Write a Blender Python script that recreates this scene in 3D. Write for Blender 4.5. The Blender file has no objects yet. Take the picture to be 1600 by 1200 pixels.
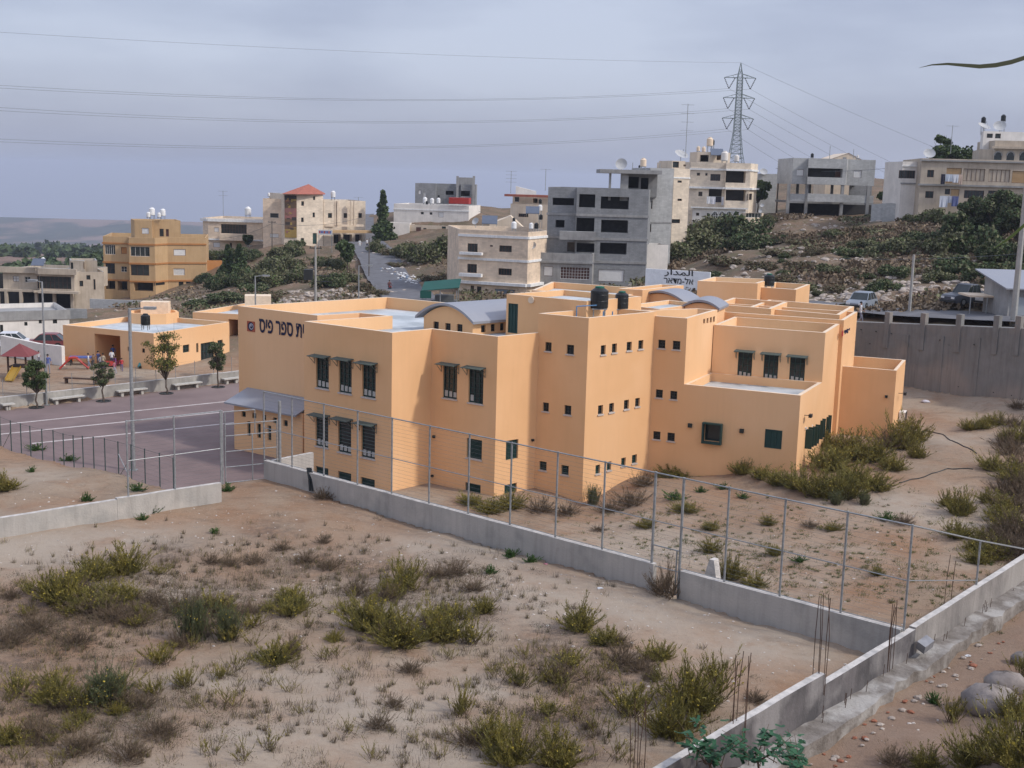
import bpy, bmesh, math, random
import numpy as np
from mathutils import Vector, noise
S = bpy.context.scene
R_ = math.radians
# ------------------------------------------------------------------ camera, world, sun, exposure
F_PX, PITCH, ROLL, CAMZ = 1890.0, R_(9.66), R_(1.54), 20.0
_c, _s = math.cos(PITCH), math.sin(PITCH)
FWD = np.array([0, _c, -_s]); _up = np.array([0, _s, _c]); _r = np.array([1.0, 0, 0])
CX = math.cos(ROLL) * _r + math.sin(ROLL) * _up
CY = -math.sin(ROLL) * _r + math.cos(ROLL) * _up
RM = np.array([CX, CY, FWD]); CAM = np.array([0, 0, CAMZ])
cd = bpy.data.cameras.new('camera'); cam = bpy.data.objects.new('camera', cd)
S.collection.objects.link(cam); S.camera = cam
cd.sensor_width = 36; cd.lens = F_PX / 1600 * 36; cd.clip_start = 0.1; cd.clip_end = 20000
from mathutils import Matrix
m3 = Matrix((CX, CY, -FWD)).transposed()
cam.matrix_world = Matrix.Translation(CAM) @ m3.to_4x4()
S.view_settings.view_transform = 'Standard'; S.view_settings.look = 'None'
S.view_settings.exposure = 0.0; S.view_settings.gamma = 1.0

SUN_AZ, SUN_EL = R_(112), R_(41)
SUNV = Vector((math.sin(SUN_AZ) * math.cos(SUN_EL), math.cos(SUN_AZ) * math.cos(SUN_EL), math.sin(SUN_EL)))
W = bpy.data.worlds.new('World'); S.world = W; W.use_nodes = True
def build_world():
    nt = W.node_tree; N = nt.nodes; L = nt.links; N.clear()
    out = N.new('ShaderNodeOutputWorld'); bg = N.new('ShaderNodeBackground'); bg2 = N.new('ShaderNodeBackground')
    add = N.new('ShaderNodeAddShader')
    sky = N.new('ShaderNodeTexSky'); sky.sky_type = 'NISHITA'; sky.sun_disc = False
    sky.sun_elevation = SUN_EL; sky.sun_rotation = SUN_AZ; sky.dust_density = 3
    bg.inputs['Strength'].default_value = 0.03
    L.new(sky.outputs[0], bg.inputs['Color'])
    tc = N.new('ShaderNodeTexCoord'); sep = N.new('ShaderNodeSeparateXYZ')
    L.new(tc.outputs['Generated'], sep.inputs[0])
    # high overcast: brighter towards the zenith and around the veiled sun
    def math_(op, a, b=None):
        n = N.new('ShaderNodeMath'); n.operation = op
        for i, v in enumerate((a, b)):
            if v is None: continue
            if isinstance(v, (int, float)): n.inputs[i].default_value = v
            else: L.new(v, n.inputs[i])
        return n.outputs[0]
    zc = math_('MAXIMUM', sep.outputs['Z'], 0.0)
    dot = N.new('ShaderNodeVectorMath'); dot.operation = 'DOT_PRODUCT'
    L.new(tc.outputs['Generated'], dot.inputs[0]); dot.inputs[1].default_value = SUNV
    glow = math_('POWER', math_('MAXIMUM', dot.outputs['Value'], 0.0), 6.0)
    zr = N.new('ShaderNodeMapRange'); zr.interpolation_type = 'SMOOTHSTEP'
    zr.inputs[1].default_value = 0.16; zr.inputs[2].default_value = 0.8
    zr.inputs[3].default_value = 0.0; zr.inputs[4].default_value = 0.75
    L.new(zc, zr.inputs[0])
    bright = math_('ADD', math_('ADD', 1.0, zr.outputs[0]), math_('MULTIPLY', glow, 1.2))
    # cloud bands, stretched flat towards the horizon
    mp = N.new('ShaderNodeMapping'); mp.inputs['Scale'].default_value = (1.6, 1.0, 6.5); mp.inputs['Rotation'].default_value = (0, R_(10), R_(20))
    L.new(tc.outputs['Generated'], mp.inputs[0])
    n1 = N.new('ShaderNodeTexNoise'); n1.inputs['Scale'].default_value = 1.7; n1.inputs['Detail'].default_value = 6; n1.inputs['Roughness'].default_value = .48
    L.new(mp.outputs[0], n1.inputs['Vector'])
    cr = N.new('ShaderNodeValToRGB')
    cr.color_ramp.elements[0].position = 0.36; cr.color_ramp.elements[0].color = (0.295, 0.33, 0.465, 1)
    cr.color_ramp.elements[1].position = 0.64; cr.color_ramp.elements[1].color = (0.49, 0.535, 0.665, 1)
    L.new(n1.outputs['Fac'], cr.inputs[0])
    # horizon band slightly darker and mauver
    hr = N.new('ShaderNodeMapRange'); hr.inputs[1].default_value = -0.05; hr.inputs[2].default_value = 0.09
    L.new(sep.outputs['Z'], hr.inputs[0])
    mx = N.new('ShaderNodeMixRGB'); L.new(hr.outputs[0], mx.inputs[0]); mx.inputs[1].default_value = (0.325, 0.34, 0.43, 1)
    L.new(cr.outputs[0], mx.inputs[2])
    L.new(mx.outputs[0], bg2.inputs['Color']); L.new(bright, bg2.inputs['Strength'])
    L.new(bg.outputs[0], add.inputs[0]); L.new(bg2.outputs[0], add.inputs[1]); L.new(add.outputs[0], out.inputs[0])
    return bg2
build_world()
sl = bpy.data.lights.new('sun', 'SUN'); sl.energy = 2.3; sl.angle = R_(4); sl.color = (1.0, 0.94, 0.86)
so = bpy.data.objects.new('sun', sl); S.collection.objects.link(so)
so.rotation_euler = SUNV.to_track_quat('Z', 'Y').to_euler()

# ------------------------------------------------------------------ picture <-> place
def ray(px, py): return RM.T @ np.array([px - 800, 600 - py, F_PX])
def P(px, py, Y):
    d = ray(px, py); return CAM + d * Y / d[1]
def Pz(px, py, z):
    d = ray(px, py); return CAM + d * (z - CAMZ) / d[2]
def onpl(px, py, a, b):
    """point of the vertical plane through a and b that shows at a pixel"""
    n = np.array([b[1] - a[1], a[0] - b[0], 0.0]); d = ray(px, py)
    t = (n @ (np.array([a[0], a[1], 0]) - CAM * np.array([1, 1, 0]))) / (n @ d)
    return CAM + d * t
def zm(ox, oy, *q, s=4.0): return [(ox + v / s) if i % 2 == 0 else (oy + v / s) for i, v in enumerate(q)]

# ------------------------------------------------------------------ materials
MATS = {}
def mat(name, col, rough=0.85, col2=None, scale=1.0, amt=1.0, metal=0.0, bump=0.0, bscale=8.0, streak=0.0, spec=0.3, detail=4.0, emit=None, col3=None, scale3=0.2, obj=False):
    if name in MATS: return MATS[name]
    m = bpy.data.materials.new(name); m.use_nodes = True; nt = m.node_tree; N = nt.nodes; L = nt.links
    b = N['Principled BSDF']; b.inputs['Roughness'].default_value = rough; b.inputs['Metallic'].default_value = metal
    b.inputs['Specular IOR Level'].default_value = spec
    c4 = lambda c: (c[0], c[1], c[2], 1)
    geo = N.new('ShaderNodeNewGeometry')
    if obj:
        tcn = N.new('ShaderNodeTexCoord'); src = tcn.outputs['Object']
    else: src = geo.outputs['Position']
    if col2 is None: col2 = tuple(v * 0.86 for v in col)
    n = N.new('ShaderNodeTexNoise'); n.inputs['Scale'].default_value = scale; n.inputs['Detail'].default_value = detail; n.inputs['Roughness'].default_value = .6
    L.new(src, n.inputs['Vector'])
    mr = N.new('ShaderNodeMapRange'); mr.inputs[1].default_value = .35; mr.inputs[2].default_value = .65; mr.inputs[4].default_value = amt
    L.new(n.outputs['Fac'], mr.inputs[0])
    mx = N.new('ShaderNodeMixRGB'); mx.inputs[1].default_value = c4(col); mx.inputs[2].default_value = c4(col2)
    L.new(mr.outputs[0], mx.inputs[0]); cur = mx.outputs[0]
    if col3:
        n3 = N.new('ShaderNodeTexNoise'); n3.inputs['Scale'].default_value = scale3; n3.inputs['Detail'].default_value = 5
        L.new(src, n3.inputs['Vector'])
        r3 = N.new('ShaderNodeMapRange'); r3.inputs[1].default_value = .48; r3.inputs[2].default_value = .62
        L.new(n3.outputs['Fac'], r3.inputs[0])
        m3_ = N.new('ShaderNodeMixRGB'); m3_.inputs[2].default_value = c4(col3); L.new(r3.outputs[0], m3_.inputs[0]); L.new(cur, m3_.inputs[1]); cur = m3_.outputs[0]
    if streak > 0:   # rain streaks: stains that belong to the wall
        mp = N.new('ShaderNodeMapping'); mp.inputs['Scale'].default_value = (2.2, 2.2, 0.16); L.new(src, mp.inputs[0])
        ns = N.new('ShaderNodeTexNoise'); ns.inputs['Scale'].default_value = 1.6; ns.inputs['Detail'].default_value = 6; ns.inputs['Roughness'].default_value = .7; L.new(mp.outputs[0], ns.inputs['Vector'])
        rs = N.new('ShaderNodeMapRange'); rs.inputs[1].default_value = .45; rs.inputs[2].default_value = .75; rs.inputs[4].default_value = streak; L.new(ns.outputs['Fac'], rs.inputs[0])
        ms = N.new('ShaderNodeMixRGB'); ms.blend_type = 'MULTIPLY'; ms.inputs[2].default_value = (.45, .43, .42, 1); L.new(rs.outputs[0], ms.inputs[0]); L.new(cur, ms.inputs[1]); cur = ms.outputs[0]
    L.new(cur, b.inputs['Base Color'])
    if bump:
        nb = N.new('ShaderNodeTexNoise'); nb.inputs['Scale'].default_value = bscale; nb.inputs['Detail'].default_value = 5; L.new(src, nb.inputs['Vector'])
        bp = N.new('ShaderNodeBump'); bp.inputs['Strength'].default_value = bump; bp.inputs['Distance'].default_value = .05
        L.new(nb.outputs['Fac'], bp.inputs['Height']); L.new(bp.outputs[0], b.inputs['Normal'])
    if emit: b.inputs['Emission Color'].default_value = c4(emit); b.inputs['Emission Strength'].default_value = 1
    MATS[name] = m; return m
def block_mat(name, col, mortar, w=0.4, h=0.2, size=0.012, streak=0.3, col2=None, rough=.9):
    """block or stone courses on vertical walls of any direction"""
    if name in MATS: return MATS[name]
    m = mat(name, col, rough, col2 or tuple(v * .8 for v in col), scale=.6, streak=streak, bump=.1)
    nt = m.node_tree; N = nt.nodes; L = nt.links; b = N['Principled BSDF']
    prev = b.inputs['Base Color'].links[0].from_socket
    geo = N.new('ShaderNodeNewGeometry')
    # horizontal coordinate along the wall = position . (normal x up)
    cr = N.new('ShaderNodeVectorMath'); cr.operation = 'CROSS_PRODUCT'; L.new(geo.outputs['True Normal'], cr.inputs[0]); cr.inputs[1].default_value = (0, 0, 1)
    dt = N.new('ShaderNodeVectorMath'); dt.operation = 'DOT_PRODUCT'; L.new(cr.outputs[0], dt.inputs[0]); L.new(geo.outputs['Position'], dt.inputs[1])
    sp = N.new('ShaderNodeSeparateXYZ'); L.new(geo.outputs['Position'], sp.inputs[0])
    cb = N.new('ShaderNodeCombineXYZ'); L.new(dt.outputs['Value'], cb.inputs[0]); L.new(sp.outputs['Z'], cb.inputs[1])
    br = N.new('ShaderNodeTexBrick'); L.new(cb.outputs[0], br.inputs['Vector'])
    br.inputs['Scale'].default_value = 1; br.inputs['Brick Width'].default_value = w; br.inputs['Row Height'].default_value = h; br.inputs['Mortar Size'].default_value = size
    br.inputs['Color1'].default_value = (1, 1, 1, 1); br.inputs['Color2'].default_value = (.84, .84, .84, 1); br.inputs['Mortar'].default_value = (mortar, mortar, mortar, 1)
    mx = N.new('ShaderNodeMixRGB'); mx.blend_type = 'MULTIPLY'; mx.inputs[0].default_value = 1; L.new(prev, mx.inputs[1]); L.new(br.outputs['Color'], mx.inputs[2])
    L.new(mx.outputs[0], b.inputs['Base Color']); return m

M = {}
M['orange'] = mat('orange_render', (0.78, 0.465, 0.235), .9, (0.715, 0.415, 0.20), scale=.22, streak=.07, bump=.15, bscale=30, col3=(.80, .50, .27), scale3=.11)
M['cap'] = mat('pale_coping', (0.78, 0.62, 0.45), .8, scale=3)
M['roofsheet'] = mat('roof_membrane', (0.52, 0.55, 0.56), .7, (0.42, 0.46, 0.47), scale=.7, col3=(.34, .37, .38), scale3=.35)
M['vault'] = mat('grey_sheet_roof', (0.30, 0.305, 0.325), .45, (0.28, 0.29, 0.32), scale=.6, metal=.2)
M['glass'] = mat('dark_glass', (0.018, 0.022, 0.022), .12, (0.03, 0.04, 0.04), scale=1.5, spec=.5)
M['green'] = mat('dark_green_paint', (0.018, 0.052, 0.048), .5, (0.025, 0.06, 0.05), scale=2)
M['awning'] = mat('grey_green_awning', (0.075, 0.105, 0.095), .55, scale=3)
M['sill'] = mat('stone_sill', (0.55, 0.48, 0.42), .8, scale=4)
M['white'] = mat('white_paint', (0.78, 0.77, 0.74), .6, (0.7, 0.69, 0.66), scale=2)
M['paper'] = mat('pale_paper', (0.45, 0.44, 0.40), .8, scale=6)
M['black'] = mat('black_plastic', (0.012, 0.014, 0.015), .38, (0.02, 0.022, 0.022), scale=3)
M['greenlid'] = mat('green_lid', (0.02, 0.14, 0.09), .5)
M['concrete'] = mat('concrete', (0.46, 0.425, 0.375), .92, (0.33, 0.315, 0.285), scale=.8, streak=.35, bump=.3, bscale=12, col3=(.42, .39, .35), scale3=.5)
M['darkconc'] = mat('dark_concrete', (0.15, 0.137, 0.135), .92, (0.085, 0.08, 0.08), scale=.7, streak=.45, bump=.3, bscale=12, col3=(.25, .235, .225), scale3=.6)  # darker tone for the two nearest stretches of the right wall
M['conctop'] = mat('concrete_top', (0.58, 0.54, 0.49), .92, (0.38, 0.36, 0.33), scale=3, bump=.3, bscale=20)  # lightened tone for wall tops, their highlight put into the colour
M['galv'] = mat('galvanised_steel', (0.36, 0.37, 0.37), .5, (0.26, 0.27, 0.27), scale=6, metal=.45)
M['rust'] = mat('rusty_bar', (0.10, 0.055, 0.035), .85, (0.06, 0.035, 0.025), scale=9)
M['navy'] = mat('navy_letters', (0.012, 0.014, 0.05), .5)
M['red'] = mat('red_paint', (0.42, 0.04, 0.03), .5)
M['tile'] = mat('red_roof_tile', (0.40, 0.13, 0.08), .8, (0.30, 0.10, 0.07), scale=2)
M['trunk'] = mat('bark', (0.12, 0.09, 0.07), .9, scale=6)
M['pipe'] = mat('blue_pipe', (0.10, 0.22, 0.38), .5)
M['dark'] = mat('dark_metal', (0.03, 0.032, 0.032), .5)

# ------------------------------------------------------------------ meshes
class MB:
    def __init__(s): s.v = []; s.f = []; s.m = []
    def poly(s, pts, mi=0):
        i = len(s.v); s.v += [tuple(float(c) for c in p) for p in pts]; s.f.append(tuple(range(i, i + len(pts)))); s.m.append(mi); return s
    def hexa(s, p, mi=0):
        """p: 8 points, bottom 4 ccw then top 4"""
        i = len(s.v); s.v += [tuple(float(c) for c in q) for q in p]
        for f in ((3, 2, 1, 0), (4, 5, 6, 7), (0, 1, 5, 4), (1, 2, 6, 5), (2, 3, 7, 6), (3, 0, 4, 7)):
            s.f.append(tuple(i + k for k in f)); s.m.append(mi)
        return s
    def box(s, c, d, rz=0.0, mi=0):
        """centre of the bottom, size"""
        cs, sn = math.cos(rz), math.sin(rz); x, y = d[0] / 2, d[1] / 2; q = []
        for z in (c[2], c[2] + d[2]):
            for a, b in ((-x, -y), (x, -y), (x, y), (-x, y)): q.append((c[0] + a * cs - b * sn, c[1] + a * sn + b * cs, z))
        return s.hexa(q, mi)
    def tube(s, a, b, r, n=6, mi=0, r2=None, caps=True):
        a = Vector(a); b = Vector(b); r2 = r if r2 is None else r2
        d = (b - a).normalized(); u = d.orthogonal().normalized(); w = d.cross(u); i = len(s.v)
        for p, rr in ((a, r), (b, r2)):
            for k in range(n):
                t = 2 * math.pi * k / n; s.v.append(tuple(p + u * math.cos(t) * rr + w * math.sin(t) * rr))
        for k in range(n):
            s.f.append((i + k, i + (k + 1) % n, i + n + (k + 1) % n, i + n + k)); s.m.append(mi)
        if caps:
            s.f.append(tuple(i + k for k in range(n))[::-1]); s.m.append(mi); s.f.append(tuple(i + n + k for k in range(n))); s.m.append(mi)
        return s
    def path(s, pts, r, n=5, mi=0):
        for a, b in zip(pts[:-1], pts[1:]): s.tube(a, b, r, n, mi)
        return s
    def lathe(s, prof, c=(0, 0, 0), n=16, mi=0, mi_fn=None):
        i = len(s.v)
        for r, z in prof:
            for k in range(n):
                t = 2 * math.pi * k / n; s.v.append((c[0] + r * math.cos(t), c[1] + r * math.sin(t), c[2] + z))
        for j in range(len(prof) - 1):
            for k in range(n):
                s.f.append((i + j * n + k, i + j * n + (k + 1) % n, i + (j + 1) * n + (k + 1) % n, i + (j + 1) * n + k)); s.m.append(mi if mi_fn is None else mi_fn(j))
        s.f.append(tuple(i + (len(prof) - 1) * n + k for k in range(n))); s.m.append(mi)
        s.f.append(tuple(i + k for k in range(n))[::-1]); s.m.append(mi)
        return s
    def prism(s, pts, z0, z1, mi=0, mtop=None):
        n = len(pts); i = len(s.v)
        for z in (z0, z1): s.v += [(float(p[0]), float(p[1]), float(z)) for p in pts]
        for k in range(n): s.f.append((i + k, i + (k + 1) % n, i + n + (k + 1) % n, i + n + k)); s.m.append(mi)
        s.f.append(tuple(i + n + k for k in range(n))); s.m.append(mi if mtop is None else mtop)
        s.f.append(tuple(i + k for k in range(n))[::-1]); s.m.append(mi); return s
    def blob(s, c, r, seed=0, n=8, mi=0, rough=.25):
        """an angular stone: a rough ellipsoid"""
        rnd = random.Random(seed); i = len(s.v); rings = 5
        for j in range(rings + 1):
            ph = math.pi * j / rings
            for k in range(n):
                t = 2 * math.pi * k / n; q = 1 + rnd.uniform(-rough, rough)
                s.v.append((c[0] + r[0] * math.sin(ph) * math.cos(t) * q, c[1] + r[1] * math.sin(ph) * math.sin(t) * q, c[2] + r[2] * math.cos(ph) * (1 + rnd.uniform(-.1, .1))))
        for j in range(rings):
            for k in range(n): s.f.append((i + j * n + k, i + (j + 1) * n + k, i + (j + 1) * n + (k + 1) % n, i + j * n + (k + 1) % n)); s.m.append(mi)
        return s
    def mesh(s, name, mats, off=(0, 0, 0), smooth=False):
        me = bpy.data.meshes.new(name)
        v = [(a[0] - off[0], a[1] - off[1], a[2] - off[2]) for a in s.v]
        me.from_pydata(v, [], s.f)
        for m in (mats if isinstance(mats, (list, tuple)) else [mats]): me.materials.append(m)
        me.polygons.foreach_set('material_index', s.m)
        if smooth: me.polygons.foreach_set('use_smooth', [True] * len(s.f))
        me.update(); return me
def link(name, data, parent=None, loc=(0, 0, 0), rz=0.0):
    o = bpy.data.objects.new(name, data); S.collection.objects.link(o)
    o.parent = parent; o.location = loc; o.rotation_euler = (0, 0, rz); return o
def tagit(o, label=None, cat=None, group=None, kind=None):
    if label: o['label'] = label
    if cat: o['category'] = cat
    if group: o['group'] = group
    if kind: o['kind'] = kind
    return o
class Thing:
    """an Empty at the thing's base; parts are given in world space (world=True) or in its own frame"""
    def __init__(s, name, label, cat, loc=(0, 0, 0), rz=0.0, group=None, world=False):
        s.loc = tuple(float(c) for c in loc); s.world = world
        s.o = link(name, None, None, s.loc, rz); tagit(s.o, label, cat, group)
    def part(s, name, mb, mats, parent=None, smooth=False, label=None):
        if not mb.f: return None
        o = link(name, mb.mesh(name, mats, s.loc if s.world else (0, 0, 0), smooth), parent or s.o)
        if label: o['label'] = label
        return o
def single(name, mb, mats, label=None, cat=None, group=None, kind=None, loc=None, smooth=False):
    """a thing that is one mesh, modelled in world space, origin moved to loc"""
    loc = loc if loc is not None else (0, 0, 0)
    o = link(name, mb.mesh(name, mats, loc, smooth), None, loc); return tagit(o, label, cat, group, kind)
def copy_tree(o, parent=None):
    c = o.copy(); S.collection.objects.link(c); c.parent = parent
    for ch in o.children: copy_tree(ch, c)
    return c
def copy_to(o, loc, rz=0.0, label=None, group=None, scale=None):
    c = copy_tree(o); c.location = loc; c.rotation_euler = (0, 0, rz)
    if scale is not None: c.scale = (scale, scale, scale) if isinstance(scale, (int, float)) else scale
    if label: c['label'] = label
    if group: c['group'] = group
    return c

# walls with real openings --------------------------------------------------------------
def wall(mb, a, b, z0, z1, holes=(), mi=0, rev=0, back=None):
    """outer skin from a to b (left to right seen from outside); holes (u0,u1,za,zb,depth[,deep]) get reveals"""
    a = np.array(a[:2], float); b = np.array(b[:2], float); L = np.linalg.norm(b - a); d = (b - a) / L; n = np.array([d[1], -d[0]])
    pt = lambda u, z, w=0.0: (a[0] + d[0] * u - n[0] * w, a[1] + d[1] * u - n[1] * w, z)
    us = sorted({0.0, L, *[min(max(h[0], 0), L) for h in holes], *[min(max(h[1], 0), L) for h in holes]})
    zs = sorted({z0, z1, *[min(max(h[2], z0), z1) for h in holes], *[min(max(h[3], z0), z1) for h in holes]})
    for u0, u1 in zip(us[:-1], us[1:]):
        for q0, q1 in zip(zs[:-1], zs[1:]):
            um, qm = (u0 + u1) / 2, (q0 + q1) / 2
            if any(h[0] < um < h[1] and h[2] < qm < h[3] for h in holes): continue
            mb.poly([pt(u0, q0), pt(u1, q0), pt(u1, q1), pt(u0, q1)], mi)
    for h in holes:
        u0, u1, q0, q1, w = h[:5]; u0 = max(u0, 0); u1 = min(u1, L); q0 = max(q0, z0); q1 = min(q1, z1)
        mb.poly([pt(u0, q0), pt(u1, q0), pt(u1, q0, w), pt(u0, q0, w)], rev)
        mb.poly([pt(u0, q1), pt(u0, q1, w), pt(u1, q1, w), pt(u1, q1)], rev)
        mb.poly([pt(u0, q0), pt(u0, q0, w), pt(u0, q1, w), pt(u0, q1)], rev)
        mb.poly([pt(u1, q0), pt(u1, q1), pt(u1, q1, w), pt(u1, q0, w)], rev)
        if len(h) > 5 and h[5]: mb.poly([pt(u0, q0, w), pt(u1, q0, w), pt(u1, q1, w), pt(u0, q1, w)], rev if back is None else back)
def inset(poly, t):
    n = len(poly); out = []
    for i in range(n):
        p0, p1, p2 = (np.array(poly[(i + k - 1) % n][:2], float) for k in range(3))
        d1 = (p1 - p0) / np.linalg.norm(p1 - p0); d2 = (p2 - p1) / np.linalg.norm(p2 - p1)
        n1 = np.array([-d1[1], d1[0]]); n2 = np.array([-d2[1], d2[0]]); bis = n1 + n2; bl = bis @ bis
        out.append(p1 + bis * (2 * t / bl) if bl > .2 else p1 + n1 * t)
    return out
def block(wmb, rmb, poly, z0, z1, par=0.8, t=0.22, holes=None, cap=1, mi=0, capmb=None):
    """a walled volume: outer skin, parapet with coping, roof sheet. poly ccw seen from above"""
    holes = holes or {}; n = len(poly)
    for i in range(n): wall(wmb, poly[i], poly[(i + 1) % n], z0, z1, holes.get(i, ()), mi)
    q = inset(poly, t)
    if par > 0:
        for i in range(n):
            j = (i + 1) % n
            wmb.poly([(*poly[i][:2], z1), (*poly[j][:2], z1), (*q[j], z1), (*q[i], z1)], cap)
            wmb.poly([(*q[j], z1 - par), (*q[i], z1 - par), (*q[i], z1), (*q[j], z1)], mi)
        rmb.poly([(*p, z1 - par) for p in q], 0)
    else: rmb.poly([(*p[:2], z1) for p in poly], 0)
def frame_pts(a, b):
    a = np.array(a[:2], float); b = np.array(b[:2], float); L = np.linalg.norm(b - a); d = (b - a) / L; n = np.array([d[1], -d[0]])
    return lambda u, z, w=0.0: (a[0] + d[0] * u + n[0] * w, a[1] + d[1] * u + n[1] * w, z)   # w>0 is outwards
def lbox(mb, pt, u0, u1, z0, z1, w0, w1, mi=0):
    mb.hexa([pt(u0, z0, w1), pt(u1, z0, w1), pt(u1, z0, w0), pt(u0, z0, w0), pt(u0, z1, w1), pt(u1, z1, w1), pt(u1, z1, w0), pt(u0, z1, w0)], mi)
def pxrect(a, b, x0, y0, x1, y1):
    """picture rectangle on a facade -> (u0,u1,z0,z1)"""
    an = np.array(a[:2], float); d = np.array(b[:2], float) - an; L = np.linalg.norm(d); d = d / L
    ym, xm = (y0 + y1) / 2, (x0 + x1) / 2
    U = lambda x, y: float((onpl(x, y, a, b)[:2] - an) @ d)
    return (U(x0, ym), U(x1, ym), float(onpl(xm, y1, a, b)[2]), float(onpl(xm, y0, a, b)[2]))
# ------------------------------------------------------------------ facades and windows
class Fac:
    def __init__(s, T, a, b): s.T = T; s.a = a; s.b = b; s.h = []; s.pt = frame_pts(a, b)
    def win(s, r, style='bars', dep=0.16, px=True, name='window', label=None, sill=True, frame=None, glass=None, awn=False, papers=0, bars=None):
        if px: r = pxrect(s.a, s.b, *r)
        u0, u1, z0, z1 = r; s.h.append((u0, u1, z0, z1, dep)); pt = s.pt; fr = frame or M['green']; w, h = u1 - u0, z1 - z0
        fb = MB(); t = .045
        lbox(fb, pt, u0, u1, z0, z0 + t, -dep, -dep + .05); lbox(fb, pt, u0, u1, z1 - t, z1, -dep, -dep + .05)
        lbox(fb, pt, u0, u0 + t, z0 + t, z1 - t, -dep, -dep + .05); lbox(fb, pt, u1 - t, u1, z0 + t, z1 - t, -dep, -dep + .05)
        nv, nh = {'bars': (2, 6), 'small': (1, 2), 'cross': (1, 1), 'plain': (0, 0), 'slat': (0, 9), 'grid': (5, 3), 'cols': (4, 0), 'shutter': (0, 0), 'panel': (2, 0), 'lou': (0, 14)}[style] if bars is None else bars
        for k in range(nv):
            u = u0 + w * (k + 1) / (nv + 1); lbox(fb, pt, u - .02, u + .02, z0 + t, z1 - t, -dep + .005, -dep + .045)
        for k in range(nh):
            z = z0 + h * (k + 1) / (nh + 1); lbox(fb, pt, u0 + t, u1 - t, z - .015, z + .015, -dep + .01, -dep + .055)
        o = s.T.part(name, fb, [fr], label=label)
        gb = MB(); lbox(gb, pt, u0 + .002, u1 - .002, z0 + .002, z1 - .002, -dep - .04, -dep)
        if style == 'shutter':
            gb = MB(); nn = max(3, int(h / .12))
            for k in range(nn):
                za = z0 + .01 + (h - .02) * k / nn; zb = z0 + .01 + (h - .02) * (k + 1) / nn
                gb.hexa([pt(u0 + .01, za, -dep + .03), pt(u1 - .01, za, -dep + .03), pt(u1 - .01, za, -dep - .04), pt(u0 + .01, za, -dep - .04),
                         pt(u0 + .01, zb - .004, -dep + .045), pt(u1 - .01, zb - .004, -dep + .045), pt(u1 - .01, zb - .004, -dep - .04), pt(u0 + .01, zb - .004, -dep - .04)])
            s.T.part('shutter', gb, [glass or M['white']], o)
        else: s.T.part('glass', gb, [glass or M['glass']], o)
        if sill:
            sb = MB(); lbox(sb, pt, u0 - .05, u1 + .05, z0 - .07, z0 + .005, -dep + .055, .06); s.T.part('sill', sb, [M['sill']], o)
        if awn:
            ab = MB(); e = .16; x = .6
            ab.hexa([pt(u0 - e, z1 + .02, x), pt(u1 + e, z1 + .02, x), pt(u1 + e, z1 + .07, 0.003), pt(u0 - e, z1 + .07, 0.003),
                     pt(u0 - e, z1 + .06, x), pt(u1 + e, z1 + .06, x), pt(u1 + e, z1 + .11, 0.003), pt(u0 - e, z1 + .11, 0.003)])
            for u in (u0 - e + .05, u1 + e - .05):
                ab.tube(pt(u, z1 - .45, .01), pt(u, z1 + .05, x - .08), .016, 4); ab.tube(pt(u, z1 - .45, .015), pt(u, z1 + .12, .015), .016, 4)
                ab.tube(pt(u, z1 - .2, .02), pt(u, z1 + .07, x * .5), .012, 4)
            s.T.part('awning', ab, [M['awning']], o)
        if papers:
            pb = MB(); ww = (w - 2 * t) / 3
            for k in range(papers):
                hh = .34 * (1 - .08 * ((k * 7) % 3))
                lbox(pb, pt, u0 + t + ww * k + .05, u0 + t + ww * (k + 1) - .05, z0 + .1, z0 + .1 + hh, -dep + .058, -dep + .07)
            s.T.part('paper', pb, [M['paper']], o)
        return o
    def lamp(s, px, py, size=.2):
        q = onpl(px, py, s.a, s.b); an = np.array(s.a[:2], float); d = np.array(s.b[:2], float) - an; u = float((q[:2] - an) @ d / np.linalg.norm(d)); b = MB()
        lbox(b, s.pt, u - size / 2, u + size / 2, q[2] - size / 2, q[2] + size / 2, .002, .12); lbox(b, s.pt, u - size * .35, u + size * .35, q[2] - size * .35, q[2] + size * .35, .12, .16, 1)
        s.T.part('wall_lamp', b, [M['dark'], M['glass']])

Z1, Z2, Z3 = (340, 440), (640, 420), (980, 420); ZB1, ZB6 = (700, 640), (340, 600)
ZT, ZK = 11.45, 12.55
def v2(q): return (float(q[0]), float(q[1]))
LV, LV2 = (-17.7, 77.25), (-11.94, 73.14)
I1, I3, NB, NC, N2, MM, M2 = (-9.62, 75.12), (-7.82, 74.0), (-12.22, 70.07), (-6.65, 65.93), (-4.62, 68.09), (-0.84, 65.5), (1.44, 67.65)
BK, BK2 = (-9.02, 85.6), (6.5, 75.0)
TL, TN, TR = v2(Pz(841, 489.5, 12.55)), v2(Pz(920, 497, 12.55)), v2(Pz(1026, 487, 12.55))
ZW = 12.31
R1 = v2(Pz(1074, 497.5, ZW)); R2 = v2(Pz(1121, 484, ZW))
RB0, RB, RBB = (12.3, 73.9), (18.5, 71.29), (22.89, 81.5)
ZTE = float(onpl(1068.5, 600.4, R1, (R1[0] + 1, R1[1] - .45))[2])
TC, TCL = v2(Pz(1251, 618, ZTE)), R1
GS = -1.0   # foundations reach below the ground
sch = Thing('school_building', 'large ochre orange school building with stepped towers, flat roofs and Hebrew lettering', 'school', (4, 68, 2), world=True)
mats_w = [M['orange'], M['cap']]
def mk(name, poly, z0, z1, facs=None, **k):
    w, r = MB(), MB(); block(w, r, poly, z0, z1, holes={i: f.h for i, f in (facs or {}).items()}, **k)
    sch.part(name, w, mats_w); sch.part('roof', r, [M['roofsheet']])
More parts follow.
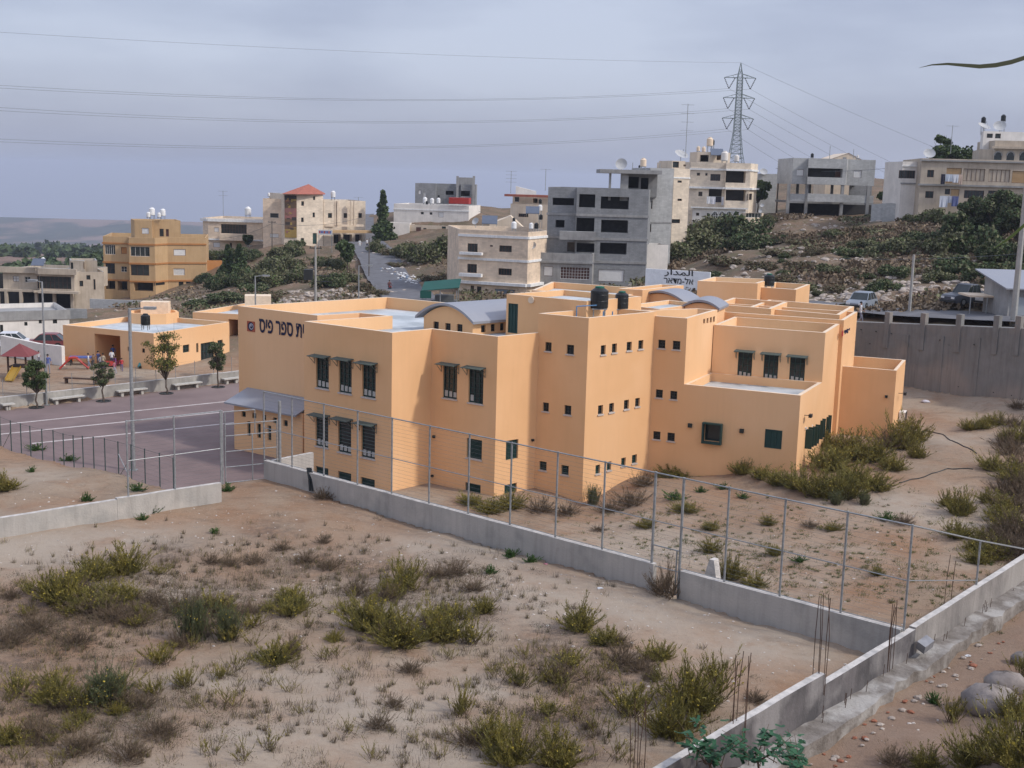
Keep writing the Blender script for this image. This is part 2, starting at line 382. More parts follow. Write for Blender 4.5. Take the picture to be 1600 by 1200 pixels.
# left block ------------------------------------------------
fN, fMid, fMB_, fN2 = Fac(sch, NB, NC), Fac(sch, N2, MM), Fac(sch, MM, M2), Fac(sch, NC, N2)
for q in ((615, 470, 695, 668), (757, 488, 838, 698), (903, 513, 988, 726)): fN.win(zm(*Z1, *q), 'bars', awn=True, papers=3)
for q in ((612, 838, 692, 1034), (752, 862, 835, 1071), (897, 890, 984, 1104)): fN.win(zm(*Z1, *q), 'slat', awn=True, papers=3)
for q in ((612, 520, 692, 572), (752, 552, 835, 614), (895, 590, 982, 655)): fN.win(zm(*ZB6, *q), 'slat', sill=False)
for q, n in (((208, 600, 297, 812), 3), ((368, 622, 461, 842), 1)): fMid.win(zm(*Z2, *q), 'bars', awn=True, papers=n)
for q in ((116, 185, 212, 308), (106, 462, 203, 592)): fMid.win(zm(*ZB1, *q), 'lou', sill=q[1] < 300, glass=M['green'])
for q in ((362, 190, 438, 312), (352, 465, 428, 592)): fMB_.win(zm(*ZB1, *q), 'lou', sill=False, glass=M['green'])
fN.lamp(*zm(*Z1, 568, 1108), size=.12); fMid.lamp(*zm(*Z2, 155, 1048), size=.14); fMB_.lamp(*zm(*Z2, 765, 1070), size=.13)
fMid.lamp(*zm(*Z1, 1345, 1213), size=.12)
polyL = [LV, LV2, I1, I3, NB, NC, N2, MM, M2, (4.2, 70.3), (7.0, 75.4), BK]
# the far left wall of the block stands on LV-BK
mk('wall_block', polyL, GS, ZT, {4: fN, 5: fN2, 6: fMid, 7: fMB_})
# tower -----------------------------------------------------
fTA, fTB = Fac(sch, TL, TN), Fac(sch, TN, TR)
for q in ((847, 459, 887, 516), (981, 475, 1027, 535), (832, 836, 870, 892), (967, 854, 1010, 913)): fTA.win(zm(*Z2, *q), 'small', frame=M['dark'])
for q in ((570, 324, 616, 380), (707, 349, 754, 408)): fTA.win(zm(*ZB1, *q), 'small', bars=(1, 4))
for q in ((1195, 478, 1225, 537), (1265, 468, 1295, 525), (1357, 457, 1388, 512), (1430, 447, 1460, 502), (1178, 853, 1208, 910), (1247, 840, 1277, 897), (1340, 820, 1370, 878), (1410, 808, 1438, 862)):
    fTB.win(zm(*Z2, *q), 'small', frame=M['dark'])
for q in ((922, 346, 950, 402), (993, 325, 1020, 380), (1083, 301, 1110, 353), (1150, 282, 1180, 336)): fTB.win(zm(*ZB1, *q), 'small', bars=(1, 4))
TBk = (TL[0] + TR[0] - TN[0], TL[1] + TR[1] - TN[1])
mk('tower', [TL, TN, TR, TBk], GS, ZK, {0: fTA, 1: fTB}, par=.55)
# stair head with green door on the roof ---------------------
S1a = Pz(790, 524, ZT - .8); S1b = S1a + np.array([.824, -.567, 0]) * 5.6; back = np.array([.68, .733, 0])
fS = Fac(sch, v2(S1a), v2(S1b))
ztop = float(onpl(790.5, 459, S1a, S1b)[2])
fS.win(zm(*Z2, 615, 217, 676, 402), 'panel', name='door', sill=False, glass=M['green'], dep=.08)
lb_ = MB(); q = onpl(*zm(*Z2, 763, 195), S1a, S1b); lb_.tube(q, q + np.array([-.05, -.08, 0]), .2, 12); sch.part('round_vent', lb_, [M['cap']])
p4 = lambda a, b, k: [v2(a), v2(b), v2(np.array(b) + back * k), v2(np.array(a) + back * k)]
mk('stair_head', p4(S1a, S1b, 5.2), ZT - .82, ztop, {0: fS}, par=.35)
# barrel vaults ----------------------------------------------
def vault(pa, pb, depth, zb, ze, rise, over=.35, wins=(), sidewins=(), dirb=None, t=.09):
    a = np.array(v2(pa)); b = np.array(v2(pb)); L = np.linalg.norm(b - a); d = (b - a) / L; bk = np.array(dirb if dirb is not None else (d[1] * -1, d[0])); bk = bk / np.linalg.norm(bk)
    n = 14; w = MB(); arc = [(L * k / n, ze + rise * (1 - (2 * k / n - 1) ** 2)) for k in range(n + 1)]
    f = Fac(sch, a, b); c = b + bk * depth; e = a + bk * depth; fs = Fac(sch, b, c)
    for q in wins: f.win(q, 'small', frame=M['dark'], sill=False)
    for q in sidewins: fs.win(q, 'small', frame=M['dark'], sill=False)
    wall(w, a, b, zb, ze, f.h); wall(w, b, c, zb, ze, fs.h); wall(w, c, e, zb, ze); wall(w, e, a, zb, ze)
    for o in (a, e):
        g = [(*(o + d * u), z) for u, z in arc]; w.poly(g if o is a else g[::-1])
    sch.part('roof_cabin', w, mats_w)
    r = MB(); ov = over
    arc2 = [(-ov + (L + 2 * ov) * k / n, ze - .12 + (rise + .2) * (1 - (2 * k / n - 1) ** 2)) for k in range(n + 1)]
    for (u0, z0), (u1, z1) in zip(arc2[:-1], arc2[1:]):
        q = []
        for dz in (0, t + .06):
            for (u, z, k) in ((u0, z0, -ov), (u1, z1, -ov), (u1, z1, depth + .1), (u0, z0, depth + .1)): q.append((*(a + d * u + bk * k), z + dz))
        r.hexa(q)
    sch.part('vaulted_roof', r, [M['vault']])
    return a, b
va = Pz(662, 515, ZT - .8); vb = va + np.array([.824, -.567, 0]) * 3.75
ze1 = float(P(660, 494, va[1])[2])
def wz(a, b, *q): return zm(*Z2, *q)
vault(va, vb, 7.0, ZT - .82, ze1, .75, wins=[zm(*Z2, 148, 330, 182, 378), zm(*Z2, 222, 340, 256, 386), zm(*Z2, 295, 346, 330, 394)],
      sidewins=[zm(*Z2, 447, 352, 476, 398), zm(*Z2, 508, 346, 536, 392), zm(*Z2, 566, 340, 592, 386)], dirb=(.72, .69))
# middle block behind the tower, small windows looking over the right roof --------------
fW1, fW1b = Fac(sch, (R1[0] - 3.3, R1[1] + 1.4), R1), Fac(sch, R1, R2)
d_ = np.array([.906, -.423])
W1l = (R1[0] - d_[0] * 3.0, R1[1] - d_[1] * 3.0)
fW1 = Fac(sch, W1l, R1)
for q in ((193, 444, 238, 498), (284, 451, 331, 506), (178, 755, 222, 807), (268, 764, 312, 817)): fW1.win(zm(*Z3, *q), 'small', frame=M['dark'])
for q in ((162, 1016, 207, 1067), (250, 1025, 297, 1078)): fW1.win(zm(*Z3, *q), 'small', bars=(1, 4), frame=M['dark'])
for q in ((475, 313, 487, 343), (496, 308, 508, 340), (517, 303, 529, 337), (536, 298, 548, 333)): fW1b.win(zm(*Z3, *q), 'plain', frame=M['dark'], sill=False)
R2b = (R2[0] - 4.2, R2[1] + 1.8)
mk('wall_block', [W1l, R1, R2, (R2[0] - 1.2, R2[1] + .5), (R1[0] - 1.9, R1[1] + 4.0), (R1[0] - 3.6, R1[1] + 4.6)], GS, ZW, {0: fW1, 1: fW1b}, par=.7)
# right block, tall windows, terrace --------------------------------------
fRB, fRe = Fac(sch, RB0, RB), Fac(sch, RB, RBB)
for q in ((690, 518, 780, 690), (852, 534, 943, 706), (1014, 550, 1110, 721)): fRB.win(zm(*Z3, *q), 'bars', awn=True, papers=3, bars=(2, 3))
fRB.win(zm(*Z3, 452, 548, 489, 722), 'panel', name='door', sill=False, glass=M['green'])
dB2 = np.array([.397, .918]); q4 = lambda p, k: (p[0] + dB2[0] * k, p[1] + dB2[1] * k)
mid = q4(RB, 5.4)
fRe2 = Fac(sch, RB, mid)
fRe2.win(zm(*Z3, 1324, 512, 1337, 600), 'plain', sill=False)
mk('wall_block', [RB0, RB, mid, q4(RB0, 5.4)], GS, ZT, {0: fRB, 1: fRe2}, par=.85)
n2 = np.array([.918, -.397]); m2_ = (mid[0] + n2[0] * .25, mid[1] + n2[1] * .25)
e2_ = q4(m2_, 5.9)
l2_ = (m2_[0] - n2[0] * 9.6, m2_[1] - n2[1] * 9.6)
mk('wall_block', [l2_, m2_, e2_, q4(l2_, 5.9)], GS, ZT + .25, {}, par=.85)
l3_ = (m2_[0] - n2[0] * 7.0, m2_[1] - n2[1] * 7.0)
fT, fTe = Fac(sch, TCL, TC), Fac(sch, TC, q4(TC, 5.9))
fT.win(zm(*Z3, 480, 970, 588, 1080), 'plain', sill=False, dep=.3, glass=M['glass']); fT.win(zm(*Z3, 860, 1006, 967, 1122), 'panel', sill=False, glass=M['green'], dep=.03)
for q in ((394, 978), (717, 1012)): fT.lamp(*zm(*Z3, *q), size=.24)
# steel box round the open window
bx = MB(); u0, u1, z0, z1 = pxrect(TCL, TC, *zm(*Z3, 480, 970, 588, 1080))
for r in ((u0 - .07, u0 + .02, z0, z1), (u1 - .02, u1 + .07, z0, z1), (u0 - .07, u1 + .07, z1, z1 + .08), (u0 - .07, u1 + .07, z0 - .12, z0)): lbox(bx, fT.pt, *r, .003, .28)
sch.part('window_surround', bx, [M['green']])
TL2 = (R1[0] + .02, R1[1])
mk('terrace_block', [TCL, TC, (RB[0] + .02, RB[1] + .03), (12.2, 74.0)], GS, ZTE, {0: fT}, par=.5)
# shutters standing open on the end wall of the terrace block and right block
endf = Fac(sch, TC, q4(TC, 12.0))
for (x0, y0, x1, y1) in ((1100, 1000, 1116, 1108), (1134, 985, 1150, 1085), (1172, 945, 1188, 1048), (1212, 925, 1226, 1022)):
    cxp, cyp = zm(*Z3, (x0 + x1) / 2, (y0 + y1) / 2); q = onpl(cxp, cyp, TC, q4(TC, 12)); u = float(np.linalg.norm(q[:2] - np.array(TC)))
    b = MB(); h = 1.15
    for s_ in (-.35, .35):
        b.hexa([endf.pt(u + s_ - .03, q[2] - h / 2, .5), endf.pt(u + s_ + .03, q[2] - h / 2, .5), endf.pt(u + s_ * .94 + .03, q[2] - h / 2, .01), endf.pt(u + s_ * .94 - .03, q[2] - h / 2, .01),
                endf.pt(u + s_ - .03, q[2] + h / 2, .5), endf.pt(u + s_ + .03, q[2] + h / 2, .5), endf.pt(u + s_ * .94 + .03, q[2] + h / 2, .01), endf.pt(u + s_ * .94 - .03, q[2] + h / 2, .01)])
    sch.part('open_shutter', b, [M['green']])
    lb = MB(); lbox(lb, endf.pt, u - .62, u - .5, q[2] + h / 2 + .02, q[2] + h / 2 + .14, .002, .2); sch.part('wall_lamp', lb, [M['white']])
fl = MB(); q = onpl(*zm(*Z3, 1100, 915), TC, q4(TC, 12)); uu = float(np.linalg.norm(q[:2] - np.array(TC)))
fl.tube(endf.pt(uu, q[2], .0), endf.pt(uu, q[2] + .02, .35), .02); lbox(fl, endf.pt, uu - .2, uu + .2, q[2] - .08, q[2] + .1, .33, .5); sch.part('floodlight', fl, [M['dark']])
# single storey annex at the far right
X1 = onpl(1310, 571.7, RB, RBB); X2 = onpl(1401, 578.3, X1, X1 + np.array([.925, -.38, 0])); zx = float(X1[2])
X1 = v2(X1); X2 = v2(X2); X3 = q4(X2, 5.4); X4 = q4(X1, 5.4)
fX = Fac(sch, X1, X2); fXe = Fac(sch, X2, X3)
q = pxrect(X2, X3, 1403, 640, 1410, 654)
mk('annex', [X1, X2, X3, X4], GS, zx, {}, par=.75, t=.2)
z4 = lambda x, y: (1250 + x / 4.571, 400 + y / 4.571)
fX.lamp(*z4(617, 1003), size=.16)
ac = MB(); q = onpl(*z4(712, 1115), X2, X3); uu = float(np.linalg.norm(q[:2] - np.array(X2)))
lbox(ac, fXe.pt, uu - .9, uu + .1, q[2] - .5, q[2] + .15, .05, .45); sch.part('air_conditioner', ac, [M['white']])
ac = MB(); lbox(ac, fXe.pt, uu - .9, uu + .1, q[2] - .5, q[2] + .15, .452, .47); sch.part('air_conditioner_grille', ac, [M['dark']])
fl = MB(); q = onpl(*z4(703, 980), X2, X3); uu = float(np.linalg.norm(q[:2] - np.array(X2)))
fl.tube(fXe.pt(uu, q[2], .0), fXe.pt(uu, q[2] + .02, .35), .02); lbox(fl, fXe.pt, uu - .2, uu + .2, q[2] - .08, q[2] + .1, .33, .5); sch.part('floodlight', fl, [M['dark']])
# rear blocks ------------------------------------------------
def rear(xl, yl, xr, yr, z, depth, zb=8.0, par=.6, dirn=(.397, .918), facs=None):
    a, b = Pz(xl, yl, z), Pz(xr, yr, z); dn = np.array([*dirn, 0])
    poly = [v2(a), v2(b), v2(b + dn * depth), v2(a + dn * depth)]; mk('rear_block', poly, zb, z, facs, par=par, t=.25); return poly
BV1 = rear(1090, 438.8, 1184, 442.6, 12.5, 5.0, zb=5, par=.35)
BV2 = rear(1185, 448.5, 1244, 452.6, 12.1, 6.0, zb=4, par=.45)
BV3 = rear(1116, 475, 1205, 482.5, 11.9, 5.5, zb=5, par=.7)
rear(966, 451, 1004, 453, 12.35, 6.0, zb=5, dirn=(.6, .8))
r0, r1, r2, r3 = Pz(831, 453.5, 12), Pz(975, 463, 12), Pz(966, 447.5, 12), Pz(862, 440, 12)
mk('rear_block', [v2(r0), v2(r1), (r2[0] + 3, r2[1] - 1), v2(r2), v2(r3)], 5, 12, {}, par=.5, t=.25)
S2 = rear(1170, 480, 1312, 492, 11.75, 6.5, zb=4, par=.7)
a_, b_ = Pz(978, 477, 12.2), Pz(1031, 483, 12.2)
mk('stair_head', [v2(a_), v2(b_), v2(b_ + np.array([.6, .8, 0]) * 5.4), v2(a_ + np.array([.6, .8, 0]) * 5.4)], 8, 12.2, par=.25)
va = P(1000, 463, 88); vb = P(1068, 467, 85.5); vault(va, vb, 2.6, 9, float(P(1000, 464.5, 88)[2]), .42, dirb=(.55, .83), over=.2)
va = P(1069, 481, 78.5); vb = P(1098, 489, 76); vault(P(1070, 484, 77.5), P(1120, 486, 76.7), 2.8, 9, float(P(1090, 480, 77)[2]), .26, over=.2, dirb=(.35, .93))
# low lean-to in front of the left block ----------------------
W0 = onpl(393, 609, LV, LV2); zR = float(W0[2]); ld = np.array(LV2) - np.array(LV); ld = ld / np.linalg.norm(ld); no = np.array([ld[1], -ld[0]])
LD = 2.9
while float((onpl(366, 690, W0[:2] + no * LD, W0[:2] + no * LD + ld)[:2] - (W0[:2] + no * LD)) @ ld) > 0 and LD > .6: LD -= .02
print('LD', LD)
E1 = W0[:2] + no * LD; eq = W0[:2] + no * (LD + .5); E2 = onpl(473, 700, E1, E1 + ld)[:2]
zE3 = float(onpl(366, 640, E1, E1 + ld)[2]); zEv = float(onpl(358, 632.5, eq, eq + ld)[2]); sl_ = (zR - zEv) / (LD + .5); zE = zR - sl_ * LD
fE = Fac(sch, v2(E1), v2(E2))
for q in ((185, 873, 206, 965), (247, 888, 270, 978), (312, 900, 335, 992)): fE.win(zm(*Z1, *q), 'plain', sill=False, glass=M['glass'])
for q in ((150, 812, 176, 846), (216, 820, 242, 855), (280, 832, 303, 866), (346, 850, 370, 886), (412, 866, 438, 904)): fE.win(zm(*Z1, *q), 'plain', sill=False)
w = MB(); E3 = E2 - no * (LD - .02); E4 = E1 - no * (LD - .02)
wall(w, E1, E2, GS, zE, fE.h)
w.poly([(*E2, GS), (*E3, GS), (*E3, zR), (*E2, zE)]); w.poly([(*E4, GS), (*E1, GS), (*E1, zE), (*E4, zR)])
sch.part('lean_to_wall', w, mats_w)
r = MB(); q = []
for dz in (.02, .12):
    q += [(*(E1 + no * .5 - ld * .35), zEv + dz), (*(E2 + no * .5 - ld * .1), zEv + dz), (*(E3 - ld * .1), zR + dz), (*(E4 - ld * .35), zR + dz)]
r.hexa(q); sch.part('lean_to_roof', r, [M['vault']])
# lettering ---------------------------------------------------
def textmesh(body, mat_, size, a, b, px, py, name, parent, off=.012, out=.03, width=None):
    c = bpy.data.curves.new('lettering', 'FONT'); c.body = body; c.size = size; c.offset = off; c.extrude = .0
    o = bpy.data.objects.new('tmp', c); S.collection.objects.link(o); bpy.context.view_layer.update()
    me = bpy.data.meshes.new_from_object(o.evaluated_get(bpy.context.evaluated_depsgraph_get())); bpy.data.objects.remove(o)
    me.materials.clear(); me.materials.append(mat_)
    q = onpl(px, py, a, b); an = np.array(v2(a)); d = np.array(v2(b)) - an; L = np.linalg.norm(d); d = d / L; u0 = float((q[:2] - an) @ d); pt = frame_pts(v2(a), v2(b))
    co = np.array([v.co[:] for v in me.vertices]); sx = 1 if width is None else width / (co[:, 0].max() - co[:, 0].min()); x0 = co[:, 0].min()
    for v in me.vertices:
        x, y, _ = v.co; p = pt(u0 + (x - x0) * sx, float(q[2]) + y, out); v.co = p
    return me
u = lambda x: float(np.linalg.norm(onpl(x, 518, LV, LV2)[:2] - np.array(LV)))
me = textmesh('סיפ רפס תיב', M['navy'], 1.35, LV, LV2, 405.5, 518, 'lettering', sch, off=.03, width=(u(474) - u(406)) * 1.16)
for v in me.vertices: v.co -= Vector(sch.loc)
o = link('lettering', me, sch.o)
me.polygons.foreach_set('use_smooth', [False] * len(me.polygons))
lg = MB(); fL = frame_pts(LV, LV2); qa = pxrect(LV, LV2, 386.5, 502, 398.5, 518)
lbox(lg, fL, *qa, .004, .03, 0)
cu, cz = (qa[0] + qa[1]) / 2, (qa[2] + qa[3]) / 2; rr = (qa[3] - qa[2]) * .5
disc = lambda r_, w_, du=0, dz=0: [fL(cu + du + r_ * math.cos(t * math.pi / 10), cz + dz + r_ * math.sin(t * math.pi / 10), w_) for t in range(20)]
lg.poly(disc(rr * .86, .034), 1); lg.poly(disc(rr * .62, .038, .05), 2); lg.poly(disc(rr * .40, .042, .06), 1); lg.poly(disc(rr * .2, .046, .03, .05), 2)
sch.part('emblem', lg, [mat('emblem_red', (.42, .10, .05), .6), M['navy'], mat('emblem_pale', (.45, .45, .5), .6)])
# small marks high on the right end wall
fR = frame_pts(RB, RBB); lg = MB()
for (x0, y0, x1, y1, m_) in ((298, 535, 306, 572, 1), (314, 530, 322, 548, 0), (324, 528, 330, 550, 0), (333, 520, 338, 545, 0), (340, 522, 348, 530, 0), (318, 552, 326, 556, 0), (336, 538, 342, 550, 0), (349, 515, 353, 530, 0)):
    r = pxrect(m2_, e2_, *z4(x0, y0), *z4(x1, y1)); lbox(lg, frame_pts(m2_, e2_), *r, .004, .03, m_)
sch.part('end_wall_lettering', lg, [M['navy'], M['red']])
# ------------------------------------------------------------------ ground
ZC = 2.5                                   # level of the paved court
FO = np.array([-11.83, 61.1]); FE = np.array([.7664, -.6424]); FN = np.array([.6424, .7664])   # fence line frame
def st(x, y): return (x - FO[0]) * FE[0] + (y - FO[1]) * FE[1], (x - FO[0]) * FN[0] + (y - FO[1]) * FN[1]
def xy(s, t): return (FO[0] + FE[0] * s + FN[0] * t, FO[1] + FE[1] * s + FN[1] * t)
CPT = np.array([
 (31.5,92,9.7),(37.5,84.5,10.5),(27,98,9.3),(20,108,8.6),(8,116,7.2),(-3,120,6),(45,76,11.2),(-8,135,5.2),
 (-12,150,5.0),(-20,185,4.8),(-29,225,6.6),(-26,132,4.2),(-38,135,2.2),(-45,122,1.6),(-36,165,3.6),(-34,190,5.2),(-60,235,3.5),(-43,222,6.2),(-28,232,6.5),
 (-70,206,-2.5),(-52,204,1.0),(-62,185,-1.5),(-78,190,-2.6),(-92,195,-3),(-60,150,.3),(-60,112,1.5),(-85,120,.5),(-100,90,1),(-70,85,2.4),(-55,70,3),
 (-7,153,5.4),(4,157,5.2),(17,157,7.2),(26,180,11.6),(26,200,12.6),(36,190,14),(42,190,15.4),(55,190,15.4),(47,178,14.6),(55,172,15.8),(68,166,17.9),(82,166,19),
 (50,135,12.9),(30,130,11.0),(15,130,8.3),(37,112,10.8),(62,120,13.6),(50,98,11.6),(60,145,14.8),(28,150,11.6),(40,150,13.1),(70,90,14),
 (-23,240,10.3),(-16,270,13.4),(0,300,8),(56,320,20),(40,260,15.5),(80,250,19),(20,250,12),(0,220,11),(-10,200,8),(-5,180,7),
 (-120,250,-9),(-70,300,-4),(-200,300,-18),(-242,640,-30),(-120,500,-18),(-40,420,2),(20,500,-8),(120,500,2),(220,320,14),(150,150,19),(110,100,18),(70,60,12),(45,45,7.5),(35,30,6.5),(120,40,15),
 (-260,160,-12),(-200,60,-4),(-150,120,-3)], float)
def _tps(r2): return np.where(r2 > 1e-9, r2 * np.log(np.maximum(r2, 1e-9)) * .5, 0)
def _fit():
    p = CPT[:, :2] / 100; n = len(p); K = _tps(((p[:, None] - p[None]) ** 2).sum(-1)) + np.eye(n) * 1e-4
    A = np.zeros((n + 3, n + 3)); A[:n, :n] = K; A[:n, n] = 1; A[:n, n + 1:] = p; A[n, :n] = 1; A[n + 1:, :n] = p.T
    return np.linalg.solve(A, np.r_[CPT[:, 2], 0, 0, 0])
TW = _fit()
def rbf(x, y):
    p = CPT[:, :2] / 100; x = np.clip(x, -300, 260) / 100; y = np.clip(y, 20, 640) / 100; out = np.zeros_like(x) + TW[-3] + TW[-2] * x + TW[-1] * y
    for i in range(len(p)): out = out + TW[i] * _tps((x - p[i, 0]) ** 2 + (y - p[i, 1]) ** 2)
    return out
def sm(a, b, v): t = np.clip((v - a) / (b - a), 0, 1); return t * t * (3 - 2 * t)
_rs = np.random.RandomState(5); _NT = _rs.rand(64, 64)
def vn(x, y):
    xi = np.floor(x).astype(int); yi = np.floor(y).astype(int); fx = x - xi; fy = y - yi; fx = fx * fx * (3 - 2 * fx); fy = fy * fy * (3 - 2 * fy)
    g = lambda a, b: _NT[a % 64, b % 64]
    return (g(xi, yi) * (1 - fx) + g(xi + 1, yi) * fx) * (1 - fy) + (g(xi, yi + 1) * (1 - fx) + g(xi + 1, yi + 1) * fx) * fy
def fbm(x, y, o=4):
    v = 0; a = .5
    for k in range(o): v = v + a * (vn(x, y) - .5); x = x * 2.03 + 7.1; y = y * 2.03 + 3.7; a *= .5
    return v
YP = np.array([(-6.6,65.9,1.95),(-12,64,2.3),(4.1,65.9,1.95),(0,62,2.2),(8.3,69.5,2.9),(10,66,3.3),(16,66.9,4.05),(24.3,75.7,4.25),(21,77.5,4.1),(29.7,90,5.2),(35.4,83,5.7),(30,70,4.5),(26,58,4.2),(10,50,3.2),(14,42,3.9),(4,52,2.8),(-6,58.5,2.6),(20,50,4.0),(36,70,5.4),(20,62,4.0),(30,80,4.7)], float)
def yardh(x, y):
    num = 0; den = 0
    for a, b, z in YP:
        w = 1 / (((x - a) ** 2 + (y - b) ** 2) + 4) ** 1.5; num = num + w * z; den = den + w
    return num / den
RWA, RWB = np.array(xy(23.6, -16.5)), None
RW0, RW1 = Pz(1040, 1200, 5.28)[:2], np.array([21.25, 47.91])        # near right wall
rwd = (RW1 - RW0) / np.linalg.norm(RW1 - RW0); rwn = np.array([rwd[1], -rwd[0]])  # normal towards the lower right
BW0, BW1 = Pz(75, 632, ZC)[:2], Pz(370, 597, ZC)[:2]                 # bench wall
bwd = (BW1 - BW0) / np.linalg.norm(BW1 - BW0); bwn = np.array([-bwd[1], bwd[0]])
KZ = 3.3
GT0, GT1 = Pz(351, 757, 3.9)[:2], Pz(436, 748, 3.9)[:2]; gtd = (GT1 - GT0) / np.linalg.norm(GT1 - GT0); gtn = np.array([-gtd[1], gtd[0]])
FW0, FW1 = np.array([24.3, 97.0]), np.array([35.5, 83.1])            # far retaining wall foot
fwd2 = (FW1 - FW0) / np.linalg.norm(FW1 - FW0); fwn = np.array([-fwd2[1], fwd2[0]])  # behind the wall
def Hf(x, y, rough=True):
    x = np.asarray(x, float); y = np.asarray(y, float)
    s, t = st(x, y); sw = .9 + (np.minimum(t, 0) + 4.46) * .174; sw = np.where(t > -4.46, .9, sw)
    lot = 3.95 + sm(0, -30, t) * .25 + fbm(x * .25, y * .25) * .42 + fbm(x * .9, y * .9) * .12 - .05
    lot = lot + sm(-7, -2, t) * sm(10, 2, s) * .08
    sand = 4.55 - sm(-2, -16, s) * .5 + fbm(x * .3 + 9, y * .3) * .6
    court = np.full_like(x, ZC - .03)
    yard = yardh(x, y) + fbm(x * .4, y * .4 + 5) * .5
    # court side: left of the fence, or school side left of the building
    kd = (x - BW0[0]) * bwn[0] + (y - BW0[1]) * bwn[1]
    cy = court + sm(.05, .45, kd) * (KZ - ZC + .03)
    left = np.where(t < -6.0, sand, cy); left = left + (sand - left) * sm(-5.2, -6.0, t)
    yard2 = np.where(s < 9, court, yard); w = sm(5, 10, s); yard2 = cy * (1 - w) + yard * w
    school = yard2
    right = np.where(t < .2, lot, school)
    gate = sm(0, -2.5, t) * 0
    h = np.where(s > sw - .36, right, left)
    # ramp through the gate
    dg = (x - GT0[0]) * gtn[0] + (y - GT0[1]) * gtn[1]
    g = (t > -5.2) & (t < .5) & (s < 3.2)
    h = np.where(g, np.maximum(ZC - .03, lot + (ZC - .03 - lot) * sm(.05, 1.0, dg)), h)
    # right of the near wall: path, rising to the lower right
    rd = (x - RW0[0]) * rwn[0] + (y - RW0[1]) * rwn[1]
    path = 3.55 + .03 * np.maximum(rd, 0) + sm(3.0, 9, rd) * 1.9 + sm(6, 14, rd) * 2.0 + fbm(x * .5, y * .5) * .5
    path = path + sm(46, 60, y) * 1.2
    path = np.maximum(path, 18.1 - .56 * np.hypot(np.maximum(y, 0), .5 * x) + fbm(x * .6, y * .6) * .5 - sm(0, -40, y) * 0)
    h = np.where(rd > .12, path, h)
    # hill behind
    fd = (x - FW0[0]) * fwn[0] + (y - FW0[1]) * fwn[1]
    B = rbf(x, y) + fbm(x * .12, y * .12) * 2.2 * sm(100, 130, y) + fbm(x * .5, y * .5) * .5
    wl = sm(101, 116, y - .25 * np.maximum(-x - 20, 0)) * sm(27, 20, x) 
    wr = sm(.35, .95, fd) * sm(14, 22, x)
    wfl = sm(48, 62, -x)
    wsd = sm(38, 46, x)
    w = np.maximum.reduce([wl, wr, wfl * sm(80, 100, y + (-x - 48)), wsd]); 
    w = np.maximum(w, sm(112, 120, y))
    h = h * (1 - w) + B * w
    # the wide valley and the far hills
    far = np.interp(y, [600, 900, 1400, 2000, 3000, 3700, 4300, 5200, 9000, 12000], [-26, -45, -86, -126, -178, -172, -150, -240, -480, -640])
    far = far + fbm(x * .0016 + 3, y * .002) * 110 * sm(2400, 4000, y) + fbm(x * .006, y * .006) * 12 * sm(600, 1500, y)
    wf = sm(450, 760, y); h = h * (1 - wf) + np.where(x > 0, far + 0, far) * wf
    h = h - sm(300, 2500, x) * sm(400, 900, y) * 0
    return h
def H(x, y): return float(Hf(np.array([x]), np.array([y]))[0])
def hit(px, py, y0=20, y1=900, step=.25, default=None):
    """where the ground shows at a pixel"""
    Y = np.arange(y0, y1, step); d = ray(px, py); p = CAM[None] + d[None] * (Y / d[1])[:, None]; h = Hf(p[:, 0], p[:, 1]); k = np.argmax(p[:, 2] < h)
    if not (p[:, 2] < h).any(): return at(px, 208)
    q = p[k]; return np.array([q[0], q[1], h[k]])
def at(px, Y):
    """ground point at depth Y under a pixel column"""
    q = P(px, 350, Y); return np.array([q[0], q[1], H(q[0], q[1])])
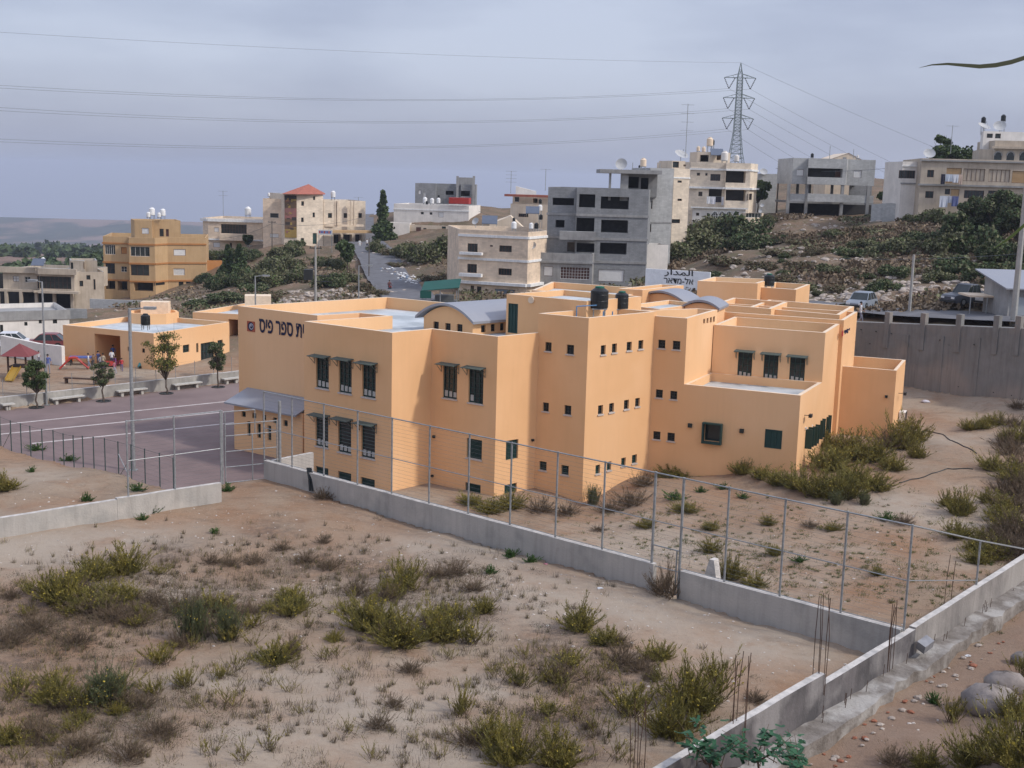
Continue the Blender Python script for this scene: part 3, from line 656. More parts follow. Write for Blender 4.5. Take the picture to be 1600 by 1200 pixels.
def grid():
    def ax(segs):
        v = []
        for a, b, st_ in segs: v += list(np.arange(a, b, st_))
        return np.array(v)
    X = np.concatenate([[-6000, -4500, -3400, -2600, -2000, -1500, -1100, -800, -600, -450], ax([(-350, -140, 12), (-140, -60, 3), (-60, -32, 1.0), (-32, 40, .4), (40, 90, 1.2), (90, 200, 7)]), [200, 260, 350, 500, 800, 1200, 2000, 3500, 6000]])
    Y = np.concatenate([ax([(-60, 20, 8), (20, 27, 1), (27, 72, .4), (72, 104, .45), (104, 112, .8), (112, 240, 1.4), (240, 420, 6), (420, 1000, 30), (1000, 6000, 110)]), [6000, 7000, 9000, 12000]])
    GX, GY = np.meshgrid(X, Y); Z = Hf(GX, GY)
    nx, ny = len(X), len(Y); v = np.stack([GX, GY, Z], -1).reshape(-1, 3)
    i = np.arange(nx * ny).reshape(ny, nx); f = np.stack([i[:-1, :-1], i[:-1, 1:], i[1:, 1:], i[1:, :-1]], -1).reshape(-1, 4)
    me = bpy.data.meshes.new('ground'); me.vertices.add(len(v)); me.vertices.foreach_set('co', v.ravel())
    me.loops.add(f.size); me.loops.foreach_set('vertex_index', f.ravel().astype(np.int32)); me.polygons.add(len(f))
    me.polygons.foreach_set('loop_start', np.arange(0, f.size, 4, dtype=np.int32)); me.polygons.foreach_set('loop_total', np.full(len(f), 4, dtype=np.int32))
    me.polygons.foreach_set('use_smooth', np.ones(len(f), bool)); me.update(); me.validate()
    x, y = v[:, 0], v[:, 1]; s, t = st(x, y)
    hill = np.maximum(sm(100, 118, y), sm(40, 48, x)); far = sm(330, 700, y)
    fd = (x - FW0[0]) * fwn[0] + (y - FW0[1]) * fwn[1]; hill = np.maximum(hill, np.where((x > 14) & (fd > 0), 1, 0))
    rdv = (x - RW0[0]) * rwn[0] + (y - RW0[1]) * rwn[1]; pth = sm(.2, 1.4, rdv) * (1 - hill)
    scrub = sm(.02, .2, fbm(x * .13 + 2, y * .13)) * hill
    litter = np.zeros_like(x)
    for px, py, r in LITTER:
        q = hit(px, py); litter = np.maximum(litter, np.exp(-((x - q[0]) ** 2 + ((y - q[1]) * .7) ** 2) / r ** 2))
    marl = np.zeros_like(x)
    for px, py, r in MARL:
        q = hit(px, py); marl = np.maximum(marl, np.exp(-(((x - q[0]) * .7) ** 2 + (y - q[1]) ** 2) / r ** 2))
    for nm, val in (('hill', hill), ('far', far), ('litter', litter), ('path', pth), ('marl', marl)):
        a = me.attributes.new(nm, 'FLOAT', 'POINT'); a.data.foreach_set('value', val.astype(np.float32))
    return me
MARL = [(600, 1110, 2.4), (450, 1060, 1.6), (760, 1080, 1.6), (60, 850, 3.2), (200, 845, 2.6), (420, 1150, 1.6), (330, 1060, 1.3), (820, 930, 3.0), (1000, 960, 3.0), (690, 860, 2.6), (1180, 1010, 2.6), (1450, 690, 3.5), (1400, 790, 3), (1060, 860, 2.5), (650, 1190, 2)]
LITTER = [(150, 900, 2.2), (60, 960, 2.5), (330, 940, 2.6), (480, 880, 1.6), (420, 830, 1.3), (620, 930, 2.4), (740, 960, 1.6), (90, 1080, 1.5), (200, 1120, 1.4), (860, 1010, 1.6), (980, 1080, 1.5), (900, 1150, 1.5), (560, 890, 1.8), (700, 890, 1.4), (30, 1040, 1.5), (250, 870, 1.6)]
def ground_mat():
    m = bpy.data.materials.new('earth'); m.use_nodes = True; nt = m.node_tree; N = nt.nodes; L = nt.links; b = N['Principled BSDF']
    b.inputs['Roughness'].default_value = .95; b.inputs['Specular IOR Level'].default_value = .15
    geo = N.new('ShaderNodeNewGeometry')
    def noise_(sc, det=6, rough=.6, stretch=None, off=0):
        mp = N.new('ShaderNodeMapping'); mp.inputs['Scale'].default_value = stretch or (1, 1, 1); mp.inputs['Location'].default_value = (off, off, 0); L.new(geo.outputs['Position'], mp.inputs[0])
        n = N.new('ShaderNodeTexNoise'); n.inputs['Scale'].default_value = sc; n.inputs['Detail'].default_value = det; n.inputs['Roughness'].default_value = rough; L.new(mp.outputs[0], n.inputs['Vector']); return n.outputs['Fac']
    def rng(v, a, b_, c=0, d=1):
        r = N.new('ShaderNodeMapRange'); r.inputs[1].default_value = a; r.inputs[2].default_value = b_; r.inputs[3].default_value = c; r.inputs[4].default_value = d; L.new(v, r.inputs[0]); return r.outputs[0]
    def mix(fac, a, b_, mode='MIX'):
        x = N.new('ShaderNodeMixRGB'); x.blend_type = mode
        for i, v in ((0, fac), (1, a), (2, b_)):
            if isinstance(v, tuple): x.inputs[i].default_value = (*v, 1)
            elif isinstance(v, (int, float)): x.inputs[i].default_value = v
            else: L.new(v, x.inputs[i])
        return x.outputs[0]
    def mul(a, b_):
        x = N.new('ShaderNodeMath'); x.operation = 'MULTIPLY'
        for i, v in enumerate((a, b_)):
            if isinstance(v, (int, float)): x.inputs[i].default_value = v
            else: L.new(v, x.inputs[i])
        return x.outputs[0]
    att = lambda n: (lambda a: (setattr(a, 'attribute_name', n), a.outputs['Fac'])[1])(N.new('ShaderNodeAttribute'))
    base = mix(rng(noise_(.16, 5), .42, .6), (.29, .185, .115), (.285, .21, .145))
    base = mix(mul(rng(noise_(.09, 4, off=31), .46, .62), .85), base, (.355, .29, .22))          # pale marl
    base = mix(mul(rng(noise_(.35, 6, .65, off=7), .52, .68), .6), base, (.25, .135, .072))     # redder earth
    base = mix(mul(rng(noise_(1.3, 7, .75, stretch=(1, 1.8, 1)), .52, .72), .55), base, (.13, .09, .06))
    base = mix(mul(rng(noise_(.9, 7, .75, stretch=(.35, 1.6, 1), off=17), .55, .68), .5), base, (.15, .105, .072))
    base = mix(mul(rng(noise_(6, 6, .8), .55, .75), .5), base, (.46, .39, .315))                # grit
    base = mix(mul(rng(noise_(9, 4, .8, off=4), .58, .74), .7), base, (.10, .07, .05))
    base = mix(mul(att('marl'), rng(noise_(.8, 6, .7, off=23), .36, .56, .35, .9)), base, (.36, .30, .235))
    lit = mul(att('litter'), rng(noise_(3.2, 7, .8), .38, .6))
    base = mix(mul(lit, .8), base, (.105, .08, .065))
    base = mix(mul(att('path'), .6), base, (.20, .135, .10))
    hillc = mix(rng(noise_(.12, 6, .65), .42, .6), (.20, .135, .09), (.13, .098, .065))
    hillc = mix(mul(rng(noise_(.5, 6, .7, off=3), .5, .62), .7), hillc, (.10, .095, .05))
    hillc = mix(mul(rng(noise_(1.1, 6, .8, off=12), .57, .66), .8), hillc, (.34, .28, .225))    # broken rock
    base = mix(att('hill'), base, hillc)
    farc = mix(rng(noise_(.0035, 7, .65, stretch=(1, .5, 1)), .46, .54), (.21, .14, .105), (.05, .055, .035))
    farc = mix(mul(rng(noise_(.011, 7, .75, stretch=(1, .4, 1), off=5), .5, .58), .75), farc, (.022, .03, .018))
    base = mix(att('far'), base, farc)
    L.new(base, b.inputs['Base Color'])
    bp = N.new('ShaderNodeBump'); bp.inputs['Strength'].default_value = .7; bp.inputs['Distance'].default_value = .12
    L.new(noise_(2.5, 8, .75), bp.inputs['Height']); L.new(bp.outputs[0], b.inputs['Normal'])
    return m
me = grid(); me.materials.append(ground_mat()); tagit(link('ground', me), kind='structure')

def ribbon(name, pts, widths, m, lift=.04, step=2.0, kind='structure', cut=6):
    """a strip that follows the ground"""
    v = []; f = []; P2 = []
    for (a, wa), (b, wb) in zip(zip(pts[:-1], widths[:-1]), zip(pts[1:], widths[1:])):
        a = np.array(a[:2], float); b = np.array(b[:2], float); n = max(1, int(np.linalg.norm(b - a) / step))
        for k in range(n): P2.append((a + (b - a) * k / n, wa + (wb - wa) * k / n))
    P2.append((np.array(pts[-1][:2], float), widths[-1]))
    # soften the corners
    for _ in range(6):
        Q = [P2[0]] + [((P2[i - 1][0] + 2 * P2[i][0] + P2[i + 1][0]) / 4, P2[i][1]) for i in range(1, len(P2) - 1)] + [P2[-1]]; P2 = Q
    for i, (c, w) in enumerate(P2):
        d = P2[min(i + 1, len(P2) - 1)][0] - P2[max(i - 1, 0)][0]; d = d / np.linalg.norm(d); n = np.array([-d[1], d[0]])
        for k in range(cut + 1):
            q = c + n * w * (k / cut - .5); v.append((q[0], q[1], H(*q) + lift))
    hs = np.array([q[2] for q in v]).reshape(-1, cut + 1); hm = hs.max(1, keepdims=True); hs = .25 * hs + .75 * hm
    for i in range(len(P2)):
        for k in range(cut + 1): v[i * (cut + 1) + k] = (v[i * (cut + 1) + k][0], v[i * (cut + 1) + k][1], hs[i, k])
    for i in range(len(P2) - 1):
        for k in range(cut):
            a = i * (cut + 1) + k; f.append((a, a + 1, a + cut + 2, a + cut + 1))
    me = bpy.data.meshes.new(name); me.from_pydata(v, [], f); me.materials.append(m); me.polygons.foreach_set('use_smooth', [True] * len(f))
    return tagit(link(name, me), kind=kind)
M['asphalt'] = mat('asphalt', (.15, .148, .155), .9, (.11, .108, .112), scale=.8, bump=.2, bscale=14)
M['court'] = mat('court_paving', (.20, .145, .135), .9, (.165, .12, .112), scale=.5, bump=.2, bscale=10, col3=(.235, .175, .16), scale3=.12)
M['line'] = mat('court_line_paint', (.55, .50, .47), .8, (.42, .36, .33), scale=3)
# the paved court
cm = MB()
def tri_sheet(mb, pts, z):
    bmx = bmesh.new(); vs = [bmx.verts.new((p[0], p[1], z)) for p in pts]; es = [bmx.edges.new((vs[i], vs[(i + 1) % len(vs)])) for i in range(len(vs))]
    bmesh.ops.triangle_fill(bmx, edges=es, use_beauty=True)
    for f in bmx.faces:
        q = [tuple(v.co) for v in f.verts]; a, b, c = (Vector(v) for v in q[:3])
        mb.poly(q if (b - a).cross(c - a).z > 0 else q[::-1])
    bmx.free()
tri_sheet(cm, [xy(-64, -5.3), xy(-.7, -5.3), xy(-.2, -4.2), xy(-1.8, -2.0), xy(-1.2, .4), xy(5.6, .5), xy(7.6, 3.5), (-12.0, 71.5), (-16.5, 76.6), (-9, 86), (-4, 101), v2(BW1 + bwd * 6 - bwn * .1), v2(BW0 - bwd * 30 - bwn * .1)], ZC)
single('court', cm, [M['court']], kind='structure')
for (x0, y0, x1, y1, wd) in ((0, 663.7, 372, 625.5, .28), (0, 678.5, 372, 641.5, .28), (50, 693, 372, 660, .28)):
    a, b = Pz(x0, y0, ZC)[:2], Pz(x1, y1, ZC)[:2]; d = (b - a) / np.linalg.norm(b - a); n = np.array([-d[1], d[0]]) * wd / 2
    if x0 == 0: a = a - d * 14
    lm = MB(); lm.poly([(*(a - n), ZC + .005), (*(b - n), ZC + .005), (*(b + n), ZC + .005), (*(a + n), ZC + .005)]); single('court_marking', lm, [M['line']], kind='structure')
# roads
ribbon('road', [P(533, 372, 262), P(548, 383, 240), P(578, 400, 215), P(600, 425, 188), P(618, 450, 163), P(650, 470, 142), P(668, 480, 131), P(760, 480, 124), P(1000, 480, 118), P(1150, 480, 113), (26, 106), (33.5, 96.5), (40, 87), (47, 76), (52, 60)],
       [14, 9, 7, 6.5, 6.5, 7, 7, 7, 7, 7, 7, 7, 7, 7, 7], M['asphalt'])
# ------------------------------------------------------------------ walls, fences, gates
M['midconc'] = mat('grey_concrete', (.30, .275, .25), .92, (.2, .185, .17), scale=.8, streak=.4, bump=.3, bscale=12, col3=(.34, .315, .285), scale3=.5)
def wallseg(name, a, b, z0, z1, th, label, cat='wall', group=None, top='conctop', m='concrete', side=1, z1b=None, parts=None, off=.0):
    """a free-standing wall from a to b with a paler top face; side=1 thickens to the left of a->b"""
    a = np.array(a[:2], float); b = np.array(b[:2], float); d = (b - a) / np.linalg.norm(b - a); n = np.array([-d[1], d[0]]) * th * side
    z1b = z1 if z1b is None else z1b; mb = MB(); L = np.linalg.norm(b - a); k = max(1, int(L / 1.2)); rnd = random.Random(int(L * 100))
    top_ = [z1 + (z1b - z1) * i / k + rnd.uniform(-.012, .012) for i in range(k + 1)]
    for i in range(k):
        p = a + d * L * i / k; q = a + d * L * (i + 1) / k; zz0, zz1 = top_[i], top_[i + 1]
        P8 = [(*p, z0), (*q, z0), (*(q + n), z0), (*(p + n), z0), (*p, zz0), (*q, zz1), (*(q + n), zz1), (*(p + n), zz0)]
        mb.poly([P8[0], P8[1], P8[5], P8[4]]); mb.poly([P8[2], P8[3], P8[7], P8[6]]); mb.poly([P8[4], P8[5], P8[6], P8[7]], 1)
        if i == 0: mb.poly([P8[3], P8[0], P8[4], P8[7]])
        if i == k - 1: mb.poly([P8[1], P8[2], P8[6], P8[5]])
    bmx = mb
    return single(name, bmx, [M[m], M[top]], label, cat, group, loc=(float(a[0]), float(a[1]), z0))
WZ = 5.0
LW0, LW1 = Pz(0, 808, WZ)[:2], Pz(346, 755, WZ)[:2]; lwd = (LW1 - LW0) / np.linalg.norm(LW1 - LW0)
mid_ = Pz(181, 779, WZ)[:2]; mid_ = LW0 + lwd * float((mid_ - LW0) @ lwd)
wallseg('boundary_wall', LW0 - lwd * 9, mid_, 3.0, WZ - .04, .25, 'low grey concrete wall at the left edge, below the sandy plot')
wallseg('boundary_wall', mid_ + lwd * .01, LW1, 3.0, WZ + .02, .25, 'low grey concrete wall ending at the big mesh gate')
A = xy(0, 0); 
def on_f(px, py=800): q = onpl(px, py, A, xy(10, 0)); return st(q[0], q[1])[0]
sL, sG0, sG1, sE = on_f(412, 722), on_f(1021, 880), on_f(1063, 895), 0
_m = np.array([[FE[0], -rwd[0]], [FE[1], -rwd[1]]]); sE = float(np.linalg.solve(_m, RW0 - FO)[0]) - .27
wallseg('boundary_wall', xy(sL, 0), xy(sG0, 0), 1.6, WZ, .25, 'long low concrete wall under the mesh fence in front of the school')
wallseg('boundary_wall', xy(sG1, 0), xy(sE, 0), 2.4, WZ, .25, 'low concrete wall under the mesh fence between the small gate and the right wall')
bt = MB(); s0 = on_f(1086, 880); c0 = xy(s0 - .4, 1.2); c1 = xy(s0 + 1.1, .9)   # concrete stub behind
bt.hexa([(*xy(s0 - .7, .9), 2.5), (*xy(s0 + .9, .9), 2.5), (*xy(s0 + .9, 1.25), 2.5), (*xy(s0 - .7, 1.25), 2.5), (*xy(s0 + .1, .9), 5.45), (*xy(s0 + .3, .9), 5.45), (*xy(s0 + .3, 1.25), 5.45), (*xy(s0 + .1, 1.25), 5.45)])
single('concrete_block', bt, [M['conctop']], 'pointed pale concrete stub standing behind the low wall beside the small gate', 'concrete block', loc=(*xy(s0, 1), 2.5))

M['mesh'] = mat('wire', (.20, .21, .21), .6, metal=.4)
def fence_panel(a, b, za0, za1, zb0, zb1, wires, r=.0038):
    w = MB()
    for k in range(wires):
        f = (k + .5) / wires; w.tube((*a[:2], za0 + (za1 - za0) * f), (*b[:2], zb0 + (zb1 - zb0) * f), r, 3, caps=False)
    return w
F = Thing('mesh_fence', 'tall galvanised mesh fence on the low wall in front of the school', 'fence', (*xy(sL, .12), WZ), world=True)
xs = [412, 456, 506, 559, 613, 672, 734, 800, 872, 946, 1025, 1069, 1140, 1228, 1325, 1426]
ry = lambda x: 612 + (x - 412) * .2063
posts = []
for x in xs:
    q = onpl(x, ry(x), xy(0, .12), xy(10, .12)); posts.append((q[0], q[1], float(q[2])))
zr = np.polyfit([p[0] for p in posts], [p[2] for p in posts], 1)
posts = [(p[0], p[1], float(np.polyval(zr, p[0]))) for p in posts]
for x, p in zip(xs, posts):
    m_ = MB(); zb = 3.2 if x in (1025, 1069) else WZ - .05; m_.tube((p[0], p[1], zb), (p[0], p[1], p[2] + .04), .042 if x not in (1025, 1069) else .055, 8); F.part('post', m_, [M['galv']])
ex1 = P(1532, 845, 44.6); ex2 = P(1612, 860, 49)
tr = MB(); mr = MB(); br = [MB(), MB()]
for a, b in zip(posts[:-1], posts[1:]): tr.tube(a, b, .032, 6)
tr.tube(posts[-1], ex1, .032, 6); tr.tube(ex1, ex2, .032, 6)
hm = lambda p: (p[0], p[1], (p[2] + WZ) / 2 - .1)
for a, b in zip(posts[:-1], posts[1:]):
    mr.tube(hm(a), hm(b), .022, 5)
    if a is not posts[10]: br[posts.index(a) > 10].tube((a[0], a[1], WZ + .07), (b[0], b[1], WZ + .07), .016, 5)
e1m = (ex1[0], ex1[1], 5.25); mr.tube(hm(posts[-1]), e1m, .02, 5)
m_ = MB(); m_.tube((ex1[0], ex1[1], 3.8), tuple(ex1), .042, 8); F.part('post', m_, [M['galv']]); m_ = MB(); m_.tube((ex2[0], ex2[1], 4.5), tuple(ex2), .042, 8); F.part('post', m_, [M['galv']])
F.part('top_rail', tr, [M['galv']]); F.part('middle_rail', mr, [M['galv']])
for b_ in br: F.part('bottom_rail', b_, [M['galv']])
w = MB()
for a, b in zip(posts[:-1], posts[1:]):
    q = fence_panel(a, b, WZ + .1, a[2], WZ + .1, b[2], 20); i = len(w.v); w.v += q.v; w.f += [tuple(k + i for k in f) for f in q.f]; w.m += q.m
F.part('wire_mesh', w, [M['mesh']])
# small gate in the gap
a, b = posts[10], posts[11]
G = Thing('small_gate', 'narrow low pipe gate in the gap of the concrete wall', 'gate', (a[0], a[1], 3.8), world=True)
g = MB()
for z in (3.95, 4.9, 5.75): g.tube((a[0], a[1] + .02, z), (b[0], b[1] + .02, z), .025, 6)
g.tube((b[0] - .12, b[1] + .1, 3.95), (b[0] - .12, b[1] + .1, 5.75), .03, 6); G.part('gate_frame', g, [M['galv']])
w = fence_panel((a[0], a[1]), (b[0], b[1]), 4, 5.7, 4, 5.7, 9); G.part('wire_mesh', w, [M['mesh']])
# fence piece on the left wall beside the gate
LF = Thing('mesh_fence', 'short galvanised fence panel on the low wall left of the big gate', 'fence', (*Pz(272, 763, WZ)[:2], WZ), world=True)
lp = []
for x, y in ((199, 657), (273, 649), (346, 640)):
    q = onpl(x, y, LW0 + 0, LW1); c = q[:2] + np.array([-lwd[1], lwd[0]]) * .12; lp.append((c[0], c[1], 8.55)); m_ = MB(); m_.tube((c[0], c[1], WZ - .1), (c[0], c[1], 8.6), .045, 8); LF.part('post', m_, [M['galv']])
m_ = MB(); m_.tube(lp[0], lp[1], .03, 6); m_.tube(lp[1], lp[2], .03, 6); LF.part('top_rail', m_, [M['galv']])
m_ = MB(); m_.tube((*lp[0][:2], 6.7), (*lp[1][:2], 6.7), .02, 5); m_.tube((*lp[1][:2], 6.7), (*lp[2][:2], 6.7), .02, 5); LF.part('middle_rail', m_, [M['galv']])
w = MB()
for a, b in zip(lp[:-1], lp[1:]):
    q = fence_panel(a, b, WZ + .1, 8.5, WZ + .1, 8.5, 18); i = len(w.v); w.v += q.v; w.f += [tuple(k + i for k in f) for f in q.f]; w.m += q.m
LF.part('wire_mesh', w, [M['mesh']])
# the big gate
g0, g1 = Pz(351, 757, 3.9), Pz(436, 748, 3.9); gd = (g1 - g0)[:2]; gl = float(np.linalg.norm(gd)); gd = gd / gl
G = Thing('mesh_gate', 'big galvanised mesh gate with horizontal rails between wall end and fence corner', 'gate', tuple(g0), world=True)
ztop = float(onpl(351, 646, g0, g1)[2])
gp = lambda u, z: (g0[0] + gd[0] * u, g0[1] + gd[1] * u, z)
zz = lambda f: g0[2] + .08 + (ztop - g0[2]) * f
for u in (-.1, gl + .05):
    m_ = MB(); m_.tube(gp(u, 2.2), gp(u, ztop + (.45 if u > 0 else .15)), .06 if u < 0 else .085, 10); G.part('gate_post', m_, [M['galv']])
lf = MB()
for f in (0, .22, .44, .66, .82, 1.0):
    lf.tube(gp(.05, zz(f)), gp(gl - .08 if f < 1 else gl * .56, zz(f)), .028, 6)
lf.tube(gp(.06, zz(0)), gp(.06, zz(1)), .032, 6); lf.tube(gp(gl * .56, zz(.66)), gp(gl * .56, zz(1)), .03, 6); lf.tube(gp(gl * .51, zz(0)), gp(gl * .51, zz(.66)), .036, 6); lf.tube(gp(gl - .1, zz(0)), gp(gl - .1, zz(.82)), .032, 6)
G.part('gate_leaf', lf, [M['galv']]); w = fence_panel(gp(0, 0), gp(gl, 0), zz(0), zz(.82), zz(0), zz(.82), 16); G.part('wire_mesh', w, [M['mesh']])
# corner panel beyond the gate: low concrete behind and pipe fence
wallseg('boundary_wall', xy(sL + .02, .25), xy(sL + .02, 3.4), 2.0, 4.9, .22, 'short concrete return wall just behind the big gate post', side=1)

# green fence along the sandy plot
M['greenpost'] = mat('green_grey_post', (.05, .075, .07), .6)
GF = Thing('wire_fence', 'green wire fence with thin posts along the edge of the sandy plot', 'fence', (*xy(-10, -6), 4.3), world=True)
top = MB(); pr_ = None; wm = MB()
for x4 in (-420, -350, -270, -200, -130, -60, 10, 75, 137, 195, 268, 338, 400, 462, 520, 587, 657, 740, 820, 905, 997, 1082):
    x = x4 / 4; q = onpl(x, 720, xy(0, -5.9), xy(10, -5.9)); z = H(q[0], q[1]) if True else 0; z = max(z, 3.6)
    m_ = MB(); m_.tube((q[0], q[1], z - 1.6), (q[0], q[1], z + 1.75), .032, 6); GF.part('post', m_, [M['greenpost']])
    c = (q[0], q[1], z + 1.7)
    if pr_:
        top.tube(pr_, c, .009, 4)
        for f in (.12, .4, .68, .95, 1.2, 1.45): wm.tube((pr_[0], pr_[1], pr_[2] - f), (c[0], c[1], c[2] - f), .003, 3, caps=False)
    pr_ = c
    if x4 in (78, 740, 820, 75):
        sg = 1 if x4 == 740 else -1; m_ = MB(); m_.tube((q[0], q[1], z + 1.1), (q[0] + FE[0] * 1.1 * sg, q[1] + FE[1] * 1.1 * sg, z - .1), .024, 5); GF.part('brace', m_, [M['galv']])
GF.part('top_wire', top, [M['greenpost']]); GF.part('wire_mesh', wm, [M['greenpost']])

# near right wall with its footing
rs_ = float((Pz(1293, 1062, WZ + .1)[:2] - RW0) @ rwd); A0 = RW0 - rwd * 9; B0 = RW0 + rwd * rs_; E0 = RW1 + rwd * 22
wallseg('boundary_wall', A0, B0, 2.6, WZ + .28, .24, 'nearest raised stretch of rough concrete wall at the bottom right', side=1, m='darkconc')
kx = rs_ + 6.6; C0 = RW0 + rwd * kx
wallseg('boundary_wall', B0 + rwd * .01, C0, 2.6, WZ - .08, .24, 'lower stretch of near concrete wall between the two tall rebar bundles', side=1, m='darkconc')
wallseg('boundary_wall', C0 + rwd * .01, E0, 2.8, WZ - .02, .24, 'long near concrete wall running to the right edge of the view', side=1, m='midconc', z1b=WZ + .5)
ft = MB(); rnd = random.Random(3); L = float(np.linalg.norm(E0 - A0)); n_ = 90; pv = None
for i in range(n_ + 1):
    u = L * i / n_; wdt = .72 + rnd.uniform(-.14, .14); z = 4.0 + rnd.uniform(-.06, .06) + max(0, u - 20) * .012
    cin = A0 + rwd * u + rwn * .004; co = A0 + rwd * u + rwn * wdt
    if pv:
        a, b, zz_ = pv; ft.hexa([(*a, 2.8), (*b, 2.8), (*co, 2.8), (*cin, 2.8), (*a, zz_ - .02), (*b, zz_ - .06), (*co, z - .06), (*cin, z - .02)])
    pv = (cin, co, z)
single('wall_footing', ft, [mat('rough_footing', (.235, .21, .185), .95, (.15, .13, .11), scale=2.2, bump=.8, bscale=9, col3=(.36, .34, .31), scale3=.9)], 'rough poured concrete footing ledge along the near wall', 'footing', loc=(float(A0[0]), float(A0[1]), 2.8))
def rebars(px, py, n, h, label, spread=.16, seed=0, zb=WZ + .05, w=None):
    q = Pz(px, py, zb) if w is None else w; rnd = random.Random(seed); T = Thing('rebar_bundle', label, 'rebar', tuple(q), world=True)
    for k in range(n):
        x = q[0] + rnd.uniform(-spread, spread) + (k - n / 2) * .05; y = q[1] + rnd.uniform(-spread, spread); hh = h * rnd.uniform(.78, 1.05); m_ = MB()
        m_.path([(x, y, q[2] - .6), (x + rnd.uniform(-.03, .03), y, q[2] + hh * .5), (x + rnd.uniform(-.1, .14), y, q[2] + hh)], .012, 5); T.part('bar', m_, [M['rust']])
rebars(1284, 1056, 5, 2.55, 'tall rusty rebar bundle at the step in the near wall', seed=1, zb=WZ + .2)
rebars(1390, 1020, 5, 1.9, 'thinner rusty rebar bundle on the lower stretch of the near wall', seed=2)
rebars(1156, 1132, 5, 2.1, 'rusty rebar bundle with a weed tuft, left of the near wall', seed=3, zb=WZ + .2)
rebars(996, 1225, 5, 2.3, 'rusty rebar bundle nearest the bottom edge among dry weeds', seed=4, zb=4.6)
rebars(1478, 940, 3, 1.8, 'rusty rebars rising behind the near wall inside the school yard', seed=5, zb=4.9)
stb = MB(); rnd = random.Random(8)
for i in range(34):
    u = rnd.uniform(9, L - 6); c = A0 + rwd * u + rwn * rnd.uniform(.1, .3); stb.tube((*c, 3.9), (*(c + rwn * .03), 4.1 + rnd.uniform(.12, .42)), .011, 4)
single('rebar_stubs', stb, [M['rust']], kind='stuff')
cb = MB(); q = Pz(1444, 1012, 4.3); cb.box((0, 0, 0), (.5, .34, .34)); o = single('concrete_block', cb, [mat('grey_block', (.30, .30, .31), .9, (.22, .22, .23), scale=3)], 'loose grey concrete block lying tilted on the wall footing', 'concrete block'); o.location = tuple(q); o.rotation_euler = (.35, -.3, .6)

# far retaining wall with pillars
RT = Thing('retaining_wall', 'high weathered concrete retaining wall with pillars along the road on the right', 'wall', (30, 90, 5), world=True)
M['oldconc'] = mat('weathered_concrete', (.225, .222, .21), .95, (.165, .162, .152), scale=.5, streak=.5, bump=.3, bscale=6, col3=(.28, .25, .22), scale3=.25)
FA = FW0 - fwd2 * 8; FB = FW1 + fwd2 * 34
def rz(c): return 9.95 + (35.5 - 24.3) * 0 + float((c - FW0) @ fwd2) * .075 - .6
wl_ = MB(); L = float(np.linalg.norm(FB - FA)); n_ = 24; wp = MB(); 
for i in range(n_):
    a = FA + fwd2 * L * i / n_; b = FA + fwd2 * L * (i + 1) / n_; z0a, z1a = rz(a), rz(b)
    for (za, zb_, zc, zd, o_) in ((2.5, 2.5, 7.0, 7.1, 0), (7.0, 7.1, 8.75, 8.9, .025), (8.75, 8.9, z0a, z1a, .05)):
        n = fwn * o_; wl_.hexa([(*(a + n), za), (*(b + n), zb_), (*(b + fwn * 1.0), zb_), (*(a + fwn * 1.0), za), (*(a + n), zc), (*(b + n), zd), (*(b + fwn * 1.0), zd), (*(a + fwn * 1.0), zc)])
RT.part('wall', wl_, [M['oldconc']])
for k in range(60):
    u = (k * 7.31) % L; z = (5.9, 6.9, 8.1, 9.1)[k % 4]; c = FA + fwd2 * u - fwn * .0; wp.tube((*(c - fwn * .012), z), (*(c + fwn * .05), z), .045, 6)
RT.part('weep_holes', wp, [M['dark']])
for px in (1330, 1386, 1442, 1498, 1557, 1591, 1660):
    q = onpl(px, 505, FW0, FW1)[:2]; m_ = MB(); z = rz(q); ang = math.atan2(fwd2[1], fwd2[0])
    m_.box((*(q + fwn * .16), z - 1.9), (.42, .42, 2.75), ang); RT.part('pillar', m_, [M['oldconc']])
for px in (1415, 1470, 1527):
    q = onpl(px, 560, FW0, FW1)[:2]; m_ = MB(); m_.box((*(q + fwn * .0), 2.6), (.25, .07, rz(q) - 3.4), math.atan2(fwd2[1], fwd2[0])); RT.part('buttress', m_, [M['oldconc']])

# bench wall round the kindergarten yard
kw0, kw1 = BW0 - bwd * 16, BW1 + bwd * 9
M['yardwall'] = mat('pale_yard_wall', (.40, .38, .34), .92, (.29, .275, .25), scale=1.2, streak=.4)
wallseg('yard_wall', kw0, kw1, 2.2, KZ + .12, .3, 'pale low concrete wall with benches between the paved court and the kindergarten yard', m='yardwall')
M['benchm'] = mat('bench_concrete', (.50, .48, .43), .85, scale=3)
for (x0, x1, y), lab in zip(((0, 19, 634), (77, 128, 622), (180, 226, 611), (268, 311, 601), (345, 372, 592)),
        ('concrete bench at the left edge of the court', 'concrete bench right of the leftmost court tree', 'concrete bench between the second and third court trees', 'concrete bench right of the sparse yellowish tree', 'concrete bench nearest the school block, beside the dark tree')):
    a = onpl(x0, y, BW0, BW1); b = onpl(x1, y, BW0, BW1); a, b = a[:2], b[:2]; T = Thing('bench', lab, 'bench', (a[0], a[1], ZC), group=None, world=True)
    pt = frame_pts(a, b); Lb = float(np.linalg.norm(b - a)); m_ = MB(); lbox(m_, pt, 0, Lb, ZC + .38, ZC + .48, .02, .55); T.part('seat', m_, [M['benchm']])
    for u in (.3, Lb - .5): m_ = MB(); lbox(m_, pt, u, u + .2, ZC, ZC + .38, .05, .4); T.part('leg', m_, [M['benchm']])
    pass

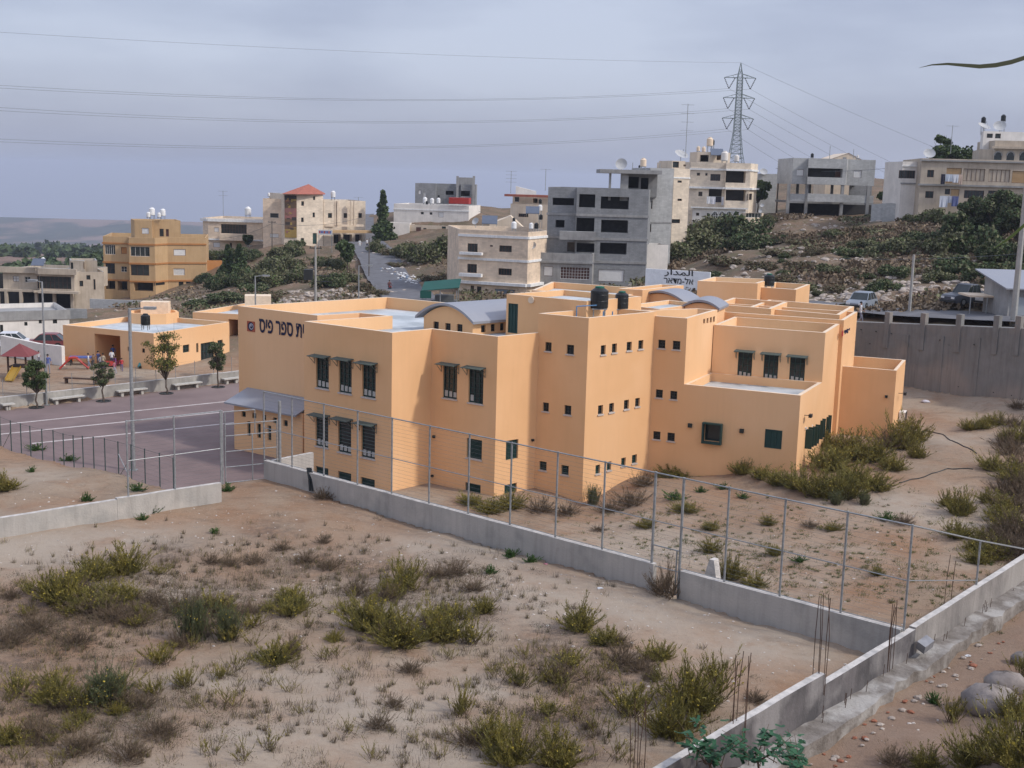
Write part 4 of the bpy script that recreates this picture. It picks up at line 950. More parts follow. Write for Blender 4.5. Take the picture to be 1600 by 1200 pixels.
# poles ------------------------------------------------------
def light_pole(base, h, label, head=(1.0, .3), r=.085, m='galv', arm=0.9):
    T = Thing('light_pole', label, 'light pole', tuple(base)); p = MB(); p.tube((0, 0, 0), (0, 0, h), r, 10, r2=r * .75); T.part('pole', p, [M[m]])
    p = MB(); p.box((0, 0, 0), (.4, .4, .05)); T.part('base_plate', p, [M[m]])
    p = MB(); d = np.array(head); d = d / np.linalg.norm(d); p.tube((0, 0, h - .05), (d[0] * arm, d[1] * arm, h + .05), .035, 6); T.part('arm', p, [M[m]])
    a_ = math.atan2(d[1], d[0]); p = MB(); p.box((d[0] * (arm + .25), d[1] * (arm + .25), h - .02), (.7, .28, .14), a_); p.box((d[0] * (arm + .25), d[1] * (arm + .25), h - .05), (.55, .2, .03), a_, 1); T.part('lamp_head', p, [M['galv'], M['white']])
    return T
b = Pz(209, 735, ZC); t_ = P(204, 482, b[1]); light_pole((b[0], b[1], ZC), float(t_[2] - ZC), 'tall square lamp post standing in the court behind the green fence', head=(1, .1), r=.12)
b = Pz(73, 633, ZC); t_ = P(66, 440, b[1]); light_pole((b[0], b[1], ZC), float(t_[2] - ZC), 'lamp post rising beside the leftmost court tree', head=(-1, .2), arm=.5)
q = at(398, 118); t_ = P(397, 431, 118); light_pole(tuple(q), float(t_[2] - q[2]), 'lamp post rising behind the left corner of the school roof', head=(1, 0), arm=.8)
q = at(561, 140); t_ = P(561, 415, 140); light_pole(tuple(q), float(t_[2] - q[2]), 'pale lamp post beside the road bend behind the school roof', head=(1, .1), arm=1.0)
def util_pole(px, pyt, Y, label, m='trunk', r=.11, arms=1, name='utility_pole'):
    q = at(px, Y); h = float(P(px, pyt, Y)[2] - q[2]); T = Thing(name, label, 'utility pole', tuple(q)); p = MB(); p.tube((0, 0, -.2), (0, 0, h), r, 8, r2=r * .7); T.part('pole', p, [M[m]])
    for k in range(arms):
        p = MB(); p.box((0, 0, h - .3 - k * .9), (1.3, .1, .1)); 
        for x in (-.55, 0, .55): p.tube((x, 0, h - .2 - k * .9), (x, 0, h - .05 - k * .9), .04, 6)
        T.part('cross_arm', p, [M['dark']])
    return T
M['wood'] = mat('weathered_pole_wood', (.13, .11, .09), .9, scale=5); M['poleconc'] = mat('concrete_pole', (.38, .37, .34), .9, scale=3, streak=.3)
util_pole(425, 345, 214, 'wooden utility pole in front of the red roofed building', 'wood'); util_pole(577, 372, 178, 'dark thin pole at the left side of the road', 'wood', r=.09, arms=0)
tp = util_pole(493, 384, 128, 'pole with transformer box and cross arms above the olive bushes', 'poleconc', r=.15, arms=1)
h = float(P(493, 384, 128)[2] - at(493, 128)[2]); p = MB(); p.box((-.75, 0, h - 3.6), (.9, .7, 1.1)); p.box((.75, 0, h - 3.2), (1.6, .12, .1)); p.box((.75, 0, h - 3.8), (1.9, .12, .1)); tp.part('transformer_box', p, [M['dark']])
util_pole(1432, 398, 98, 'slim pale concrete pole below the bushy hillside', 'poleconc', r=.14, arms=0)
util_pole(1212, 262, 200, 'dark pole between white flats and grey house', 'wood', r=.13, arms=0)
p_ = util_pole(1598, 290, 88, 'thick pale concrete pole at the right edge of the view', 'poleconc', r=.26, arms=0)
# ------------------------------------------------------------------ houses of the town
M['stone'] = block_mat('cream_stone', (.86, .68, .50), .86, .5, .25, .012, .18)
M['stone2'] = block_mat('pale_stone', (.84, .71, .55), .88, .5, .25, .012, .15)
M['ochre'] = mat('ochre_render', (.52, .35, .185), .9, (.47, .31, .16), scale=.6, streak=.25)
M['ochreband'] = mat('ochre_band', (.44, .20, .07), .9)
M['blockwork'] = block_mat('grey_blockwork', (.30, .305, .305), .8, .4, .2, .015, .25)
M['blockwork2'] = block_mat('light_blockwork', (.52, .52, .50), .84, .4, .2, .015, .3)
M['slab'] = mat('concrete_slab', (.34, .335, .32), .9, (.26, .255, .245), scale=1, streak=.35)
M['whitewash'] = mat('whitewash', (.78, .73, .66), .9, (.66, .62, .56), scale=.7, streak=.2)
M['creamr'] = mat('cream_render', (.72, .60, .46), .9, (.62, .51, .38), scale=.7, streak=.3)
M['greyr'] = mat('grey_beige_render', (.52, .44, .34), .9, (.42, .35, .27), scale=.6, streak=.4)
M['void'] = mat('dark_room', (.05, .048, .046), .95, (.035, .034, .033), scale=2)  # near-black room backs: the shade inside put into the colour
M['brown'] = mat('brown_frame', (.09, .04, .03), .6)
M['paleband'] = mat('pale_band', (.85, .84, .80), .8, scale=2, streak=.3)
M['shut'] = mat('white_shutter', (.62, .61, .58), .6, scale=4)
ZA, ZBB, ZCC, ZD, ZEE = (0, 300), (300, 240), (640, 200), (1000, 80), (1200, 150)
def vol(T, front, ytop, depth, m, zoom=None, wins=(), par=.7, z0=None, name='wall', xtop=None, roof='slab', dirb=None, bands=(), pt_t=.2, capm='slab', ybase=None):
    """front: [(px,Y),...] left to right; wins: (edge, style, x0,y0,x1,y1[,kw]) in zoom pixels"""
    pts = [v2(P(x, 350, Y)) for x, Y in front]; zt = float(P(front[0][0] if xtop is None else xtop, ytop, front[0][1])[2])
    fm = np.array(pts[-1]) - np.array(pts[0]); fm = fm / np.linalg.norm(fm); bk = np.array([-fm[1], fm[0]]) if dirb is None else np.array(dirb)
    poly = pts + [v2(np.array(pts[-1]) + bk * depth), v2(np.array(pts[0]) + bk * depth)]
    if ybase is not None: z0 = float(P(front[0][0], ybase, front[0][1])[2])
    if z0 is None: z0 = min(H(*p) for p in poly) - .6
    facs = {i: Fac(T, pts[i], pts[i + 1]) for i in range(len(pts) - 1)}
    for wn in wins:
        e, st_, q = wn[0], wn[1], wn[2:6]; kw = dict(wn[6]) if len(wn) > 6 else {}
        r = zm(*zoom, *q) if zoom else q; f = facs[e]
        if st_ == 'void':
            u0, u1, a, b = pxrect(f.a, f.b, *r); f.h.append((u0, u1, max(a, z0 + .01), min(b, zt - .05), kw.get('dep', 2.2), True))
            if kw.get('rail'):
                mb = MB(); pt = f.pt; n = int((u1 - u0) / .3)
                lbox(mb, pt, u0, u1, a + .85, a + .92, -.08, -.03)
                for k in range(n): lbox(mb, pt, u0 + (u1 - u0) * k / n, u0 + (u1 - u0) * k / n + .04, a, a + .85, -.07, -.04)
                T.part('railing', mb, [M['dark']])
        else:
            kw.setdefault('sill', False); kw.setdefault('frame', M['brown']); kw.setdefault('dep', .14); f.win(r, st_, **kw)
    w, r = MB(), MB(); hol = {i: f.h for i, f in facs.items()}
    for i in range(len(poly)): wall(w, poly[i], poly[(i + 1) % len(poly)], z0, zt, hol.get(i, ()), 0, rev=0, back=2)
    q = inset(poly, pt_t)
    if par > 0:
        n = len(poly)
        for i in range(n):
            j = (i + 1) % n
            w.poly([(*poly[i], zt), (*poly[j], zt), (*q[j], zt), (*q[i], zt)], 1); w.poly([(*q[j], zt - par), (*q[i], zt - par), (*q[i], zt), (*q[j], zt)], 0)
        r.poly([(*p, zt - par) for p in q])
    else: r.poly([(*p, zt) for p in poly])
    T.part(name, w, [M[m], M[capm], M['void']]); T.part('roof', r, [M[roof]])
    for (yb, hh, out, mm) in bands:     # string courses and balcony slabs: zoom y at the first point, height, projection, material
        yy = zoom[1] + yb / 4 if zoom else yb; zb = float(P(front[0][0], yy, front[0][1])[2]); bm = MB()
        for i in range(len(pts) - 1):
            f = facs[i]; Lq = float(np.linalg.norm(np.array(pts[i + 1]) - np.array(pts[i]))); lbox(bm, f.pt, -out if i == 0 else 0.0, Lq + (out if i == len(pts) - 2 else 0), zb - hh / 2, zb + hh / 2, .003, out)
        T.part('band', bm, [M[mm]])
    return facs, zt, poly
def house(name, label, px, py, Y, cat='house'): 
    q = P(px, py, Y); return Thing(name, label, cat, (q[0], q[1], H(q[0], q[1])), world=True)
def extra(T, name, x0, Y0, x1, Y1, ya, yb, w0, w1, m, zoom=None):
    """a box on the plane between two columns: balcony fronts, slabs, canopies (pixels, w outwards)"""
    a, b = v2(P(x0, 350, Y0)), v2(P(x1, 350, Y1)); zt = float(P(x0, ya, Y0)[2]); zb = float(P(x0, yb, Y0)[2]); mb = MB(); pt = frame_pts(a, b)
    lbox(mb, pt, 0, float(np.linalg.norm(np.array(b) - np.array(a))), zb, zt, w0, w1); return T.part(name, mb, [M[m]])

# ochre house
T = house('apartment_house', 'ochre four storey house with darker bands and white tanks on its roof', 240, 440, 206)
vol(T, [(160, 206.5), (200, 206.3), (200.5, 205), (241, 205), (261, 208), (321, 210)], 369, 12, 'ochre', ZA,
    [(0, 'cols', 655, 330, 720, 390, {'frame': M['whitewash']}), (0, 'shutter', 757, 345, 793, 387, {'glass': M['ochreband']}), (2, 'cols', 815, 342, 935, 402, {'frame': M['whitewash'], 'bars': (3, 0)}), (4, 'shutter', 1085, 358, 1160, 398),
     (0, 'cross', 660, 445, 718, 510), (0, 'cross', 757, 465, 793, 500, {'frame': M['whitewash']}), (2, 'cols', 818, 455, 932, 522, {'bars': (2, 0)}), (4, 'cols', 1085, 478, 1155, 520, {'frame': M['whitewash'], 'glass': M['shut']}),
     (0, 'void', 655, 545, 720, 608), (0, 'void', 735, 550, 796, 615), (2, 'void', 838, 558, 957, 620), (4, 'plain', 1117, 560, 1147, 625, {'name': 'door'}), (4, 'plain', 1163, 560, 1193, 587), (3, 'plain', 968, 560, 1030, 583)],
    bands=[(318, .28, .12, 'ochreband'), (437, .28, .12, 'ochreband'), (548, .28, .12, 'ochreband')], roof='slab', capm='ochre')
vol(T, [(210, 208), (237, 208), (238, 210), (282, 211)], 344, 6, 'ochre', ZA, [(0, 'shutter', 885, 225, 930, 262), (2, 'plain', 997, 230, 1023, 278, {'name': 'door'}), (2, 'plain', 1037, 232, 1055, 278, {'glass': M['brown']})], par=.3, z0=6.5, capm='ochre')
st_ = MB(); q0 = P(300, 452, 204); q1 = P(262, 475, 202)
for k in range(8):
    a = q0 + (q1 - q0) * k / 8; b = q0 + (q1 - q0) * (k + 1) / 8; st_.box(((a[0] + b[0]) / 2, a[1], H(a[0], a[1]) - .5), (abs(a[0] - b[0]) * 1.02, 1.3, a[2] - H(a[0], a[1]) + .5 if a[2] > H(a[0], a[1]) else .6))
T.part('outside_stair', st_, [M['ochre']])
# pale concrete villa at the left edge
T = house('villa', 'beige two storey villa on open pillars at the left edge of the view', 60, 450, 190)
vol(T, [(1, 190), (57, 190), (58, 188.8), (113, 188.8)], 421, 12, 'greyr', ZA, [(0, 'cross', 80, 525, 118, 560, {'glass': M['shut']}), (0, 'cross', 155, 530, 190, 565, {'frame': M['shut']}), (2, 'cols', 233, 528, 445, 605, {'bars': (7, 1)})], par=.5,
    ybase=452, bands=[(483, .9, .5, 'greyr'), (610, .35, .9, 'greyr')])
for x in (10, 33, 57, 85, 113):
    m_ = MB(); q = P(x, 460, 189.3); m_.box((q[0], q[1], H(q[0], q[1]) - .5), (.45, .45, float(P(1, 452, 190)[2]) - H(q[0], q[1]) + .52)); T.part('pillar', m_, [M['greyr']])
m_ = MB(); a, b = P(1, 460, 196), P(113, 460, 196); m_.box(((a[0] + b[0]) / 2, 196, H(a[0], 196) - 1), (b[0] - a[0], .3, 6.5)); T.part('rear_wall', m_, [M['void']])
vol(T, [(113, 190), (160, 192)], 425, 9, 'greyr', ZA, [(0, 'plain', 540, 520, 565, 548), (0, 'plain', 497, 555, 520, 590), (0, 'plain', 585, 545, 597, 610, {'name': 'door'})], par=.9, z0=-4)
vol(T, [(108, 191), (130, 191), (131, 192.5), (150, 192.5)], 407, 5, 'greyr', ZA, [(0, 'plain', 440, 440, 458, 495), (0, 'plain', 520, 440, 528, 480, {'glass': M['ochre']})], par=.3, z0=2)
# white workshop and block walls in front of the ochre house
T = house('workshop', 'long low whitewashed workshop with small dark windows at the left edge', 50, 520, 128)
vol(T, [(-25, 126), (103, 130)], 489, 9, 'whitewash', ZA, [(0, 'plain', 152, 812, 172, 836, {'frame': M['dark']}), (0, 'plain', 242, 800, 262, 822, {'frame': M['dark']}), (0, 'plain', 330, 796, 357, 822, {'frame': M['dark']}), (0, 'plain', 0, 830, 20, 890, {'frame': M['dark']})], par=.5, bands=[(778, 1.0, .12, 'slab')])
def pxwall(label, pts, m='blockwork', th=.3, name='block_wall', z0=-2):
    mb = MB()
    for (x0, y0, Y0), (x1, y1, Y1) in zip(pts[:-1], pts[1:]):
        a, b = P(x0, y0, Y0), P(x1, y1, Y1); d = (b - a)[:2]; d = d / np.linalg.norm(d); n = np.array([-d[1], d[0]]) * th; za = min(H(a[0], a[1]), H(b[0], b[1])) - .6
        mb.hexa([(*a[:2], za), (*b[:2], za), (*(b[:2] + n), za), (*(a[:2] + n), za), tuple(a), tuple(b), (*(b[:2] + n), b[2]), (*(a[:2] + n), a[2])])
    a = P(*pts[0]); return single(name, mb, [M[m]], label, 'wall', loc=(a[0], a[1], za))
pxwall('stepped grey block wall in front of the villa', [(15, 483, 150), (60, 481, 150), (136, 483, 152)])
pxwall('grey block wall below the ochre house', [(140, 467, 170), (250, 471, 168)], m='blockwork2')
pxwall('short orange garden wall right of the ochre house', [(321, 407, 214), (347, 407, 216)], m='ochreband')
# kindergarten
ZKT = 6.4
T = Thing('kindergarten', 'low ochre kindergarten with a deep porch, flat roof and round roof drum', 'kindergarten', (*v2(Pz(240, 521, ZKT)), KZ), world=True)
ka, kb, kc = v2(Pz(98, 507.5, ZKT)), v2(Pz(240, 521, ZKT)), v2(Pz(358, 503, ZKT))
fa, fb_ = Fac(T, ka, kb), Fac(T, kb, kc)
u0, u1, a, b = pxrect(ka, kb, *zm(*ZA, 593, 893, 752, 1020)); fa.h.append((u0, u1, KZ + .02, b, 3.4, True))
for q in ((797, 968, 815, 996), (887, 978, 905, 1005)): fa.win(zm(*ZA, *q), 'plain', sill=False, frame=M['dark'])
for q in ((1143, 955, 1183, 1003), (1360, 925, 1392, 980)): fb_.win(zm(*ZA, *q), 'cross', sill=False)
fb_.win(zm(*ZA, 1227, 945, 1240, 1003), 'plain', sill=False); fb_.win(zm(*ZA, 1255, 940, 1338, 1050), 'cols', sill=False, name='door', bars=(3, 1))
w, r = MB(), MB(); kd_ = (kc[0] + ka[0] - kb[0], kc[1] + ka[1] - kb[1]); block(w, r, [ka, kb, kc, kd_], KZ - .8, ZKT, par=.45, holes={0: fa.h, 1: fb_.h}); T.part('wall', w, mats_w); T.part('roof', r, [M['roofsheet']])
c = Pz(229, 507, ZKT - .45)[:2] + np.array([0, 2.2]); dm = MB(); dm.lathe([(2.35, 0), (2.35, .95), (2.1, .95), (2.1, .7)], (*c, ZKT - .45), n=8); T.part('roof_drum', dm, [M['orange']])
bx = MB(); bx.box((c[0] - .05, c[1] + .9, ZKT - .4), (2.5, 1.3, 1.75), .1); T.part('roof_box', bx, [M['cap']])
wp = [Pz(301, 487.5, ZKT), Pz(374, 491, ZKT)]; w, r = MB(), MB(); p0, p1 = v2(wp[0]), v2(wp[1]); fw = Fac(T, p0, p1); u0, u1, a, b = pxrect(p0, p1, 357, 499, 372, 530); fw.h.append((u0, u1, KZ, b, 3.0, True))
block(w, r, [p0, p1, (p1[0] + 3, p1[1] + 9), (p0[0] + 3, p0[1] + 9)], KZ - .8, ZKT, par=.45, holes={0: fw.h}); T.part('wing_wall', w, mats_w); T.part('wing_roof', r, [M['roofsheet']])
q = Pz(400, 478, ZKT + .2); bx = MB(); bx.box((q[0], q[1] + 1, ZKT - .4), (2.6, 2.0, 1.6), .2); T.part('roof_box', bx, [M['cap']])
# pale house with brown balcony window
T = house('flat_house', 'pale two storey stone house with dark brown balcony glazing', 365, 380, 235)
vol(T, [(317, 236), (325, 235), (410, 235)], 340, 12, 'stone', ZBB, [(1, 'cols', 182, 442, 342, 500, {'bars': (8, 1)}), (1, 'shutter', 138, 462, 168, 490), (1, 'shutter', 133, 555, 175, 585), (1, 'shutter', 340, 570, 378, 598), (1, 'plain', 236, 558, 250, 590)], par=.4,
    bands=[(412, .55, .35, 'paleband'), (532, .3, .25, 'paleband')])
extra(T, 'balcony', 344, 234, 386, 234, 365, 375, -.8, .8, 'stone')
# red roofed building with shop wing
T = house('apartment_building', 'cream stone building with red hipped roof, tall painted banner and shop awning', 490, 370, 225, 'building')
vol(T, [(411, 225), (443, 225)], 310, 10, 'stone', ZBB, [(0, 'plain', 487, 372, 542, 402, {'frame': M['whitewash']}), (0, 'shutter', 487, 500, 542, 525)], par=.5)
vol(T, [(443.5, 223), (464, 223), (505, 226)], 303, 12, 'stone2', ZBB, [(1, 'plain', 683, 298, 700, 326), (1, 'plain', 757, 268, 770, 290), (1, 'plain', 682, 400, 698, 428), (1, 'plain', 754, 368, 768, 398), (1, 'plain', 680, 528, 700, 556), (1, 'plain', 755, 497, 780, 565, {'glass': M['green']})], par=0)
vol(T, [(505.5, 226.5), (571, 230)], 313, 10, 'stone2', ZBB, [(0, 'plain', 800, 368, 812, 388), (0, 'plain', 850, 372, 875, 402), (0, 'plain', 948, 372, 970, 402), (0, 'plain', 1040, 372, 1062, 402), (0, 'void', 885, 505, 930, 562, {'dep': 1.5}), (0, 'void', 945, 505, 1000, 562, {'dep': 1.5}), (0, 'void', 1020, 505, 1062, 562, {'dep': 1.5})], par=.8)
for x in (522, 526, 547, 552): extra(T, 'pilaster', x, 227.6, x + 2.4, 227.7, 314, 352, -.2, .3, 'creamr')
for x0, x1 in ((508, 521), (531, 545), (555, 568)): extra(T, 'moulding', x0, 226.6, x1, 227.2, 350.5, 354, .01, .18, 'creamr')
extra(T, 'shop_awning', 512, 226, 577, 229, 359, 363, .1, 2.2, 'ochre')
a, b, c_ = P(440, 304, 221.5), P(464, 303, 221.5), P(508, 304.5, 226); e_ = float(b[2]); rf = MB(); q = [v2(a), v2(b), v2(c_), (c_[0] - 2, c_[1] + 13), (a[0] - 1, a[1] + 13)]; ap = (float((a[0] + c_[0]) / 2), float(a[1] + 7.5), e_ + 1.75)
for i in range(5): rf.poly([(*q[i], e_ - .05), (*q[(i + 1) % 5], e_ - .05), ap])
rf.poly([(*p, e_ - .06) for p in q[::-1]]); T.part('hipped_roof', rf, [M['tile']])
bn = MB(); a, b = v2(P(445, 350, 223)), v2(P(463.5, 350, 223)); pt = frame_pts(a, b); Lb = float(np.linalg.norm(np.array(b) - np.array(a))); zt, zb = float(P(445, 305, 223)[2]), float(P(445, 371, 223)[2]); hh = zt - zb
for i, (f0, f1, mi) in enumerate(((0, .12, 3), (.12, .3, 0), (.3, .55, 1), (.55, .8, 0), (.8, 1, 2))): lbox(bn, pt, 0, Lb, zb + hh * (1 - f1) + .003, zb + hh * (1 - f0), .05, .12, mi)
rnd = random.Random(4)
for i in range(26):
    u, z = rnd.uniform(.1, Lb - .5), zb + rnd.uniform(.05, .93) * hh; lbox(bn, pt, u, u + rnd.uniform(.2, .9) if u < Lb - 1 else Lb - .02, z, z + rnd.uniform(.1, .6), .12, .125 + i * .0005, rnd.randrange(4))
T.part('banner', bn, [mat('banner_brown', (.20, .12, .07), .7, (.12, .08, .05), scale=.8), mat('banner_rose', (.34, .14, .12), .7, (.22, .12, .1), scale=.8), mat('banner_gold', (.42, .29, .08), .7, (.3, .2, .06), scale=.8), mat('banner_dark', (.06, .05, .045), .7)])
sg = Thing('shop_sign', 'small white and blue shop sign on posts beside the road top', 'sign', tuple(at(508, 212)), world=True); s_ = MB(); a, b = P(497.5, 360, 212), P(519.5, 360, 212); pt = frame_pts(v2(a), v2(b)); Lb = float(b[0] - a[0]); z1_, z0_ = float(P(508, 359, 212)[2]), float(P(508, 367, 212)[2])
lbox(s_, pt, 0, Lb, z0_, z1_, 0, .15); rnd = random.Random(6)
for k in range(8): u = .15 + k * (Lb - .3) / 8; lbox(s_, pt, u, u + .22, z0_ + .25, z1_ - .2, .15, .16, 1 + (k % 3 == 0))
sg.part('panel', s_, [M['shut'], mat('sign_blue', (.08, .12, .35), .6), M['red']])
s_ = MB(); 
for u in (.1, Lb - .1): s_.tube(pt(u, H(a[0], a[1]) - .2, .05), pt(u, z0_, .05), .06, 6)
sg.part('posts', s_, [M['galv']])
# white flats with small red roof, and the unfinished grey block behind
T = house('flat_house', 'long white rendered house with a small bright red roof patch', 670, 350, 240)
vol(T, [(615, 241), (732, 238)], 318, 10, 'whitewash', ZCC, [(0, 'plain', 70, 525, 88, 540), (0, 'plain', 125, 527, 142, 542), (0, 'shutter', 180, 525, 212, 558)], par=.5, bands=[(505, .25, .1, 'paleband')], z0=9)
extra(T, 'red_roof', 701, 238.5, 732, 238, 308.5, 318, -2.5, .25, 'red')
vol(T, [(640, 236), (718, 234)], 351, 5, 'creamr', ZCC, [(0, 'plain', 40, 620, 70, 680, {'glass': M['brown'], 'name': 'door'}), (0, 'plain', 200, 615, 226, 665, {'glass': M['green'], 'name': 'door'}), (0, 'plain', 85, 625, 105, 640)], par=.3)
vol(T, [(607, 235), (640, 235)], 348, 5, 'whitewash', ZBB, [(0, 'plain', 1400, 460, 1430, 515, {'glass': M['brown']})], par=.2)
T = house('unfinished_building', 'grey unfinished block building with raw columns behind the white house', 695, 300, 262, 'building')
vol(T, [(648, 262), (680, 262), (681, 264), (718, 264), (719, 262), (742, 262)], 286, 10, 'blockwork', ZCC, [(0, 'shutter', 55, 388, 72, 415), (2, 'void', 225, 393, 275, 418), (4, 'void', 318, 393, 376, 426), (0, 'plain', 88, 400, 102, 440, {'frame': M['shut'], 'glass': M['shut']}), (2, 'plain', 175, 420, 188, 440)], par=.4, z0=8)
vol(T, [(715, 263), (737, 263)], 277, 5, 'slab', None, [], par=.2, z0=18)
for x in (714.5, 740):
    m_ = MB(); q = P(x, 300, 261.5); m_.box((q[0], q[1], 12), (.5, .4, float(P(x, 275, 261.5)[2]) - 12)); T.part('column', m_, [M['slab']])
# stepped cream house between
T = house('stepped_house', 'cream house with brown eaves rising in steps left of the dark grey flats', 820, 340, 200)
vol(T, [(797, 202), (856, 200)], 318, 10, 'creamr', ZCC, [(0, 'cols', 680, 535, 742, 556), (0, 'plain', 720, 545, 732, 556)], par=.5)
vol(T, [(800, 204), (860, 202)], 304, 8, 'creamr', ZCC, [(0, 'void', 770, 440, 800, 468), (0, 'plain', 655, 430, 685, 462, {'frame': M['shut']})], par=.2, z0=12)
extra(T, 'eave', 790, 203, 858, 201, 303, 306.5, -.5, 1.2, 'tile')
a, b = P(806, 291, 206), P(838, 299, 206); m_ = MB(); m_.hexa([(a[0], 206, 15), (b[0], 206, 15), (b[0], 211, 15), (a[0], 211, 15), (a[0], 206, a[2]), (b[0], 206, b[2]), (b[0], 211, b[2]), (a[0], 211, a[2])]); T.part('gable', m_, [M['whitewash']])
m_ = MB(); a, b = P(765, 350, 190), P(798, 338, 190); m_.hexa([(a[0], 190, 9), (b[0] + 6, 190, 9), (b[0] + 6, 198, 9), (a[0], 198, 9), (a[0], 190, a[2]), (b[0], 190, b[2]), (b[0], 198, b[2]), (a[0], 198, a[2])]); T.part('lower_roof', m_, [M['creamr']])
# cream three storey flats
T = house('apartment_house', 'cream three storey flats with white string courses beside the green canopy', 780, 430, 153)
vol(T, [(718, 154), (826, 150.5), (855, 156)], 358, 12, 'stone', ZCC,
    [(0, 'cols', 362, 722, 425, 775, {'bars': (2, 0)}), (0, 'cols', 560, 735, 638, 775, {'bars': (3, 0)}), (0, 'plain', 502, 732, 520, 742), (0, 'cols', 360, 850, 420, 905, {'bars': (2, 0)}), (0, 'cols', 555, 878, 638, 920, {'bars': (4, 0)}), (0, 'plain', 380, 985, 402, 1078, {'glass': M['brown'], 'name': 'door'}), (0, 'plain', 420, 990, 448, 1050), (0, 'shutter', 530, 1008, 655, 1110, {'name': 'garage_door', 'glass': mat('garage_blue', (.25, .29, .33), .7)})],
    par=.7, bands=[(668, .32, .12, 'paleband'), (812, .3, .12, 'paleband'), (958, .35, .5, 'paleband')], capm='creamr')
extra(T, 'window_ledge', 721, 153.5, 756, 152.5, 393, 397, 0.01, .6, 'paleband'); extra(T, 'window_ledge', 721, 153.5, 756, 152.5, 426, 431, 0.01, .6, 'paleband')
# dark grey five storey block
T = house('unfinished_building', 'dark grey five storey concrete flats with empty window openings and a roof slab', 930, 400, 157, 'building')
vol(T, [(855, 158), (899, 157.6), (900, 156.4), (1012, 156)], 292, 12, 'blockwork', ZCC,
    [(0, 'void', 893, 437, 1027, 483), (2, 'void', 1060, 414, 1160, 497), (2, 'void', 1195, 430, 1370, 507), (0, 'void', 912, 575, 968, 622), (2, 'void', 1042, 562, 1155, 650), (2, 'void', 1197, 575, 1365, 655),
     (0, 'plain', 985, 715, 1033, 777), (2, 'void', 1044, 720, 1155, 778), (2, 'void', 1190, 718, 1357, 790), (2, 'shutter', 1180, 885, 1340, 960), (2, 'grid', 1060, 872, 1140, 945, {'frame': M['shut']})],
    par=.5, bands=[(535, .32, .1, 'slab'), (680, .32, .1, 'slab'), (822, .32, .1, 'slab')], capm='slab')
vol(T, [(833, 154.5), (874, 154.0), (928, 153.5)], 394, 4, 'slab', ZCC, [(0, 'shutter', 838, 865, 895, 925), (1, 'grid', 942, 870, 1125, 945, {'frame': M['shut'], 'bars': (9, 3), 'glass': M['brown']})], par=.5, bands=[(832, .25, .2, 'slab')])
extra(T, 'balcony', 875, 155.2, 931, 155, 361, 374, -1, .35, 'slab')
vol(T, [(968, 160), (1024, 159.5)], 271, 6, 'slab', ZCC, [(0, 'void', 1362, 305, 1432, 375), (0, 'void', 1445, 312, 1492, 382)], par=.1, z0=18)
extra(T, 'roof_slab', 934, 157, 1030, 157, 264, 270, -7, .6, 'slab')
for x, ww in ((952.5, .28), (975, 1.0)):
    m_ = MB(); q = P(x, 300, 157.2); m_.box((q[0], q[1], 17.5), (ww, .4, float(P(x, 269, 157.2)[2]) - 17.5)); T.part('column', m_, [M['slab']])
# narrow pale block right of it
T = house('apartment_house', 'tall narrow pale grey flats squeezed against the dark grey block', 1030, 350, 165)
vol(T, [(1012.5, 163), (1027, 163.2), (1049, 163.6)], 262, 9, 'blockwork2', ZCC, [(0, 'plain', 1505, 455, 1518, 505), (0, 'plain', 1497, 600, 1510, 650), (0, 'plain', 1490, 748, 1503, 790)], par=.5, bands=[(590, .2, .05, 'slab')])
f = None
vol(T, [(1049.5, 168), (1074, 169)], 263, 9, 'stone2', ZD, [(0, 'plain', 235, 808, 262, 822), (0, 'plain', 235, 922, 262, 936), (0, 'plain', 195, 1050, 250, 1075)], par=.4, bands=[(790, .2, .08, 'paleband')])
vol(T, [(1046, 170), (1066, 170.5)], 251, 5, 'creamr', ZD, [(0, 'plain', 205, 690, 243, 728), (0, 'plain', 272, 708, 288, 720)], par=.2, z0=20)
vol(T, [(1012, 158), (1046, 158.5)], 382, 4, 'whitewash', None, [], par=.6)
# white and cream flats under the pylon
T = house('apartment_building', 'cream and white flats with arched windows and crowded rooftop below the pylon', 1130, 320, 188, 'building')
vol(T, [(1075, 190), (1129, 189), (1130, 188), (1168, 188), (1179, 193)], 253, 14, 'stone2', ZD,
    [(0, 'plain', 355, 760, 375, 778), (0, 'plain', 408, 762, 422, 778), (0, 'cols', 440, 768, 502, 810, {'bars': (5, 0)}), (2, 'void', 522, 745, 660, 822, {'dep': 1.6}), (0, 'cross', 365, 878, 390, 906), (0, 'void', 428, 860, 510, 945, {'dep': 1.4}), (2, 'void', 536, 868, 660, 935, {'dep': 1.6}), (3, 'cols', 678, 890, 700, 930)],
    par=.9, bands=[(735, .3, .15, 'paleband'), (850, .3, .35, 'paleband')], capm='creamr')
arch = [(0, 'plain', 350, 1010, 370, 1028), (0, 'plain', 418, 1012, 432, 1030)]
F3, zt3, _ = vol(T, [(1081, 186), (1164, 184.5)], 324, 4, 'whitewash', ZD, arch, par=.3, bands=[(975, .2, .3, 'paleband')])
